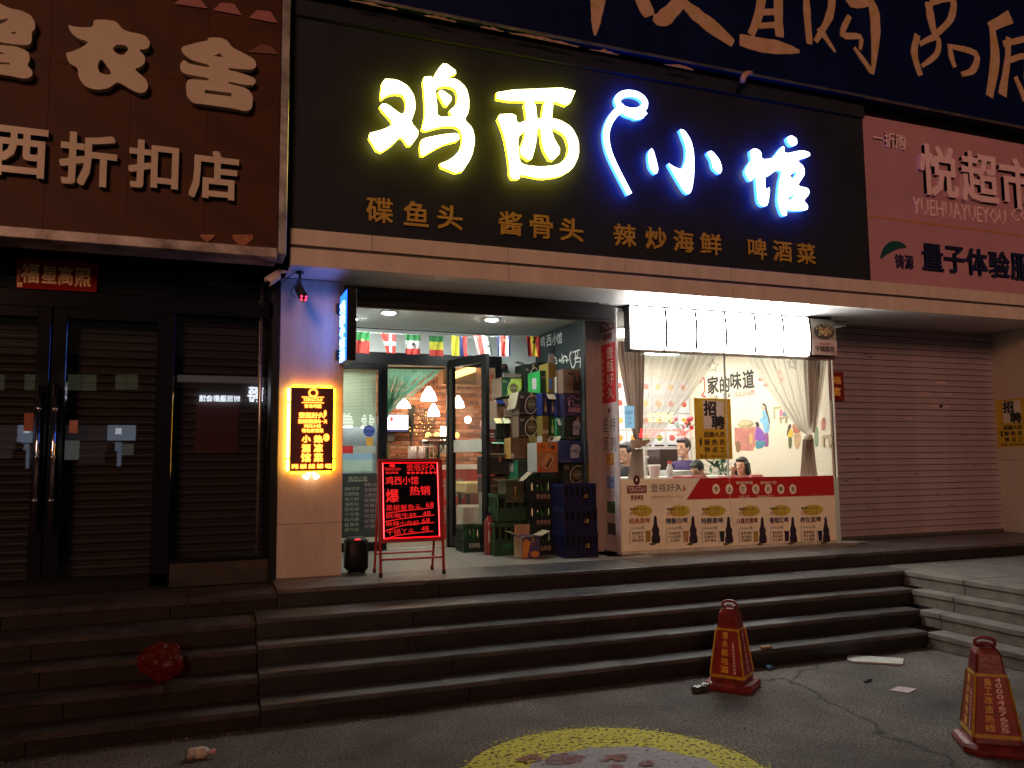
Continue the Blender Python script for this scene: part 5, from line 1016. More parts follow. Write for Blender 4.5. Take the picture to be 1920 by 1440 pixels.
# menu photographs on the back wall
rnd = random.Random(11); foods = [(.55, .07, .05), (.60, .30, .06), (.20, .32, .06), (.45, .18, .08), (.62, .42, .12), (.50, .10, .12)]
fm = [mat('food %d' % i, c, .5, var=.5, scale=45) for i, c in enumerate(foods)]; m_plate = mat('white plate', (.8, .8, .78), .4, var=0)
x = 3.9; cn = 0; ORD = 'first second third fourth fifth sixth seventh eighth ninth tenth eleventh twelfth thirteenth'.split()
while x < 6.5:
    for k in range(6):
        z = 1.28 + k * .25
        o = thing('menu_photo', '', 'menu photo', (x, YR, z), 'menu photographs on the back wall')
        fi = rnd.randrange(6)
        o['label'] = '%s dish photo, %s from the left in the %s menu row' % (['dark red', 'orange', 'green', 'brown', 'yellow', 'crimson'][fi], ORD[cn // 6], ['lowest', 'second lowest', 'third lowest', 'third highest', 'second highest', 'highest'][k])
        bm = MB(); bm.rect(x, x + .20, z, z + .23, FY(YR), 0, .01); bm.build('print', mat('menu card', (.62, .64, .72), .4, var=.1), o)
        bm = MB(); bm.disc(x + .10, z + .13, .075, .068, FY(YR), .01, .012, n=14); bm.build('plate', m_plate, o)
        bm = MB(); bm.prism([[(x + .10 + .055 * rnd.uniform(.75, 1.1) * math.cos(a * .628), z + .132 + .05 * rnd.uniform(.75, 1.1) * math.sin(a * .628)) for a in range(10)]], FY(YR), .012, .015); bm.build('dish', fm[fi], o)
        if k < 3: bm = MB(); bm.rect(x + .02, x + .18, z + .01, z + .035, FY(YR), .01, .011); bm.build('caption', mk_, o)
        cn += 1
    x += .215
# ---- dining furniture
def seatback(px0, px1, py, Y, lab):
    a = onY(px0, py, Y); b = onY(px1, py, Y); t = thing('dining_booth', lab, 'dining booth', (a.x, Y, PZ), 'red dining seats'); bm = MB(); bm.bbox(a.x, b.x, Y, Y + .08, PZ + .42, a.z, .025); bm.build('backrest', mat('red vinyl', (.30, .035, .05), .35), t, True); bm = MB(); bm.bbox(a.x, b.x, Y + .08, Y + .5, PZ + .38, PZ + .46, .02); bm.build('seat', mat('red vinyl', (.30, .035, .05), .35), t, True)
    bm = MB(); bm.box(a.x + .02, b.x - .02, Y + .02, Y + .45, PZ, PZ + .38); bm.build('base', m_black, t)
seatback(1265, 1323, 892, 7.65, 'red vinyl seat nearest the white bucket, just above the window panel')
seatback(1349, 1407, 892, 7.66, 'red vinyl seat in front of the long haired girl')
seatback(1408, 1434, 890, 7.95, 'red vinyl seat right of the long haired girl')
def table(x0, x1, y0, y1, z, lab, zt=.03):
    t = thing('dining_table', lab, 'table', ((x0 + x1) / 2, (y0 + y1) / 2, PZ), 'dining tables'); bm = MB(); bm.bbox(x0, x1, y0, y1, z - zt, z, .006); bm.build('tabletop', mat('white table', (.7, .68, .64), .35), t)
    for xx in (x0 + .05, x1 - .05):
        for yy in (y0 + .05, y1 - .05): bm = MB(); bm.box(xx - .02, xx + .02, yy - .02, yy + .02, PZ, z - zt - .001); bm.build('leg', m_black, t)
table(4.0, 5.2, 7.75, 8.25, 1.405, 'long white table behind the window panel on the menu side')
table(5.0, 5.9, 8.15, 8.65, 1.40, 'white table between the man in purple and the boy')
def stand(name, cat, lab, px, pyb, Y, prof, m, extra=None, zb=None, seg=18):
    p = onY(px, pyb, Y); z = zb if zb is not None else p.z; t = thing(name, lab, cat, (p.x, Y, z)); bm = MB(); bm.lathe(prof, (p.x, Y, z), seg); bm.build('body', m, t, True)
    if extra:
        for nm, pr, mm in extra: bm = MB(); bm.lathe(pr, (p.x, Y, z), seg); bm.build(nm, mm, t, True)
    return t
stand('white_bucket', 'bucket', 'white and pink takeaway bucket on the table behind the panel', 1227, 893, 7.8, [(.052, 0), (.068, .115), (.072, .12), (.0, .121)], mat('pale pink bucket', (.65, .50, .46), .4), [('lid', [(.074, .116), (.074, .132), (.066, .136), (0, .136)], m_white2)], zb=1.406)
stand('bottle', 'bottle', 'clear bottle with a red cap beside the white bucket', 1256, 893, 7.8, [(.035, 0), (.037, .09), (.02, .13), (.018, .15)], mat('clear bottle', (.55, .58, .58), .15), [('cap', [(.024, .148), (.024, .172), (0, .173)], m_red)], zb=1.406)
bm = MB(); p = onY(1275, 890, 8.2); bm.bbox(p.x - .13, p.x + .16, 8.2, 8.5, 1.401, 1.47, .01); o = bm.build('cutlery_box', mat('glass grey box', (.40, .42, .40), .2)); tag(o, 'grey glass dish cabinet on the table in front of the man in purple', 'box')
bm = MB(); a = onY(1237, 842, 9.5); b = onY(1273, 895, 9.5); bm.bbox(a.x, b.x, 9.5, 9.9, PZ, a.z, .01); cbt = bm.build('drinks_cabinet', mat('dark brown cabinet', (.035, .018, .015), .3)); tag(cbt, 'dark brown drinks cabinet behind the man in purple', 'cabinet')
# counter with pots of greens on the left of the cabinet
ct = thing('snack_shelf', 'white shelf with small bowls and greens below the menu photos', 'shelf', (5.4, 9.9, PZ))
bm = MB(); bm.bbox(4.6, 5.75, 9.8, 10.15, 1.62, 1.65, .004); bm.bbox(4.6, 5.75, 9.7, 10.15, 1.20, 1.24, .004); bm.build('shelf_board', m_white2, ct)
rnd = random.Random(4)
for i in range(9):
    x = 4.7 + i * .12; bm = MB(); bm.lathe([(.02, 0), (.045, .05), (.04, .05), (0, .03)], (x, 9.9, 1.241 if i % 2 else 1.651), 10); bm.build('bowl', m_white2 if i % 3 else m_red, ct, True)
    bm = MB(); zz = (1.29 if i % 2 else 1.70)
    for k in range(10): a = rnd.uniform(0, 6.28); bm.add([(x, 9.9, zz - .03), (x + .05 * math.cos(a), 9.9 + .05 * math.sin(a), zz + rnd.uniform(0, .05)), (x + .05 * math.cos(a + .5), 9.9 + .05 * math.sin(a + .5), zz + rnd.uniform(0, .04))], [(0, 1, 2)])
    bm.build('greens', mat('leafy greens', (.05, .22, .04), .6, var=.4), ct)
fl = thing('flower_vase', 'vase of red and white artificial flowers above the man in purple', 'flowers', onY(1280, 850, 9.6))
p = onY(1283, 830, 9.6); bm = MB(); bm.lathe([(.04, 0), (.06, .08), (.03, .2), (.04, .25)], (p.x, 9.6, p.z - .15), 12); bm.build('vase', mat('black white vase', (.1, .1, .1), .3, var=.6, scale=30, c2=(.6, .6, .6)), fl, True)
for i in range(16):
    a = rnd.uniform(0, 6.28); r = rnd.uniform(.02, .24); c = (p.x + r * math.cos(a), 9.6 + .1 * math.sin(a), p.z + .18 + rnd.uniform(-.06, .16)); bm = MB()
    bm.tube([(p.x, 9.6, p.z + .08), c], .004, 4); bm.ball(c, .032, 1, 8, 5); bm.build('flower', [mat('flower stem', (.05, .2, .05), .6), [mat('red petals', (.55, .02, .05), .6), mat('white petals', (.7, .65, .65), .6), mat('pink petals', (.6, .2, .25), .6)][i % 3]], fl, True)
pt = thing('potted_plant', 'dark green leafy plant between the man and the long haired girl', 'plant', onY(1345, 895, 8.9))
bm = MB(); c = onY(1345, 882, 8.9)
for i in range(90):
    a = rnd.uniform(0, 6.28); e_ = rnd.uniform(-.3, 1.2); L = rnd.uniform(.08, .2); d = Vector((math.cos(a) * math.cos(e_), math.sin(a) * math.cos(e_), math.sin(e_))); s_ = Vector((-math.sin(a), math.cos(a), 0)) * .022; b0 = Vector(c) + d * L * .5 + Vector((rnd.uniform(-.12, .12), 0, rnd.uniform(-.15, .1)))
    bm.add([b0 - s_ * .3, b0 + d * L * .5 - s_, b0 + d * L, b0 + d * L * .5 + s_], [(0, 1, 2, 3)])
bm.build('leaves', mat('dark leaves', (.02, .09, .03), .35, var=.4), pt); bm = MB(); bm.lathe([(.09, 0), (.12, .28), (.11, .28)], (c.x, 8.9, PZ + .3), 14); bm.box(c.x - .15, c.x + .15, 8.75, 9.05, PZ, PZ + .3); bm.tube([(c.x, 8.9, PZ + .5), (c.x, 8.9, c.z)], .015, 6); bm.build('pot', m_white2, pt, True)
# ================================================================== the left room seen through the door
for i, (x, y, lab) in enumerate(((1.36, 8.95, 'small downlight above the pale green blind'), (2.1, 9.3, 'small downlight in the timber ceiling behind the string curtain'), (3.0, 9.3, 'small downlight in the timber ceiling above the bar'))):  # the curtain and bar downlights are added to brighten this room
    t = thing('downlight', lab, 'ceiling light', (x, y, 2.94), 'downlights in the timber ceiling'); bm = MB(); bm.lathe([(.0, -.012), (.045, -.010), (.055, -.004)], (x, y, 2.945), 16); bm.build('diffuser', emis('warm downlight', (1, .84, .60), 340), t, True); bm = MB(); bm.lathe([(.056, -.004), (.07, 0), (.07, .12)], (x, y, 2.945), 16); bm.build('bezel', m_white2, t, True)
bw_ = thing('brick_wall', 'feature wall of small orange bricks behind the pendant lamps', 'wall', (2.7, 10.1, 1.5))
bm = MB(); bm.box(1.80, 3.62, 10.10, 10.19, PZ, 2.95); bm.build('mortar', mat('pale mortar', (.35, .28, .22), .9, var=.2), bw_)
bme = MB(); bme.bbox(0, .143, 0, .03, 0, .046, .004); o = bme.build('brick', m_red); brk = [o.data]; bpy.data.objects.remove(o)
bms = [mat('orange brick', (.36, .12, .055), .85, var=.3, scale=20, bump=.3), mat('pale brick', (.42, .20, .12), .85, var=.3, scale=20, bump=.3), mat('dark brick', (.22, .075, .04), .85, var=.3, scale=20, bump=.3)]
brk = []
for m in bms: me = o_ = None; bme = MB(); bme.bbox(0, .143, 0, .03, 0, .046, .004); oo = bme.build('brick', m); brk.append(oo.data); bpy.data.objects.remove(oo)
rn = random.Random(9)
for j in range(25):
    for i in range(12):
        put(brk[rn.randrange(3)], 'brick', bw_, (1.82 + i * .149 + (.0745 if j % 2 else 0) - .03, 10.085 + rn.uniform(-.004, .004), 1.45 + j * .0525))
def pendant(px, pyt, pyb, hw, Y, lab):
    b = onY(px, pyb, Y); tpt = onY(px, pyt, Y); r = hw; t = thing('pendant_lamp', lab, 'pendant lamp', (b.x, Y, b.z), 'white pendant lamps in the restaurant')
    bm = MB(); bm.lathe([(r, 0), (r * .8, (tpt.z - b.z) * .45), (r * .35, (tpt.z - b.z) * .85), (r * .18, tpt.z - b.z)], (b.x, Y, b.z), 20); bm.build('lamp_shade', emis('glowing white shade', (1, .80, .55), 20), t, True)
    bm = MB(); bm.tube([(b.x, Y, tpt.z), (b.x, Y, 3.06)], .004, 5); bm.build('cord', m_black, t)
pendant(804, 725, 751, .098, 9.4, 'white pendant lamp highest in the doorway')
pendant(757, 748, 765, .09, 9.9, 'white pendant lamp half hidden by the teal string curtain')
pendant(813, 757, 780, .08, 9.9, 'white pendant lamp lowest in the doorway')
pendant(859, 742, 764, .078, 9.5, 'white pendant lamp seen through the open door leaf')
for i, (px, py, Y, r, lab) in enumerate([(837, 812, 9.6, .03, 'glowing tall beer tower lamp beside the door post')]):
    t = thing('beer_tower', lab, 'beer tower', onY(834, 840, 9.6)); bm = MB(); bm.tube([onY(831, 822, 9.6), onY(833, 800, 9.6)], .045, 14); bm.build('glowing_column', emis('hot white column', (1, .86, .7), 9), t, True); bm = MB(); bm.tube([onY(831, 850, 9.6), onY(831, 823, 9.6)], .05, 14); bm.build('base', m_chrome, t, True)
t = thing('wall_lamp', 'round hot white lamp seen through the open door leaf', 'lamp', onY(877, 787, 9.9)); bm = MB(); bm.ball(onY(877, 787, 9.9), .045); bm.build('globe', emis('hot white globe', (1, .85, .65), 14), t, True); bm = MB(); bm.tube([onY(877, 787, 9.9), tuple(onY(877, 787, 9.9) + Vector((0, .2, 0)))], .01, 6); bm.build('arm', m_black, t)
for px, lab in ((803, 'left yellow ball light on the bar'), (819, 'middle yellow ball light on the bar beside a red knob'), (856, 'yellow ball light on the bar seen through the door leaf')):
    c = onY(px, 816, 9.5); t = thing('ball_light', lab, 'ball light', c, 'yellow ball lights on the bar'); bm = MB(); bm.ball(c, .036); bm.build('globe', emis('yellow globe', (1, .75, .12), 3.0), t, True); bm = MB(); bm.tube([tuple(c - Vector((0, 0, .10))), tuple(c - Vector((0, 0, .03)))], .009, 8); bm.build('stem', m_chrome, t)
ba = thing('bar_counter', 'bar counter with a steel tap rail and a red front behind the entrance', 'counter', (2.9, 9.5, PZ))
bm = MB(); bm.bbox(2.62, 3.5, 9.45, 9.85, 1.50, 1.56, .005); bm.build('worktop', m_white2, ba); bm = MB(); bm.bbox(2.64, 3.48, 9.48, 9.83, PZ, 1.499, .004); bm.build('front', mat('red counter front', (.45, .03, .025), .4, var=.1), ba)
bm = MB(); p = onY(800, 832, 9.5); q = onY(862, 832, 9.5); bm.bbox(p.x - .08, q.x, 9.42, 9.56, 1.80, 1.86, .01); bm.bbox(p.x, q.x - .1, 9.44, 9.54, 1.87, 1.91, .01); bm.bbox(p.x - .02, p.x + .02, 9.46, 9.5, 1.56, 1.80, .004); bm.bbox(q.x - .3, q.x - .26, 9.46, 9.5, 1.56, 1.80, .004); bm.build('tap_rail', m_chrome, ba)
bm = MB(); bm.text('青岛', 2.68, 2.95, 1.15, 1.4, FY(9.48), 0, .002, .02); bm.text('壹瓶', 2.68, 2.95, .85, 1.08, FY(9.48), 0, .002); bm.build('print', k_wh, ba)
for k in range(2):
    c = onY(774 + k * 16, 852, 9.4); t = thing('paper_cup_stack', ['left column of upturned white cups hanging from the bar rail', 'right column of upturned white cups hanging from the bar rail'][k], 'cups', (c.x, 9.4, c.z), 'white cups at the bar'); bm = MB(); bm.lathe([(.052, .09), (.05, .0), (.03, -.07), (.0, -.075)], c, 16); bm.build('cup', mat('milky white cup', (.72, .62, .60), .4), t, True)
bm = MB(); p = onY(766, 838, 9.4); q = onY(812, 838, 9.4); bm.bbox(p.x, q.x, 9.36, 9.44, p.z - .006, p.z + .006, .002); bm.bbox(p.x, p.x + .01, 9.4, 9.43, 1.0, p.z, .001); bm.bbox(q.x, q.x + .01, 9.4, 9.43, 1.0, q.z, .001); o = bm.build('cup_rack', m_white2); tag(o, 'thin white rack rail holding the hanging cups', 'rack')
for k, px in enumerate((808, 819)):
    c = onY(px, 860, 9.35); t = thing('small_plant', ['small green plant in a pot, left of the pair by the red menu board', 'small green plant in a pot, right of the pair by the red menu board'][k], 'plant', c, 'small potted plants on the bar')
    bm = MB(); bm.lathe([(.03, -.06), (.04, 0), (0, 0)], c, 10); bm.build('pot', m_red, t, True); bm = MB()
    for i in range(30): a = rn.uniform(0, 6.28); h = rn.uniform(.02, .09); rr = .05 * (1 - h / .11); bm.add([(c.x, c.y, c.z + h * .5), (c.x + rr * math.cos(a), c.y + rr * math.sin(a), c.z + h), (c.x + rr * math.cos(a + .6), c.y + rr * math.sin(a + .6), c.z + h * .8)], [(0, 1, 2)])
    bm.build('leaves', mat('dark leaves', (.02, .09, .03), .35, var=.4), t)
tv = thing('television', 'television with a bright white picture on the brick wall', 'television', onY(745, 793, 9.95))
a = onY(722, 776, 9.95); b = onY(767, 810, 9.95); bm = MB(); bm.bbox(a.x, b.x, 9.95, 10.0, b.z, a.z, .004); bm.build('casing', m_black, tv); bm = MB(); bm.rect(a.x + .01, b.x - .012, b.z + .03, a.z - .012, FY(9.949), 0, .001); bm.build('screen', emis('tv picture', (.95, .96, 1), 2.2), tv)
bm = MB(); bm.box((a.x + b.x) / 2 - .03, (a.x + b.x) / 2 + .03, 10.0, 10.1, b.z + .05, a.z - .05); bm.build('bracket', m_black, tv); bm = MB(); bm.rect(a.x + .02, b.x - .02, b.z + .006, b.z + .022, FY(9.949), 0, .0015); bm.build('caption_bar', emis('tv blue', (.02, .05, .4), .6), tv); c = onY(734, 786, 9.95); bm = MB(); bm.disc(c.x, c.z, .02, .03, FY(9.947), 0, .001); bm.build('red_shape', emis('tv red', (.8, .08, .03), 1), tv)
bm = MB(); a = onY(724, 812, 10.0); b = onY(740, 828, 10.0); bm.bbox(a.x, b.x, 10.03, 10.09, b.z, a.z, .004); o = bm.build('meter_box', mat('grey meter', (.12, .11, .10), .5)); tag(o, 'small grey box on the brick wall below the television', 'box')
# dark hanging net shapes on brick wall
nt_ = thing('hanging_net', 'dark fishing net with tiny fairy lights draped on the brick wall', 'net', onY(800, 780, 10.0)); bm = MB()
for k in range(9):
    bm.tube([onY(786 + k * 4.2, 762, 10.03), onY(794 + k * 2.2, 812, 10.03)], .0035, 4)
for k in range(8): bm.tube([onY(788 + k, 768 + k * 6, 10.025), onY(822 - k * 1.5, 768 + k * 6, 10.025)], .003, 4)
bm.tube([onY(772, 760, 10.03), onY(771, 800, 10.03), onY(771, 838, 10.03)], [.05, .03, .008], 6)
bm.build('cords', mat('black cord', (.02, .015, .01), .9), nt_)
bm = MB()
for k in range(26): bm.ball(onY(rn.uniform(768, 826), rn.uniform(772, 824), 10.01), .006, 0, 6, 4)
bm.build('fairy_lights', emis('fairy lights', (1, .5, .1), 6), nt_)
cv = thing('cove_light', 'yellow glowing cove strip under the timber ceiling seen through the door leaf', 'cove light', (3.2, 9.3, 2.85))
bm = MB(); P0 = onY(848, 712, 9.3); P1 = onY(892, 697, 9.3); bm.add([P0, P1, tuple(Vector(P1) + Vector((0, 0, .09))), tuple(Vector(P0) + Vector((0, 0, .09))), tuple(Vector(P0) + Vector((0, .05, 0))), tuple(Vector(P1) + Vector((0, .05, 0))), tuple(Vector(P1) + Vector((0, .05, .09))), tuple(Vector(P0) + Vector((0, .05, .09)))], [(0, 1, 2, 3), (4, 7, 6, 5), (0, 4, 5, 1), (2, 6, 7, 3), (0, 3, 7, 4), (1, 5, 6, 2)]); bm.build('strip', emis('cove strip', (1, .72, .22), 3.0), cv)
bm = MB(); bm.bbox(P0.x - .1, P1.x + .1, 9.36, 9.6, P0.z - .05, 2.95, .004); bm.build('box', mat('brown timber', (.16, .07, .03), .5), cv)
# string curtain and blind
sc_ = thing('string_curtain', 'teal string curtain gathered to the left inside the open doorway', 'curtain', (2.1, 8.75, 2.6))
bm = MB(); bm.tube([onY(722, 689, 8.72), onY(834, 691, 8.72)], .012, 8); bm.build('rail', mat('brown rail', (.1, .06, .04), .5), sc_)
bm = MB(); rn = random.Random(12)
for i in range(54):
    u = (i + rn.uniform(-.4, .4)) / 54; x = 724 + u * 108; a = onY(x, 691, 8.72); b = onY(723 + rn.uniform(0, 7), 772 + rn.uniform(-14, 12) - u * 10, 8.70 + rn.uniform(-.04, .04)); m_ = a.lerp(b, .5) + Vector((-.02 + .02 * u, 0, -.05 * u))
    Q = spline([tuple(a), tuple(m_), tuple(b)], 5); wd = rn.uniform(.010, .020)
    V = [(q_[0] - wd / 2, q_[1] + rn.uniform(-.002, .002), q_[2]) for q_ in Q] + [(q_[0] + wd / 2, q_[1], q_[2]) for q_ in Q]; n = len(Q); bm.add(V, [(k, k + 1, n + k + 1, n + k) for k in range(n - 1)])
o = bm.build('strings', sheer('teal strings', (.22, .55, .45), .85), sc_); o['kind'] = 'stuff'
bl2 = thing('window_blind', 'pale green slatted blind hanging behind the fixed glass pane', 'blind', (1.4, 8.66, 2.5))
me = MB(); me.box(0, .57, 0, .018, 0, .002); o = me.build('slat', mat('pale green slat', (.42, .55, .42), .5, var=.05)); sm_ = o.data; bpy.data.objects.remove(o)
for k in range(40): put(sm_, 'slat', bl2, (1.12, 8.64, 1.98 + k * .0155), rot=(R_(48), 0, 0))
bm = MB(); bm.rect(1.60, 1.625, 1.95, 2.55, FY(8.70), 0, .002); bm.build('red_ribbon', m_txtr, bl2)
for ch, r in (('熟', (641, 777, 661, 801)), ('食', (678, 779, 701, 802))):
    pass
t = thing('glowing_characters', 'two hot white glowing characters behind the fixed glass pane', 'light letters', onY(670, 790, 8.72))
for ch, r in (('熟', (640, 777, 661, 801)), ('炒', (678, 779, 701, 802))): bm = MB(); bm.textpx(ch, r, 8.75, 0, .02, .06); bm.build('letter', emis('white letters', (1, .98, .92), 5), t)
bm = MB(); bm.box(1.10, 1.75, 8.9, 8.93, 1.2, 2.02); o = bm.build('service_hatch', mat('pale blue hatch', (.45, .55, .58), .5, var=.15)); tag(o, 'pale blue service hatch behind the stickers of the fixed pane', 'hatch')

# ================================================================== window of the dining room
WY = 7.10
wn = thing('shop_window', 'large dining room window with sheer curtains and a printed beer panel below', 'window', (5.2, WY, PZ))
a, b = 3.835, 6.545; mid = onY(1370, 960, WY).x
for x0, x1 in ((a, mid - .0015), (mid + .0015, b)): bm = MB(); bm.box(x0, x1, WY + .02, WY + .026, 1.40, 3.13); bm.build('glass_pane', m_glass, wn)
bm = MB(); bm.box(b - .006, b, WY + .027, 7.5, 1.40, 3.13); bm.build('side_glass', m_glass, wn)
m_gedge = mat('pale green glass edge', (.45, .60, .56), .3)
bm = MB(); bm.bbox(b - .05, b + .012, WY - .004, WY + .018, PZ, 1.38, .003); bm.build('glass_edge', m_gedge, wn); bm = MB(); bm.bbox(b + .002, b + .014, WY - .004, WY + .02, 1.381, 2.9, .003); bm.build('glass_edge', mat('white glass edge', (.75, .75, .68), .3), wn)
bm = MB(); bm.bbox(mid - .006, mid + .006, WY + .008, WY + .034, 1.40, 3.0, .002); bm.build('silicone_joint', mat('clear joint', (.55, .58, .55), .2), wn)
m_beige = mat('cream printed vinyl', (.80, .76, .58), .35, var=.08, scale=4); PF = lambda u, w_, d=0.: (u, WY - d, w_)
zp0, zp1 = PZ + .035, 1.405
for x0, x1 in ((a, mid - .002), (mid + .002, b - .052)): bm = MB(); bm.box(x0, x1, WY, WY + .018, zp0, zp1); bm.build('printed_panel', m_beige, wn)
bm = MB(); bm.bbox(a, b - .04, WY + .002, WY + .03, PZ, zp0 - .001, .003); bm.build('sill_strip', mat('pale sill', (.5, .5, .4), .4, var=.3, scale=6), wn)
bm = MB(); bm.box(a, b, WY + .04, WY + .12, PZ, 1.39); bm.build('panel_backing', m_white, wn)
def wpx(t, r, m, bo=0., d=.0012): bm = MB(); bm.textpx(t, r, WY, 0, d, bo); bm.build('lettering', m, wn)
bm = MB(); q = [onY(x, y, WY) for x, y in ((1313, 896.5), (1562, 895), (1563, 932), (1287, 937))]
bm.prism([[(q[0].x, zp1 - .001), (mid - .003, zp1 - .001), (mid - .003, q[3].z), (q[3].x, q[3].z)]], PF, 0, .0006); bm.prism([[(mid + .003, zp1 - .001), (b - .054, zp1 - .001), (b - .054, q[3].z), (mid + .003, q[3].z)]], PF, 0, .0006); bm.build('red_band', mat('red vinyl band', (.42, .018, .02), .35, var=.05), wn)
m_mar = mat('maroon logo', (.16, .012, .015), .4, var=0)
def logo(cx, cz, w_, fr, parent, d=0.):
    bm = MB(); bm.disc(cx, cz + w_ * .42, w_ * .17, w_ * .22, fr, d, d + .001); bm.build('logo_emblem', mat('dark maroon emblem', (.06, .012, .012), .4, var=0), parent)
    bm = MB(); bm.rect(cx - w_ / 2, cx + w_ / 2, cz - w_ * .16, cz + w_ * .18, fr, d, d + .0014); bm.build('logo_banner', m_mar, parent)
    bm = MB(); bm.text('TSINGTAO', cx - w_ * .45, cx + w_ * .45, cz - w_ * .11, cz + w_ * .13, fr, d, d + .0025, .006); bm.disc(cx, cz + w_ * .43, w_ * .05, w_ * .08, fr, d, d + .002); bm.build('lettering', m_txtw, parent)
    bm = MB(); bm.text('青岛啤酒', cx - w_ * .32, cx + w_ * .32, cz - w_ * .46, cz - w_ * .24, fr, d, d + .001, .03); bm.build('lettering', m_mar, parent)
c = onY(1194, 918, WY); logo(c.x, c.z, onY(1213, 918, WY).x - onY(1176, 918, WY).x, PF, wn)
wpx('壹瓶好久', (1220, 907, 1279, 922), m_txtk, -.012); wpx('全国免费咨询  4006112362', (1220, 929, 1280, 934), m_txtr)
bm = MB(); cc = onY(1283, 915, WY); bm.disc(cc.x, cc.z - .01, .011, .020, PF, 0, .001); bm.rect(cc.x - .004, cc.x + .004, cc.z, cc.z + .035, PF, 0, .0014); bm.build('bottle_mark', m_red, wn)
wpx('新鲜啤酒', (1380, 902, 1411, 908), m_beige, .01, .002); wpx('即刻打包', (1426, 902, 1456, 908), m_beige, .01, .002)
for ch, x in zip('专业打包好啤酒', (1342.5, 1368.5 - 1.2, 1393, 1417, 1440.5, 1464, 1486.5)):
    cc = onY(x, 917, WY); bm = MB(); bm.disc(cc.x, cc.z, .046, .053, PF, .0006, .0016, n=24); bm.build('round_badge', m_beige, wn); bm = MB(); bm.text(ch, cc.x - .022, cc.x + .022, cc.z - .026, cc.z + .026, PF, 0, .0026, .02); bm.build('lettering', m_txtk, wn)
wpx('鸡西小馆', (1385, 929, 1405, 934), m_beige, 0, .002); wpx('18604663311', (1420, 928, 1450, 933), m_beige, 0, .002); wpx('青岛啤酒官方', (1518, 925, 1543, 930), mat('dim pink print', (.45, .12, .10), .5), 0, .002)
items = [(1177, 1240, '经典黄啤', mat('orange title', (.38, .12, .06), .5, var=0), (.35, .22, .04), '麦芽原浆\n工厂直达\n新鲜送家', '15  8'), (1246, 1311, '精酿白啤', mat('slate title', (.05, .06, .09), .5, var=0), (.38, .20, .06), '天然麦芽香\n100%全麦芽\n古法酿制', '19  12'), (1312, 1378, '特醇黑啤', mat('slate title', (.05, .06, .09), .5, var=0), (.01, .02, .025), '浓香醇正\n色香味浓\n成中臻品', '19  15'), (1382, 1440, '13高浓黄啤', mat('plum title', (.18, .03, .04), .5, var=0), (.40, .28, .04), '麦芽浓郁\n酒中臻品\n不惜粮花', '17  12'), (1441, 1497, '葡萄红啤', mat('violet title', (.07, .05, .09), .5, var=0), (.03, .01, .04), '香甜果香\n养生美颜\n女士最爱', '20  15'), (1498, 1560, '养生蓝啤', mat('violet title', (.07, .05, .09), .5, var=0), (.01, .015, .05), '蓝莓果香\n养生佳酿\n女士最爱', '20  15')]
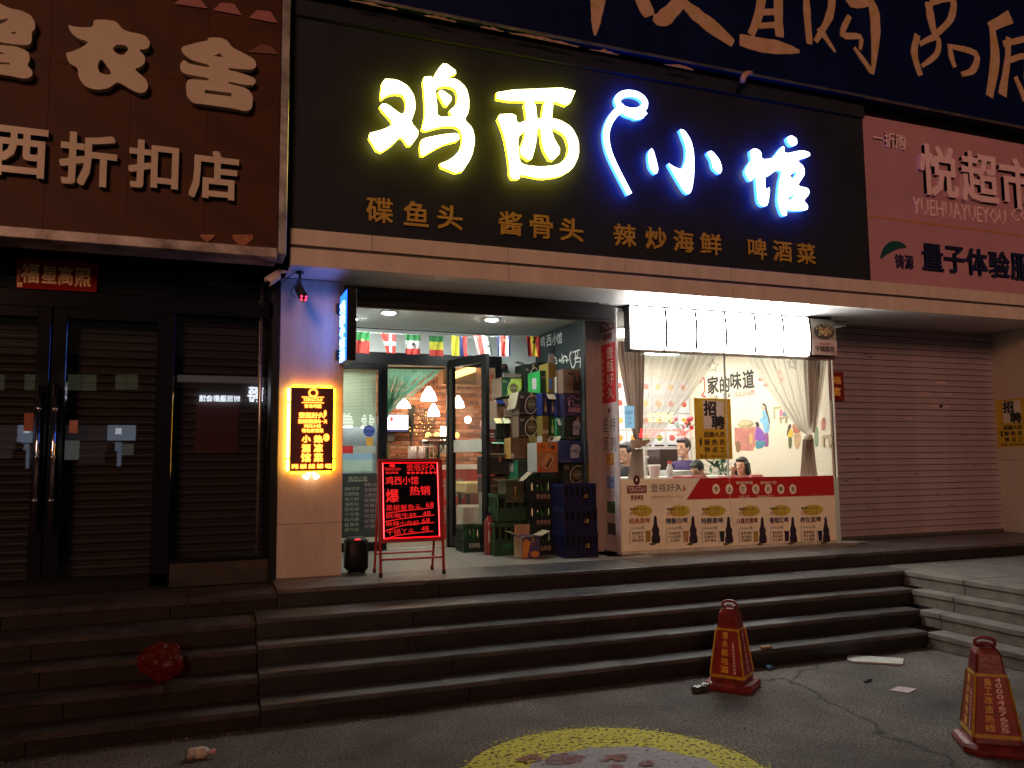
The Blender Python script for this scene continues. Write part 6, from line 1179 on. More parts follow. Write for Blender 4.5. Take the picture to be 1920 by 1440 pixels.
for i, (x0, x1, nm, tm, gc, tx, pr) in enumerate(items):
    sl = -(i * .0); yo = [0, 0, 0, 0, -1, -2][i]; w_ = x1 - x0
    bm = MB(); P0 = onY(x0 + w_ * .12, 965, WY); P1 = onY(x0 + w_ * .74, 965, WY); bm.prism([blob((P0.x + P1.x) / 2, onY(x0 + w_ * .5, 958 + yo, WY).z, .5, 30, .02, (P1.x - P0.x) * 1.0, .115)], PF, 0, .0005); bm.build('yellow_highlight', mat('yellow spray highlight', (.50, .42, .05), .5, var=.1), wn)
    wpx('零售价 ' + pr.split()[0] + ' 元', (x0 + w_ * .06, 952 + yo, x0 + w_ * .56, 957 + yo), m_txtk, .02); wpx('会员价 ' + pr.split()[1] + ' 元', (x0 + w_ * .05, 959 + yo, x0 + w_ * .58, 967 + yo), m_txtr)
    wpx(nm, (x0 + w_ * (.04 if len(nm) < 6 else .0), 971 + yo, x0 + w_ * (.66), 981.5 + yo), tm, .035); wpx('1000ml/瓶', (x0 + w_ * .06, 987 + yo, x0 + w_ * .50, 993 + yo), m_txtk)
    wpx(tx, (x0 + w_ * .13, 997 + yo, x0 + w_ * .47, 1016 + yo), m_txtk, .015)
    bm = MB()
    for xx, sg in ((x0 + w_ * .06, 1), (x0 + w_ * .54, -1)):
        t0, t1 = onY(xx, 996 + yo, WY), onY(xx, 1018 + yo, WY); bm.rect(t0.x - .002, t0.x + .002, t1.z, t0.z, PF, 0, .001); bm.rect(min(t0.x, t0.x + .012 * sg), max(t0.x, t0.x + .012 * sg), t0.z - .002, t0.z + .002, PF, 0, .0012); bm.rect(min(t0.x, t0.x + .012 * sg), max(t0.x, t0.x + .012 * sg), t1.z - .002, t1.z + .002, PF, 0, .0012)
    bm.build('brackets', m_txtk, wn)
    bx_ = onY(x0 + w_ * .84, 1019 + yo - .04 * i, WY); r = .050; h = .275; bm = MB()
    bm.prism([smooth_loop([(bx_.x - r, bx_.z), (bx_.x + r, bx_.z), (bx_.x + r, bx_.z + h * .22), (bx_.x + r * .7, bx_.z + h * .35), (bx_.x + r * .9, bx_.z + h * .5), (bx_.x + r * .4, bx_.z + h * .64), (bx_.x + r * .32, bx_.z + h), (bx_.x - r * .3, bx_.z + h), (bx_.x - r * .45, bx_.z + h * .68), (bx_.x - r * .9, bx_.z + h * .5), (bx_.x - r * .7, bx_.z + h * .35), (bx_.x - r, bx_.z + h * .22)])], PF, 0, .001); bm.build('bottle_print', mat('dark bottle print', (.025, .02, .035), .35, var=.3, scale=30), wn)
    bm = MB(); g_ = bx_.x - .085; bm.prism([[(g_ - .022, bx_.z + .02), (g_ + .022, bx_.z + .02), (g_ + .032, bx_.z + .13), (g_ - .032, bx_.z + .13)]], PF, 0, .0008); bm.build('glass_print', mat('beer glass print %d' % i, gc, .4, var=.3, scale=20), wn)
    bm = MB(); bm.prism([blob(bx_.x - .04, bx_.z - .004, .02, 14, .004, 2, .7)], PF, 0, .0014); bm.build('hops_print', mat('hops print', (.10, .10, .04), .5, var=.4, scale=30), wn)
# recruitment poster on the glass
def recruit(root, tx, fr, u0, u1, w0, w1, dim=1):
    my = mat('yellow paper' + str(dim), (.55, .36, .02), .5, var=.06); W = u1 - u0; Hh = w1 - w0; U = lambda x: u0 + W * x; V = lambda y: w1 - Hh * y
    bm = MB(); bm.rect(u0, u1, w0, w1, fr, 0, .001); bm.build('paper', my, root)
    bm = MB(); bm.rect(U(.24), U(.80), V(.50), V(.04), fr, .001, .002); bm.build('white_block', mat('poster white', (.66, .60, .50), .5, var=.05), root)
    bm = MB(); bm.text('招', U(.26), U(.58), V(.28), V(.05), fr, .002, .003, .05); bm.text('聘', U(.46), U(.80), V(.50), V(.29), fr, .002, .0036, .05)
    bm.text('后厨人员', U(.24), U(.80), V(.64), V(.55), fr, .001, .003, .03); bm.text('服 务 员', U(.24), U(.80), V(.765), V(.675), fr, .001, .003, .03); bm.text('钟 点 工', U(.24), U(.80), V(.89), V(.80), fr, .001, .003, .03); bm.text('电话: 18604663311', U(.12), U(.93), V(.975), V(.92), fr, .001, .003, .015)
    bm.disc(U(.15), V(.72), W * .03, Hh * .07, fr, .001, .002); bm.build('lettering', m_txtk, root)
rp = thing('recruitment_poster', 'yellow recruitment poster with black characters taped inside the dining window', 'poster', (4.93, 7.08, 1.6))
recruit(rp, 0, FY(7.118 - .003), onY(1303, 800, 7.11).x, onY(1372, 800, 7.11).x, onY(1338, 861, 7.11).z, onY(1338, 747, 7.11).z)
# phone number card hanging
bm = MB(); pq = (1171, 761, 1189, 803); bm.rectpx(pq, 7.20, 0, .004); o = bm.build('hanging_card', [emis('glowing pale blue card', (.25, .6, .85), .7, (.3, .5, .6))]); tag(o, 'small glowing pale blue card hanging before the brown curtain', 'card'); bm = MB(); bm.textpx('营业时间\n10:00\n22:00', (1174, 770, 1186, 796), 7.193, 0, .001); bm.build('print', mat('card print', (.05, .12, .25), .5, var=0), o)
# window stars
for k, (px, py, lab) in enumerate(((1182, 684, 'thin star ornament hanging in front of the left brown curtain'), (1336, 687, 'thin star ornament hanging near the red mural mark'), (1484, 682, 'thin star ornament on the right sheer curtain'))):
    c = onY(px, py, 7.17); bm = MB(); P = [(c.x + (.075 if i % 2 == 0 else .032) * math.sin(i * math.pi / 5), c.z + (.075 if i % 2 == 0 else .032) * math.cos(i * math.pi / 5)) for i in range(11)]; bm.stroke(P, [.006] * 11, FY(7.17), 0, .006); t = bm.build('star_ornament', mat('pinkish star', (.5, .33, .26), .4)); tag(t, lab, 'star ornament', 'stars hanging in the window'); bm = MB(); bm.tube([(c.x, 7.168, c.z + .075), (c.x, 7.168, 3.1)], .001, 4); bm.build('thread', m_white2, t)
# curtains
def drape(parent, name, topL, topR, bot, Y, m, pleats=9, amp=.035, N=60, M=16, curve=.25):
    # topL/topR/botL/botR in photo points
    a, b = onY(*topL, Y), onY(*topR, Y); c, d = onY(*bot[0], Y), onY(*bot[1], Y); bm = MB(); V = []
    for j in range(M + 1):
        v = j / M; s = v ** (1 + curve)
        for i in range(N + 1):
            u = i / N; pt = a.lerp(b, u); pb = c.lerp(d, u); x = pt.x + (pb.x - pt.x) * s; z = pt.z + (pb.z - pt.z) * v; am = amp * (1 - .6 * v)
            V.append((x, Y + am * math.sin(u * pleats * 2 * math.pi + .6 * math.sin(v * 3)) + .01 * math.sin(u * 31), z))
    bm.add(V, [(j * (N + 1) + i, j * (N + 1) + i + 1, (j + 1) * (N + 1) + i + 1, (j + 1) * (N + 1) + i) for j in range(M) for i in range(N)]); return bm.build(name, m, parent, True)
m_sheer = sheer('sheer white curtain', (.75, .74, .66), .55); m_brc = sheer('brown curtain', (.34, .25, .20), .97); m_tie = mat('beige tie', (.45, .36, .26), .8, var=.1)
cl = thing('curtain', 'brown and sheer white curtain tied back on the menu side of the window', 'curtain', (4.2, 7.3, 3.1), 'curtains tied back in the window')
drape(cl, 'sheer_panel', (1203, 640), (1350, 648), ((1196, 822), (1214, 838)), 7.34, m_sheer, 11)
drape(cl, 'sheer_tail', (1198, 838), (1212, 838), ((1196, 900), (1214, 900)), 7.34, m_sheer, 4, .02)
drape(cl, 'brown_panel', (1158, 640), (1207, 640), ((1190, 822), (1203, 832)), 7.27, m_brc, 6)
drape(cl, 'brown_tail', (1186, 842), (1204, 842), ((1177, 900), (1208, 900)), 7.27, m_brc, 5, .02)
bm = MB(); c = onY(1194, 832, 7.27); bm.lathe([(.05, -.045), (.062, -.02), (.062, .02), (.05, .045)], (c.x, 7.29, c.z), 16); bm.build('tie_band', m_tie, cl, True); bm = MB(); bm.stroke([(c.x + .04, c.z), (c.x + .14, c.z + .03)], [.07, .02], FY(7.25), 0, .012); bm.build('tie_tail', m_tie, cl)
cr_ = thing('curtain', 'brown and sheer white curtain tied back on the mural side of the window', 'curtain', (6.1, 7.3, 3.1), 'curtains tied back in the window')
drape(cr_, 'sheer_panel', (1398, 655), (1512, 660), ((1500, 806), (1517, 818)), 7.30, m_sheer, 10)
drape(cr_, 'sheer_panel', (1535, 660), (1549, 660), ((1520, 818), (1530, 800)), 7.30, m_sheer, 3, .02)
drape(cr_, 'brown_panel', (1508, 658), (1537, 660), ((1517, 800), (1526, 812)), 7.34, m_brc, 4)
drape(cr_, 'brown_tail', (1507, 824), (1523, 822), ((1500, 900), (1533, 898)), 7.30, m_brc, 5, .02)
bm = MB(); c = onY(1515, 820, 7.3); bm.lathe([(.04, -.03), (.05, -.012), (.05, .012), (.04, .03)], (c.x, 7.3, c.z), 16); bm.build('tie_band', mat('pale tie', (.55, .54, .45), .8), cr_, True)
# projecting menu light box
lb = thing('menu_lightbox', 'long blown out white menu light box above the dining window', 'light box', (5.3, 6.98, 2.9))
bnd = [1181, 1242, 1298, 1353, 1408, 1460, 1510, 1558]; YL = 6.98
tops = [573 + (x - 1181) * .0895 for x in bnd]; bots = [651 + (x - 1178) * .057 for x in bnd]
zt_ = onY(1181, 574, YL).z; zb_ = onY(1300, 659, YL).z
arc = [(.0, 0.0), (.050, .03), (.066, .28), (.070, .5), (.066, .72), (.050, .97), (.0, 1.0)]
for i in range(7):
    x0 = onY(bnd[i], 600, YL).x + .006; x1 = onY(bnd[i + 1], 600, YL).x - .006
    bm = MB(); V = [(x0, YL - y, zb_ + (zt_ - zb_) * t) for y, t in arc] + [(x1, YL - y, zb_ + (zt_ - zb_) * t) for y, t in arc]; n = len(arc)
    bm.add(V, [(k, k + 1, n + k + 1, n + k) for k in range(n - 1)]); bm.add(V[:n] + [(x0, YL, zb_)], [tuple(range(n))]); bm.add(V[n:], [tuple(range(n))])
    if i < 6: bm.build('lit_panel', emis('white light box', (1, .99, .95), 30), lb)
    else:
        bm.build('dim_panel', mat('dim photo panel', (.32, .28, .24), .3, var=.05), lb)
        X = (x0 + x1) / 2; Zc = zb_ + (zt_ - zb_) * .66; bm = MB()
        for k in range(80): a_ = rnd.uniform(0, 6.28); r_ = rnd.uniform(0, .12); L = rnd.uniform(.02, .05); ux_, uz_ = X + r_ * math.cos(a_), Zc + r_ * .55 * math.sin(a_); g_ = rnd.uniform(0, 3.1); bm.stroke([(ux_, uz_), (ux_ + L * math.cos(g_), uz_ + L * math.sin(g_) * .6)], [.016, .012], FY(YL - .083 - k * .0001), 0, .0001, k % 3)
        bm.build('dish_photo', [mat('cauliflower', (.55, .50, .22), .5, var=.3, scale=30), mat('fried brown', (.30, .14, .05), .5, var=.3, scale=30), mat('pale sauce', (.5, .36, .18), .5, var=.3, scale=30)], lb)
        bm = MB(); bm.disc(X, Zc - .01, .14, .085, FY(YL - .0815), 0, .0005); bm.build('dish_photo', mat('dark plate', (.05, .05, .04), .3), lb)
        bm = MB(); bm.rect(x0 + .005, x1 - .005, zb_ + .015, zb_ + (zt_ - zb_) * .42, FY(YL - .079), 0, .002); bm.build('caption_card', mat('mauve card', (.45, .36, .33), .5), lb); bm = MB(); bm.text('干锅菜花', x0 + .04, x1 - .04, zb_ + .05, zb_ + .11, FY(YL - .081), 0, .0015, .03); bm.build('lettering', m_txtk, lb); bm = MB(); bm.text('特色推荐', x0 + .1, x1 - .1, zb_ + .125, zb_ + .15, FY(YL - .081), 0, .0015, .02); bm.build('lettering', m_txtr, lb)
for i in range(1, 7):
    xr = onY(bnd[i], 600, YL).x; bm = MB(); V = [(xr - .014, YL - y * 1.0 - .005, zb_ + (zt_ - zb_) * t) for y, t in arc] + [(xr + .014, YL - y - .005, zb_ + (zt_ - zb_) * t) for y, t in arc]; n = len(arc)
    bm.add(V, [(k, k + 1, n + k + 1, n + k) for k in range(n - 1)]); bm.build('divider', mat('divider strip', (.02, .015, .01), .8, var=0, spec=0), lb)
X0 = onY(1181, 600, YL).x; X1 = onY(1558, 600, YL).x
bm = MB(); bm.bbox(X0 - .01, X1 + .01, YL + .001, WY - .01, zb_ - .02, zt_ + .015, .004); bm.build('casing', m_black, lb); bm = MB(); bm.bbox(X0 - .01, X1 + .01, YL - .03, YL - .001, zb_ - .022, zb_ - .002, .002); bm.build('lower_edge', mat('rusty edge', (.10, .06, .04), .5), lb)
# left side advertisement strip
ad = thing('beer_advert_strip', 'tall narrow white beer advertisement on the side of the window', 'advert', (3.83, 7.3, PZ))
XA = 3.832; FA2 = FXL(XA - .012); ya0, ya1 = -7.485, -7.105
bm = MB(); bm.bbox(XA - .012, XA + .002, 7.105, 7.485, PZ + .02, 3.14, .001); bm.build('panel', mat('lilac white panel', (.55, .48, .50), .4, var=.05), ad)
axp = lambda px, py: (lambda p: (-p.y, p.z))(onX(px, py, XA - .012))
def aq(bm, r, d=.001, mi=0): a_, b_ = axp(r[0], (r[1] + r[3]) / 2), axp(r[2], (r[1] + r[3]) / 2); c_, e_ = axp((r[0] + r[2]) / 2, r[1]), axp((r[0] + r[2]) / 2, r[3]); return a_[0], b_[0], e_[1], c_[1]
Wd = ya1 - ya0; U = lambda f_: ya0 + Wd * f_
zr = lambda py: axp(1138, py)[1]
logo(U(.5), zr(612), Wd * .82, FA2, ad)
bm = MB(); bm.rect(U(.13), U(.93), zr(756), zr(645), FA2, 0, .001); bm.build('red_panel', m_red, ad)
for ch, y in zip('壹瓶好久', (652, 677, 702, 727)): bm = MB(); bm.text(ch, U(.42), U(.80), zr(y + 21), zr(y), FA2, 0, .0022, -.005); bm.build('lettering', m_txtw, ad)
for k in range(7): bm = MB(); bm.ring(U(.20), zr(663 + k * 12.6), .016, .016, .006, FA2, 0, .0015, n=14); bm.build('round_mark', m_txtw, ad)
bm = MB(); bm.prism([[(U(.42), zr(764)), (U(.52), zr(768)), (U(.62), zr(764)), (U(.52), zr(778))]], FA2, 0, .001); bm.build('arrow', m_txtk, ad)
for ch, u, y in (('坚', .28, 784), ('持', .72, 784), ('原', .28, 820), ('则', .72, 820)): bm = MB(); bm.text(ch, U(u - .15), U(u + .15), zr(y + 26), zr(y), FA2, 0, .0015, -.005); bm.build('lettering', m_txtk, ad)
for y, c_, t in ((850, (.42, .20, .05), '麦香浓郁\n新鲜好啤酒'), (893, (.12, .18, .42), '冰爽纯正\n品质好啤酒'), (939, (.03, .10, .04), '天然酒花\n自然好味'), (979, (.04, .045, .05), '匠心酿造\n百年工艺')):
    bm = MB(); bm.rect(U(.28), U(.74), zr(y + 22), zr(y), FA2, 0, .001); bm.build('photo_print', mat('photo print %d' % y, c_, .4, var=.7, scale=35, c2=tuple(min(1, v * 2.2) for v in c_)), ad)
    bm = MB(); bm.text(t, U(.18), U(.84), zr(y + 38), zr(y + 26), FA2, 0, .001); bm.build('lettering', mat('faded pink grey', (.38, .24, .24), .5, var=0), ad)
# posters right
poster('red_couplet', 'torn dark red paper with gold strokes on the mauve shutter edge', (1556, 697, 1582, 752), 7.28, m_dred)
bm = MB(); bm.textpx('福', (1562, 706, 1576, 720), 7.276, 0, .001, .03); bm.textpx('富', (1562, 726, 1576, 742), 7.276, 0, .001, .03); o = bm.build('gold_print', mg, bpy.data.objects['red_couplet']); o.location = (0, 0, 0)
fp = thing('far_pillar', 'beige clad pillar at the right end with a yellow recruitment poster', 'pillar', (9.3, 7, PZ))
for z0, z1 in ((PZ, 1.55), (1.552, 3.15)): bm = MB(); bm.bbox(9.29, 9.9, 6.42, 7.32, z0 + .001, z1 - .001, .003); bm.build('cladding_panel', mat('beige cladding', (.50, .42, .34), .55, var=.08, scale=3), fp, loc=(9.3, 6.5, z0))
r2 = thing('side_poster', 'yellow recruitment poster on the side of the far right pillar', 'poster', (9.28, 7.1, 2))
c0 = onX(1868, 790, 9.289); wd = .42; recruit(r2, 0, FXL(9.289), -c0.y, -c0.y + wd, onX(1895, 838, 9.289).z, onX(1895, 748, 9.289).z, 2)

# ================================================================== people in the dining room
def person(lab, px, py, Y, yaw, skin, shirt, hair_m, hair='short', tilt=0., lean=0., scale=1., hand=None, arms=True):
    hc = onY(px, py, Y); s = scale; root = thing('person', lab, 'person', (hc.x, Y, PZ))
    f = Vector((math.cos(yaw), math.sin(yaw), -math.tan(tilt))).normalized(); side = Vector((-math.sin(yaw), math.cos(yaw), 0)); up = f.cross(side).normalized(); up = -up if up.z < 0 else up
    M = Matrix((f, side, up)).transposed()
    T = lambda x, y, z: hc + M @ Vector((x, y, z)) * s
    fl_ = Vector((math.cos(yaw), math.sin(yaw), 0)); neck = hc - fl_ * (.03 + lean * .1) * s - Vector((0, 0, .13 * s)); chest = neck - fl_ * lean * .16 * s - Vector((0, 0, .18 * s)); hip = Vector((chest.x, chest.y, 0)) - fl_ * lean * .1 * s; hip.z = PZ + .48
    bm = MB(); R3 = M
    bm.ball(T(0, 0, .02), (.095 * s, .075 * s, .105 * s), 0, 20, 14, R3); bm.ball(T(.03, 0, -.055), (.06 * s, .052 * s, .06 * s), 0, 16, 10, R3)
    bm.tube([T(.085, 0, .03), T(.115, 0, -.015), T(.09, 0, -.022)], [.010 * s, .015 * s, .012 * s], 8); bm.ball(T(.08, 0, .045), (.02 * s, .05 * s, .012 * s), 0, 12, 8, R3)
    bm.ball(T(.09, 0, -.052), (.012 * s, .026 * s, .008 * s), 0, 10, 6, R3); bm.ball(T(.075, 0, -.095), (.022 * s, .026 * s, .018 * s), 0, 10, 6, R3)
    for q in (-1, 1): bm.ball(T(-.005, .077 * q, -.0), (.016 * s, .010 * s, .028 * s), 0, 10, 8, R3)
    bm.tube([T(-.02, 0, -.05), tuple(neck), tuple(neck.lerp(chest, .4))], [.052 * s, .052 * s, .07 * s], 14)
    bm.tube([tuple(neck - Vector((0, 0, .03 * s))), tuple(chest), tuple(chest.lerp(hip, .5)), tuple(hip)], [.06 * s, .135 * s, .13 * s, .15 * s], 18)
    bm.ball(tuple(chest), (.13 * s, .13 * s, .16 * s)); shs = []
    for q in (-1, 1):
        sh = chest + side * .165 * q * s + Vector((0, 0, .085 * s)); el = sh + fl_ * .06 * s + side * .04 * q * s - Vector((0, 0, .25 * s)); ha = hand[0 if q < 0 else 1] if hand else None
        wr = Vector(ha) if ha else el + fl_ * .22 * s + side * -.05 * q * s + Vector((0, 0, .04))
        bm.tube([tuple(chest + side * .06 * q * s + Vector((0, 0, .09 * s))), tuple(sh), tuple(el), tuple(wr)], [.06 * s, .058 * s, .040 * s, .026 * s], 12); bm.ball(tuple(sh), .062 * s)
        d = (wr - el).normalized(); pal = wr + d * .045 * s; bm.tube([tuple(wr), tuple(pal), tuple(pal + d * .03 * s)], [.026 * s, .034 * s, .028 * s], 10)
        c_ = d.cross(Vector((0, 0, 1))).normalized()
        for k in range(4):
            b0 = pal + d * .02 * s + c_ * (.026 - .017 * k) * s; L = (.06, .07, .065, .05)[k] * s; b1 = b0 + d * L * .55 + Vector((0, 0, -.006)); b2 = b0 + d * L * .85 + Vector((0, 0, -.028 * s)); bm.tube([tuple(b0), tuple(b1), tuple(b2)], [.009 * s, .0085 * s, .007 * s], 8)
        bm.tube([tuple(wr + d * .015 + c_ * .02 * s), tuple(wr + d * .04 + c_ * .045 * s), tuple(wr + d * .065 + c_ * .046 * s)], [.012 * s, .010 * s, .008 * s], 8)
        shs.append((sh, el))
        kn = hip + fl_ * .42 * s + side * .10 * q * s; an = kn - Vector((0, 0, kn.z - PZ - .06)) ; bm.tube([tuple(hip + side * .08 * q * s), tuple(kn), tuple(an), tuple(an + fl_ * .16 * s)], [.085 * s, .06 * s, .04 * s, .035 * s], 12)
    o = bm.build('body', mat('skin', (.55, .32, .22), .5, var=.06, scale=20), root, True); md = o.modifiers.new('r', 'REMESH'); md.mode = 'VOXEL'; md.voxel_size = .008; md.use_smooth_shade = True; ms2 = o.modifiers.new('s', 'SMOOTH'); ms2.iterations = 2
    bm = MB(); bm.tube([tuple(neck - Vector((0, 0, .055 * s))), tuple(chest), tuple(chest.lerp(hip, .5)), tuple(hip)], [.085 * s, .155 * s, .15 * s, .165 * s], 20); bm.ball(tuple(chest + Vector((0, 0, .01))), (.145 * s, .155 * s, .165 * s))
    for sh, el in shs: bm.tube([tuple(chest + (sh - chest) * .4 + Vector((0, 0, .05 * s))), tuple(sh), tuple(sh.lerp(el, .75))], [.085 * s, .078 * s, .062 * s], 14)
    o = bm.build('shirt', shirt, root, True); md = o.modifiers.new('r', 'REMESH'); md.mode = 'VOXEL'; md.voxel_size = .012; md.use_smooth_shade = True; ms2 = o.modifiers.new('s', 'SMOOTH'); ms2.iterations = 4
    bm = MB()
    for q in (-1, 1):
        kn = hip + fl_ * .42 * s + side * .10 * q * s; an = kn - Vector((0, 0, kn.z - PZ - .12)); bm.tube([tuple(hip + side * .08 * q * s), tuple(kn), tuple(an)], [.10 * s, .075 * s, .055 * s], 12)
    bm.build('trousers', mat('dark trousers', (.03, .03, .04), .8), root, True)
    bm = MB(); bm.ball(T(-.022, 0, .045), (.098 * s, .084 * s, .105 * s), 0, 18, 12, R3); bm.ball(T(.045, 0, .098), (.055 * s, .062 * s, .03 * s), 0, 14, 8, R3)
    for q in (-1, 1): bm.ball(T(.0, .066 * q, .04), (.045 * s, .018 * s, .045 * s), 0, 10, 8, R3)
    if hair == 'long':
        bm.tube([T(-.05, 0, .05), T(-.085, 0, -.08), T(-.09, .0, -.26)], [.09 * s, .085 * s, .05 * s], 14)
        for q in (-1, 1): bm.tube([T(.02, .07 * q, .06), T(-.0, .085 * q, -.04), T(-.03, .09 * q, -.20)], [.035 * s, .03 * s, .02 * s], 10)
    o = bm.build('hair', hair_m, root, True); md = o.modifiers.new('r', 'REMESH'); md.mode = 'VOXEL'; md.voxel_size = .007; md.use_smooth_shade = True
    for q in (-1, 1):
        bm = MB(); bm.ball(T(.079, .032 * q, .018), (.008 * s, .015 * s, .008 * s), 0, 10, 6, R3); bm.build('eye', mat('dark eye', (.03, .02, .02), .2), root, True)
        bm = MB(); bm.tube([T(.086, .018 * q, .046), T(.082, .048 * q, .044)], .004 * s, 6); bm.build('eyebrow', hair_m, root)
    bm = MB(); bm.tube([T(.094, -.02, -.055), T(.100, 0, -.053), T(.094, .02, -.055)], .005 * s, 6); bm.build('mouth', mat('lips', (.40, .13, .11), .5), root)
    return root
hb = mat('black hair', (.012, .010, .010), .45, var=.4, scale=60, bump=.4); hg = mat('cropped dark hair', (.03, .027, .027), .7, var=.4, scale=80)
person('man with short black hair in a purple polo shirt looking left at a table', 1281, 841, 8.85, R_(200), None, mat('purple polo', (.045, .022, .10), .75, var=.1), hb)
person('boy with cropped hair in a white shirt bending over the table', 1308, 882, 8.0, R_(195), None, mat('white tee', (.72, .72, .72), .8, var=.05), hg, tilt=.5, lean=1.2, scale=.86)
gh = onY(1369, 884, 8.3)
person('long haired girl raising a hand to her mouth beside the red seats', 1391, 876, 8.4, R_(205), None, mat('dark cardigan', (.10, .09, .10), .8), hb, 'long', scale=.9, hand=[tuple(gh + Vector((.0, -.06, 0))), None])
person('person in a black top half hidden behind the brown curtain', 1174, 851, 8.6, R_(190), None, mat('black top', (.015, .015, .018), .8), hb)

# ================================================================== traffic cones
def cone(lab, x, y, rot, front, right_t, left_t, flip):
    t = thing('traffic_cone', lab, 'traffic cone', (0, 0, 0), 'square advertising cones on the asphalt'); m_cr = mat('faded red plastic', (.16, .014, .018), .38, var=.5, scale=18, bump=.15, bscale=50, c2=(.27, .03, .03)); m_cp = mat('red sleeve print', (.27, .018, .010), .5, var=.4, scale=12, c2=(.34, .03, .015)); m_yb = mat('yellow sleeve band', (.50, .29, .02), .5, var=.35, scale=25)
    def oct(h, c, z): return [(h - c, -h, z), (h, -h + c, z), (h, h - c, z), (h - c, h, z), (-h + c, h, z), (-h, h - c, z), (-h, -h + c, z), (-h + c, -h, z)]
    def loft(levels, m, name, mi=None):
        bm = MB(); V = []
        for h, c, z in levels: V += oct(h, c, z)
        F_ = [(k * 8 + i, k * 8 + (i + 1) % 8, (k + 1) * 8 + (i + 1) % 8, (k + 1) * 8 + i) for k in range(len(levels) - 1) for i in range(8)]
        F_.append(tuple(range(8))[::-1]); F_.append(tuple((len(levels) - 1) * 8 + i for i in range(8))); bm.add(V, F_); return bm.build(name, m, t)
    hz = lambda z: .122 - .058 * (z - .055) / .45
    loft([(.164, .05, 0), (.170, .052, .015), (.170, .052, .035), (.160, .05, .048), (.135, .02, .056)], m_cr, 'base')
    loft([(hz(.057), .016, .057), (hz(.515), .012, .515), (.052, .014, .535), (.045, .012, .545)], m_cr, 'body')
    loft([(hz(.085) + .003, .014, .085), (hz(.415) + .003, .011, .415)], m_cp, 'sleeve')
    loft([(hz(.085) + .0045, .014, .085), (hz(.105) + .0045, .014, .105)], m_yb, 'sleeve_band'); loft([(hz(.400) + .0045, .011, .400), (hz(.415) + .0045, .011, .415)], m_yb, 'sleeve_band')
    for sx in (-1, 1):
        for sy in (-1, 1):
            bm = MB(); P = [((hz(z) + .0015) * sx, (hz(z) + .0015) * sy, z) for z in (.105, .400)]; bm.tube(P, .0065, 4); bm.build('corner_band', m_yb, t)
    faces = {'f': lambda u, w_, d=0.: (u, -(hz(w_) + .0035) - d, w_), 'r': lambda u, w_, d=0.: (hz(w_) + .0035 + d, u, w_), 'l': lambda u, w_, d=0.: (-(hz(w_) + .0035) - d, -u, w_)}
    gy = mat('gold sleeve lettering', (.80, .45, .07), .45, var=.1); pw = mat('pinkish white lettering', (.85, .60, .58), .45, var=.05)
    for key, lines in (('f', front), ('r', right_t), ('l', left_t)):
        for s_, u, half, z0, z1, mm in lines:
            n = len(s_); bm = MB()
            for i, ch in enumerate(s_): a_ = z1 - (z1 - z0) * (i + .08) / n; b_ = z1 - (z1 - z0) * (i + .88) / n; k = hz((a_ + b_) / 2) / .125; bm.text(ch, (u - half) * k, (u + half) * k, b_, a_, faces[key], 0, .0015, .02)
            bm.build('lettering', gy if mm == 'g' else pw, t)
    bm = MB(); P = [(-.045 + .0, .0, .545), (-.05, 0, .575), (-.02, 0, .592), (.02, 0, .592), (.05, 0, .575), (.045, 0, .545)]; bm.tube(spline(P, 4), .009, 8); bm.ring(0, 0, .035, .035, .014, FZ(.552), 0, .012); bm.build('carry_loop', m_cr, t, True)
    t.location = (x, y, 0); t.rotation_euler = (0, 0, rot); return t
phone = '4000467655'
A = [('潜水艇地漏', -.018, .030, .112, .395, 'g'), ('全国招商热线欢迎加盟', .062, .010, .115, .33, 'p')]
Bf = [('施工改造热线', -.035, .026, .115, .395, 'g'), (phone, .045, .022, .115, .398, 'p')]
c1 = onY(1378, 1282, 4.86); cone('red advertising cone with gold characters near the front steps', 3.495, 4.90, R_(-53), A, [('施工改造热线', .0, .02, .115, .39, 'p')], Bf, 0)
cone('red advertising cone with a phone number at the lower right corner', 4.08, 3.36, R_(-35), Bf, A, A, 0)

# ================================================================== litter
p0 = onZ(352, 1412, .035); p1 = onZ(405, 1409, .03)
lt = thing('crushed_bottle', 'crushed clear plastic bottle lying on the asphalt at the lower left', 'bottle', (p0.x, p0.y, 0))
d = (p1 - p0); Q = [tuple(p0.lerp(p1, k)) for k in (0, .04, .3, .36, .62, .70, .78, .80, .86, .99)]; Q = [(q_[0], q_[1], .031) for q_ in Q]
bm = MB(); bm.tube(Q[:8], [.024, .031, .029, .024, .030, .026, .013, .012], 14); bm.build('bottle', mat('dirty clear plastic', (.45, .42, .40), .2, var=.5, scale=25, bump=.8, bscale=60), lt, True); bm = MB(); bm.tube(Q[7:], [.014, .014, .014], 10); bm.build('cap', mat('pale pink cap', (.6, .3, .3), .4), lt, True); bm = MB(); bm.tube([Q[2], Q[4]], [.0305, .031], 14, caps=False); bm.build('label', mat('bottle label', (.5, .46, .35), .5, var=.4, scale=40), lt, True)
fo = [onZ(1588, 1231, .01), onZ(1600, 1229, .01), onZ(1694, 1236, .01), onZ(1693, 1246, .01), onZ(1600, 1241, .01), onZ(1589, 1238, .01)]
bm = MB(); bm.prism([[(p.x, p.y) for p in fo]], FZ(.004), 0, .012); o = bm.build('foam_strip', mat('white foam strip', (.46, .48, .44), .7, var=.15, scale=20, bump=.3)); tag(o, 'long white foam strip lying on the asphalt by the corner of the steps', 'foam strip')
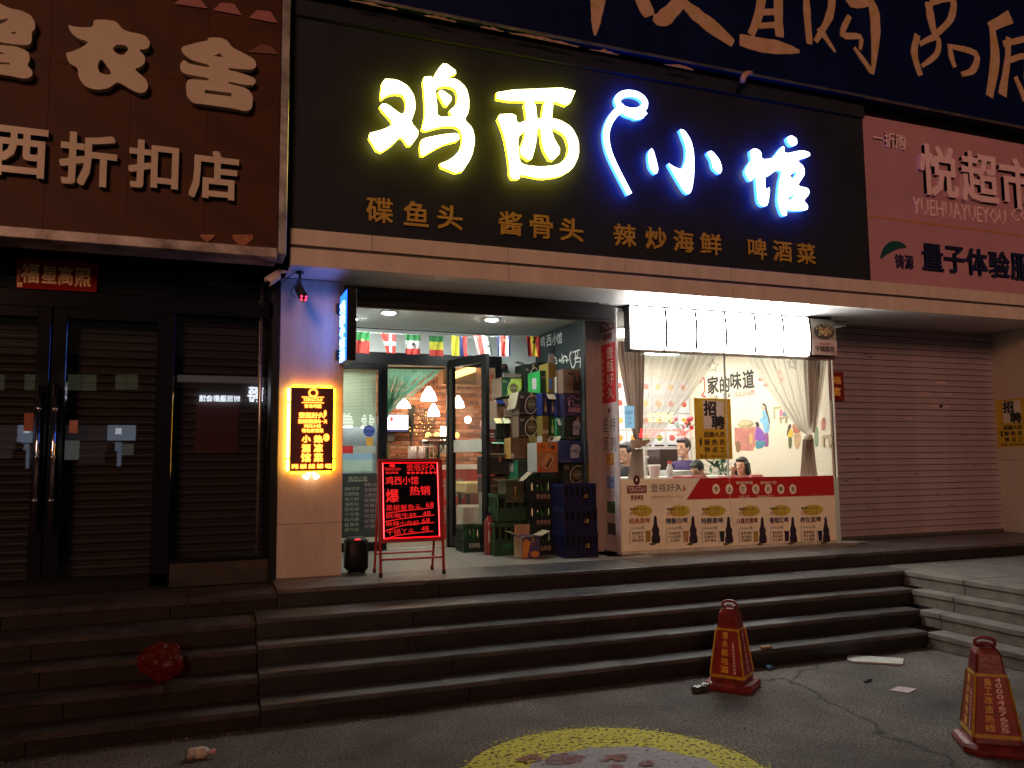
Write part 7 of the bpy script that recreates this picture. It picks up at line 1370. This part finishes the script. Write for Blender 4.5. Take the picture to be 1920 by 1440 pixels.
bm = MB(); bm.prism([[(lambda p: (p.x, p.y))(onZ(*q_, .004)) for q_ in ((1667, 1294), (1685, 1287), (1719, 1292), (1703, 1300))]], FZ(.003), 0, .003); o = bm.build('paper_card', mat('pink white card', (.60, .42, .42), .6, var=.3, scale=40, c2=(.6, .5, .5))); tag(o, 'pink and white card on the asphalt between the two cones', 'card')
c = onZ(1442, 1252, .01); bm = MB(); bm.ball((c.x, c.y, .015), (.035, .03, .018), 0, 12, 8); o = bm.build('blue_cap', mat('blue plastic cap', (.03, .14, .30), .25), None, True); tag(o, 'small blue plastic cap at the foot of the lowest step', 'cap')
c = onZ(1441, 1216, .14); bm = MB(); bm.bbox(c.x - .045, c.x + .05, 5.25, 5.29, .134, .152, .004); o = bm.build('wood_chip', mat('torn brown card', (.24, .14, .08), .8)); tag(o, 'torn scrap of brown card on the lowest step', 'scrap')
c = onZ(1630, 1277, .005); bm = MB(); bm.stroke(spline([(c.x - .06, c.y - .02), (c.x, c.y + .015), (c.x + .05, c.y + .03)], 5), [.01, .02, .03, .03, .035, .03, .03, .02, .02, .015, .01], FZ(.004), 0, .008); o = bm.build('dark_rag', m_black); tag(o, 'small black scrap on the asphalt left of the pink card', 'scrap')
a_ = onZ(1302, 1291, .03); b_ = onZ(1328, 1285, .03); bm = MB()
for i in range(9): q_ = a_.lerp(b_, i / 8); bm.ball((q_[0] + rn.uniform(-.01, .01), q_[1] + rn.uniform(-.02, .02), .022), (.028, .026, .02 + rn.uniform(0, .012)), 0, 7, 5)
o = bm.build('crumpled_bag', mat('dark foil bag', (.06, .055, .05), .25, .3, var=.6, scale=40), None); tag(o, 'crumpled dark foil bag beside the base of the cone near the steps', 'bag')
# red plastic bag on the side steps
rb_ = random.Random(21); bmh = bmesh.new(); bmesh.ops.create_icosphere(bmh, subdivisions=4, radius=1)
from mathutils import noise
for v in bmh.verts:
    n_ = v.co.normalized(); k = .95 + .30 * noise.noise(n_ * 1.4) - .16 * abs(noise.noise(n_ * 3.6)) - .09 * abs(noise.noise(n_ * 8.5)); v.co = Vector((n_.x * .15 * k, n_.y * .10 * k, n_.z * .12 * k))
mb_ = MB(); bmh.verts.index_update(); mb_.add([v.co + Vector((-.235, 5.62, .37)) for v in bmh.verts], [[v.index for v in f.verts] for f in bmh.faces]); bmh.free()
def bagmat():
    m = bpy.data.materials.new('thin red plastic'); m.use_nodes = True; n = m.node_tree.nodes; l = m.node_tree.links; n.clear(); o = n.new('ShaderNodeOutputMaterial'); mx_ = n.new('ShaderNodeMixShader'); t = n.new('ShaderNodeBsdfTransparent'); p = n.new('ShaderNodeBsdfPrincipled'); p.inputs['Base Color'].default_value = (.20, .028, .010, 1); p.inputs['Roughness'].default_value = .35; mx_.inputs[0].default_value = .28; t.inputs[0].default_value = (1, .35, .3, 1); l.new(t.outputs[0], mx_.inputs[1]); l.new(p.outputs[0], mx_.inputs[2]); l.new(mx_.outputs[0], o.inputs[0]); return m
o = mb_.build('red_plastic_bag', bagmat()); tag(o, 'thin red plastic bag slumped on the dark side steps', 'plastic bag')

# ================================================================== the other side of the street (seen as reflections)
YO_ = -14.14
def rf(px, py): p = onY(px, py, 28.0); return (p.x, p.z)
FO = lambda u, w_, d=0.: (u, YO_ + d, w_)
ob = thing('opposite_building', 'low dark building across the street reflected in the closed shop glass', 'building', (-4, YO_, 0))
bm = MB(); bm.box(-16, 22, YO_ - 6, YO_ - .01, 0, 5.05); bm.build('wall', mat('dim rendered wall', (.10, .095, .10), .8, var=.2), ob)
def lit(r, c, s, name='window', d=.02):
    s = s * .5
    a0, b1 = rf(r[0], r[1]); a1, b0 = rf(r[2], r[3]); bm = MB(); bm.rect(a0, a1, b0, b1, FO, 0, d); return bm.build(name, emis('lit %s %.1f' % (str(c), s), c, s), ob)
lit((33, 797, 70, 830), (.55, .68, .9), 3.2); lit((45, 804, 56, 812), (.9, .95, 1), 9, 'lamp', .05); lit((202, 797, 254, 826), (.55, .68, .9), 3.0); lit((217, 803, 228, 814), (.9, .95, 1), 9, 'lamp', .05); lit((44, 832, 54, 878), (.5, .62, .85), 2.4); lit((216, 829, 227, 874), (.5, .62, .85), 2.4); lit((228, 832, 250, 853), (.5, .5, .45), 1.4)
lit((0, 797, 31, 860), (.34, .26, .30), .8); lit((118, 797, 200, 826), (.30, .25, .28), .8); lit((118, 826, 148, 862), (.6, .65, .6), 1.8); lit((150, 828, 214, 868), (.28, .22, .22), .6); lit((57, 836, 70, 868), (.3, .26, .28), .7)
for r in ((47, 702, 73, 732), (124, 702, 152, 732), (155, 702, 180, 733), (217, 702, 236, 730), (238, 702, 258, 730), (-6, 702, 8, 732)): lit(r, (.40, .42, .25), 1.1)
lit((333, 703, 495, 720), (.55, .42, .38), 1.6, 'lit_band')
bm = MB()
for x in (40, 210):
    a0, b0 = rf(x, 882); bm.rect(a0 - .16, a0 + .16, b0 + .0, b0 + .6, FO, .3, .5); bm.disc(a0, b0 + .72, .10, .13, FO, .3, .5)
bm.build('figure_shape', m_black, ob)
FOT = lambda u, w_, d=0.: (-u, YO_ + d, w_)
a0, b1 = rf(465, 726); a1, b0 = rf(493, 754); bm = MB(); bm.text('爵', -a1, -a0, b0, b1, FOT, .05, .12, .03); bm.build('sign_letter', emis('white street sign', (.85, .9, 1), 14), ob)
a0, b1 = rf(374, 741); a1, b0 = rf(449, 754); bm = MB(); bm.text('时尚摄影会馆', -a1, -a0, b0, b1, FOT, .05, .1, .03); bm.build('sign_letter', emis('white street sign', (.85, .9, 1), 14), ob)
a0, b1 = rf(505, 726); a1, b0 = rf(530, 754); bm = MB(); bm.text('士', -a1, -a0, b0, b1, FOT, .05, .12, .03); bm.build('sign_letter', emis('white street sign', (.85, .9, 1), 14), ob)
# led ticker whose reflection crosses the dining window
YT = 14.2 - 28.0
def rf2(px, py): p = onY(px, py, 28.0); return (p.x, p.z)
FT = lambda u, w_, d=0.: (-u, YT + d, w_)
tk = thing('led_ticker', 'red and yellow led ticker across the street reflected in the dining window', 'led sign', (20, YT, 0))
a0, b1 = rf2(1197, 803); a1, b0 = rf2(1300, 821)
bm = MB(); bm.text('欢迎订购宝宝用品', -a1, -a0, b0, b1, FT, .1, .15, .02); bm.build('lettering', emis('red led text', (1, .03, .03), 22), tk)
c0, d1 = rf2(1212, 773); c1_, d0 = rf2(1262, 792); bm = MB(); bm.text('孕婴宝宝', -c1_, -c0, d0, d1, FT, .1, .15, .02); bm.build('lettering', emis('yellow led text', (1, .75, .1), 14), tk)
bm = MB(); bm.box(a0 - 1, a1 + 1, YT - .3, YT + .05, b0 - .3, d1 + .3); bm.box(a0, a0 + .2, YT - .3, YT, 0, b0 - .3); bm.box(a1 - .2, a1, YT - .3, YT, 0, b0 - .3); bm.build('casing', m_black, tk)
print('objects', len(bpy.data.objects))
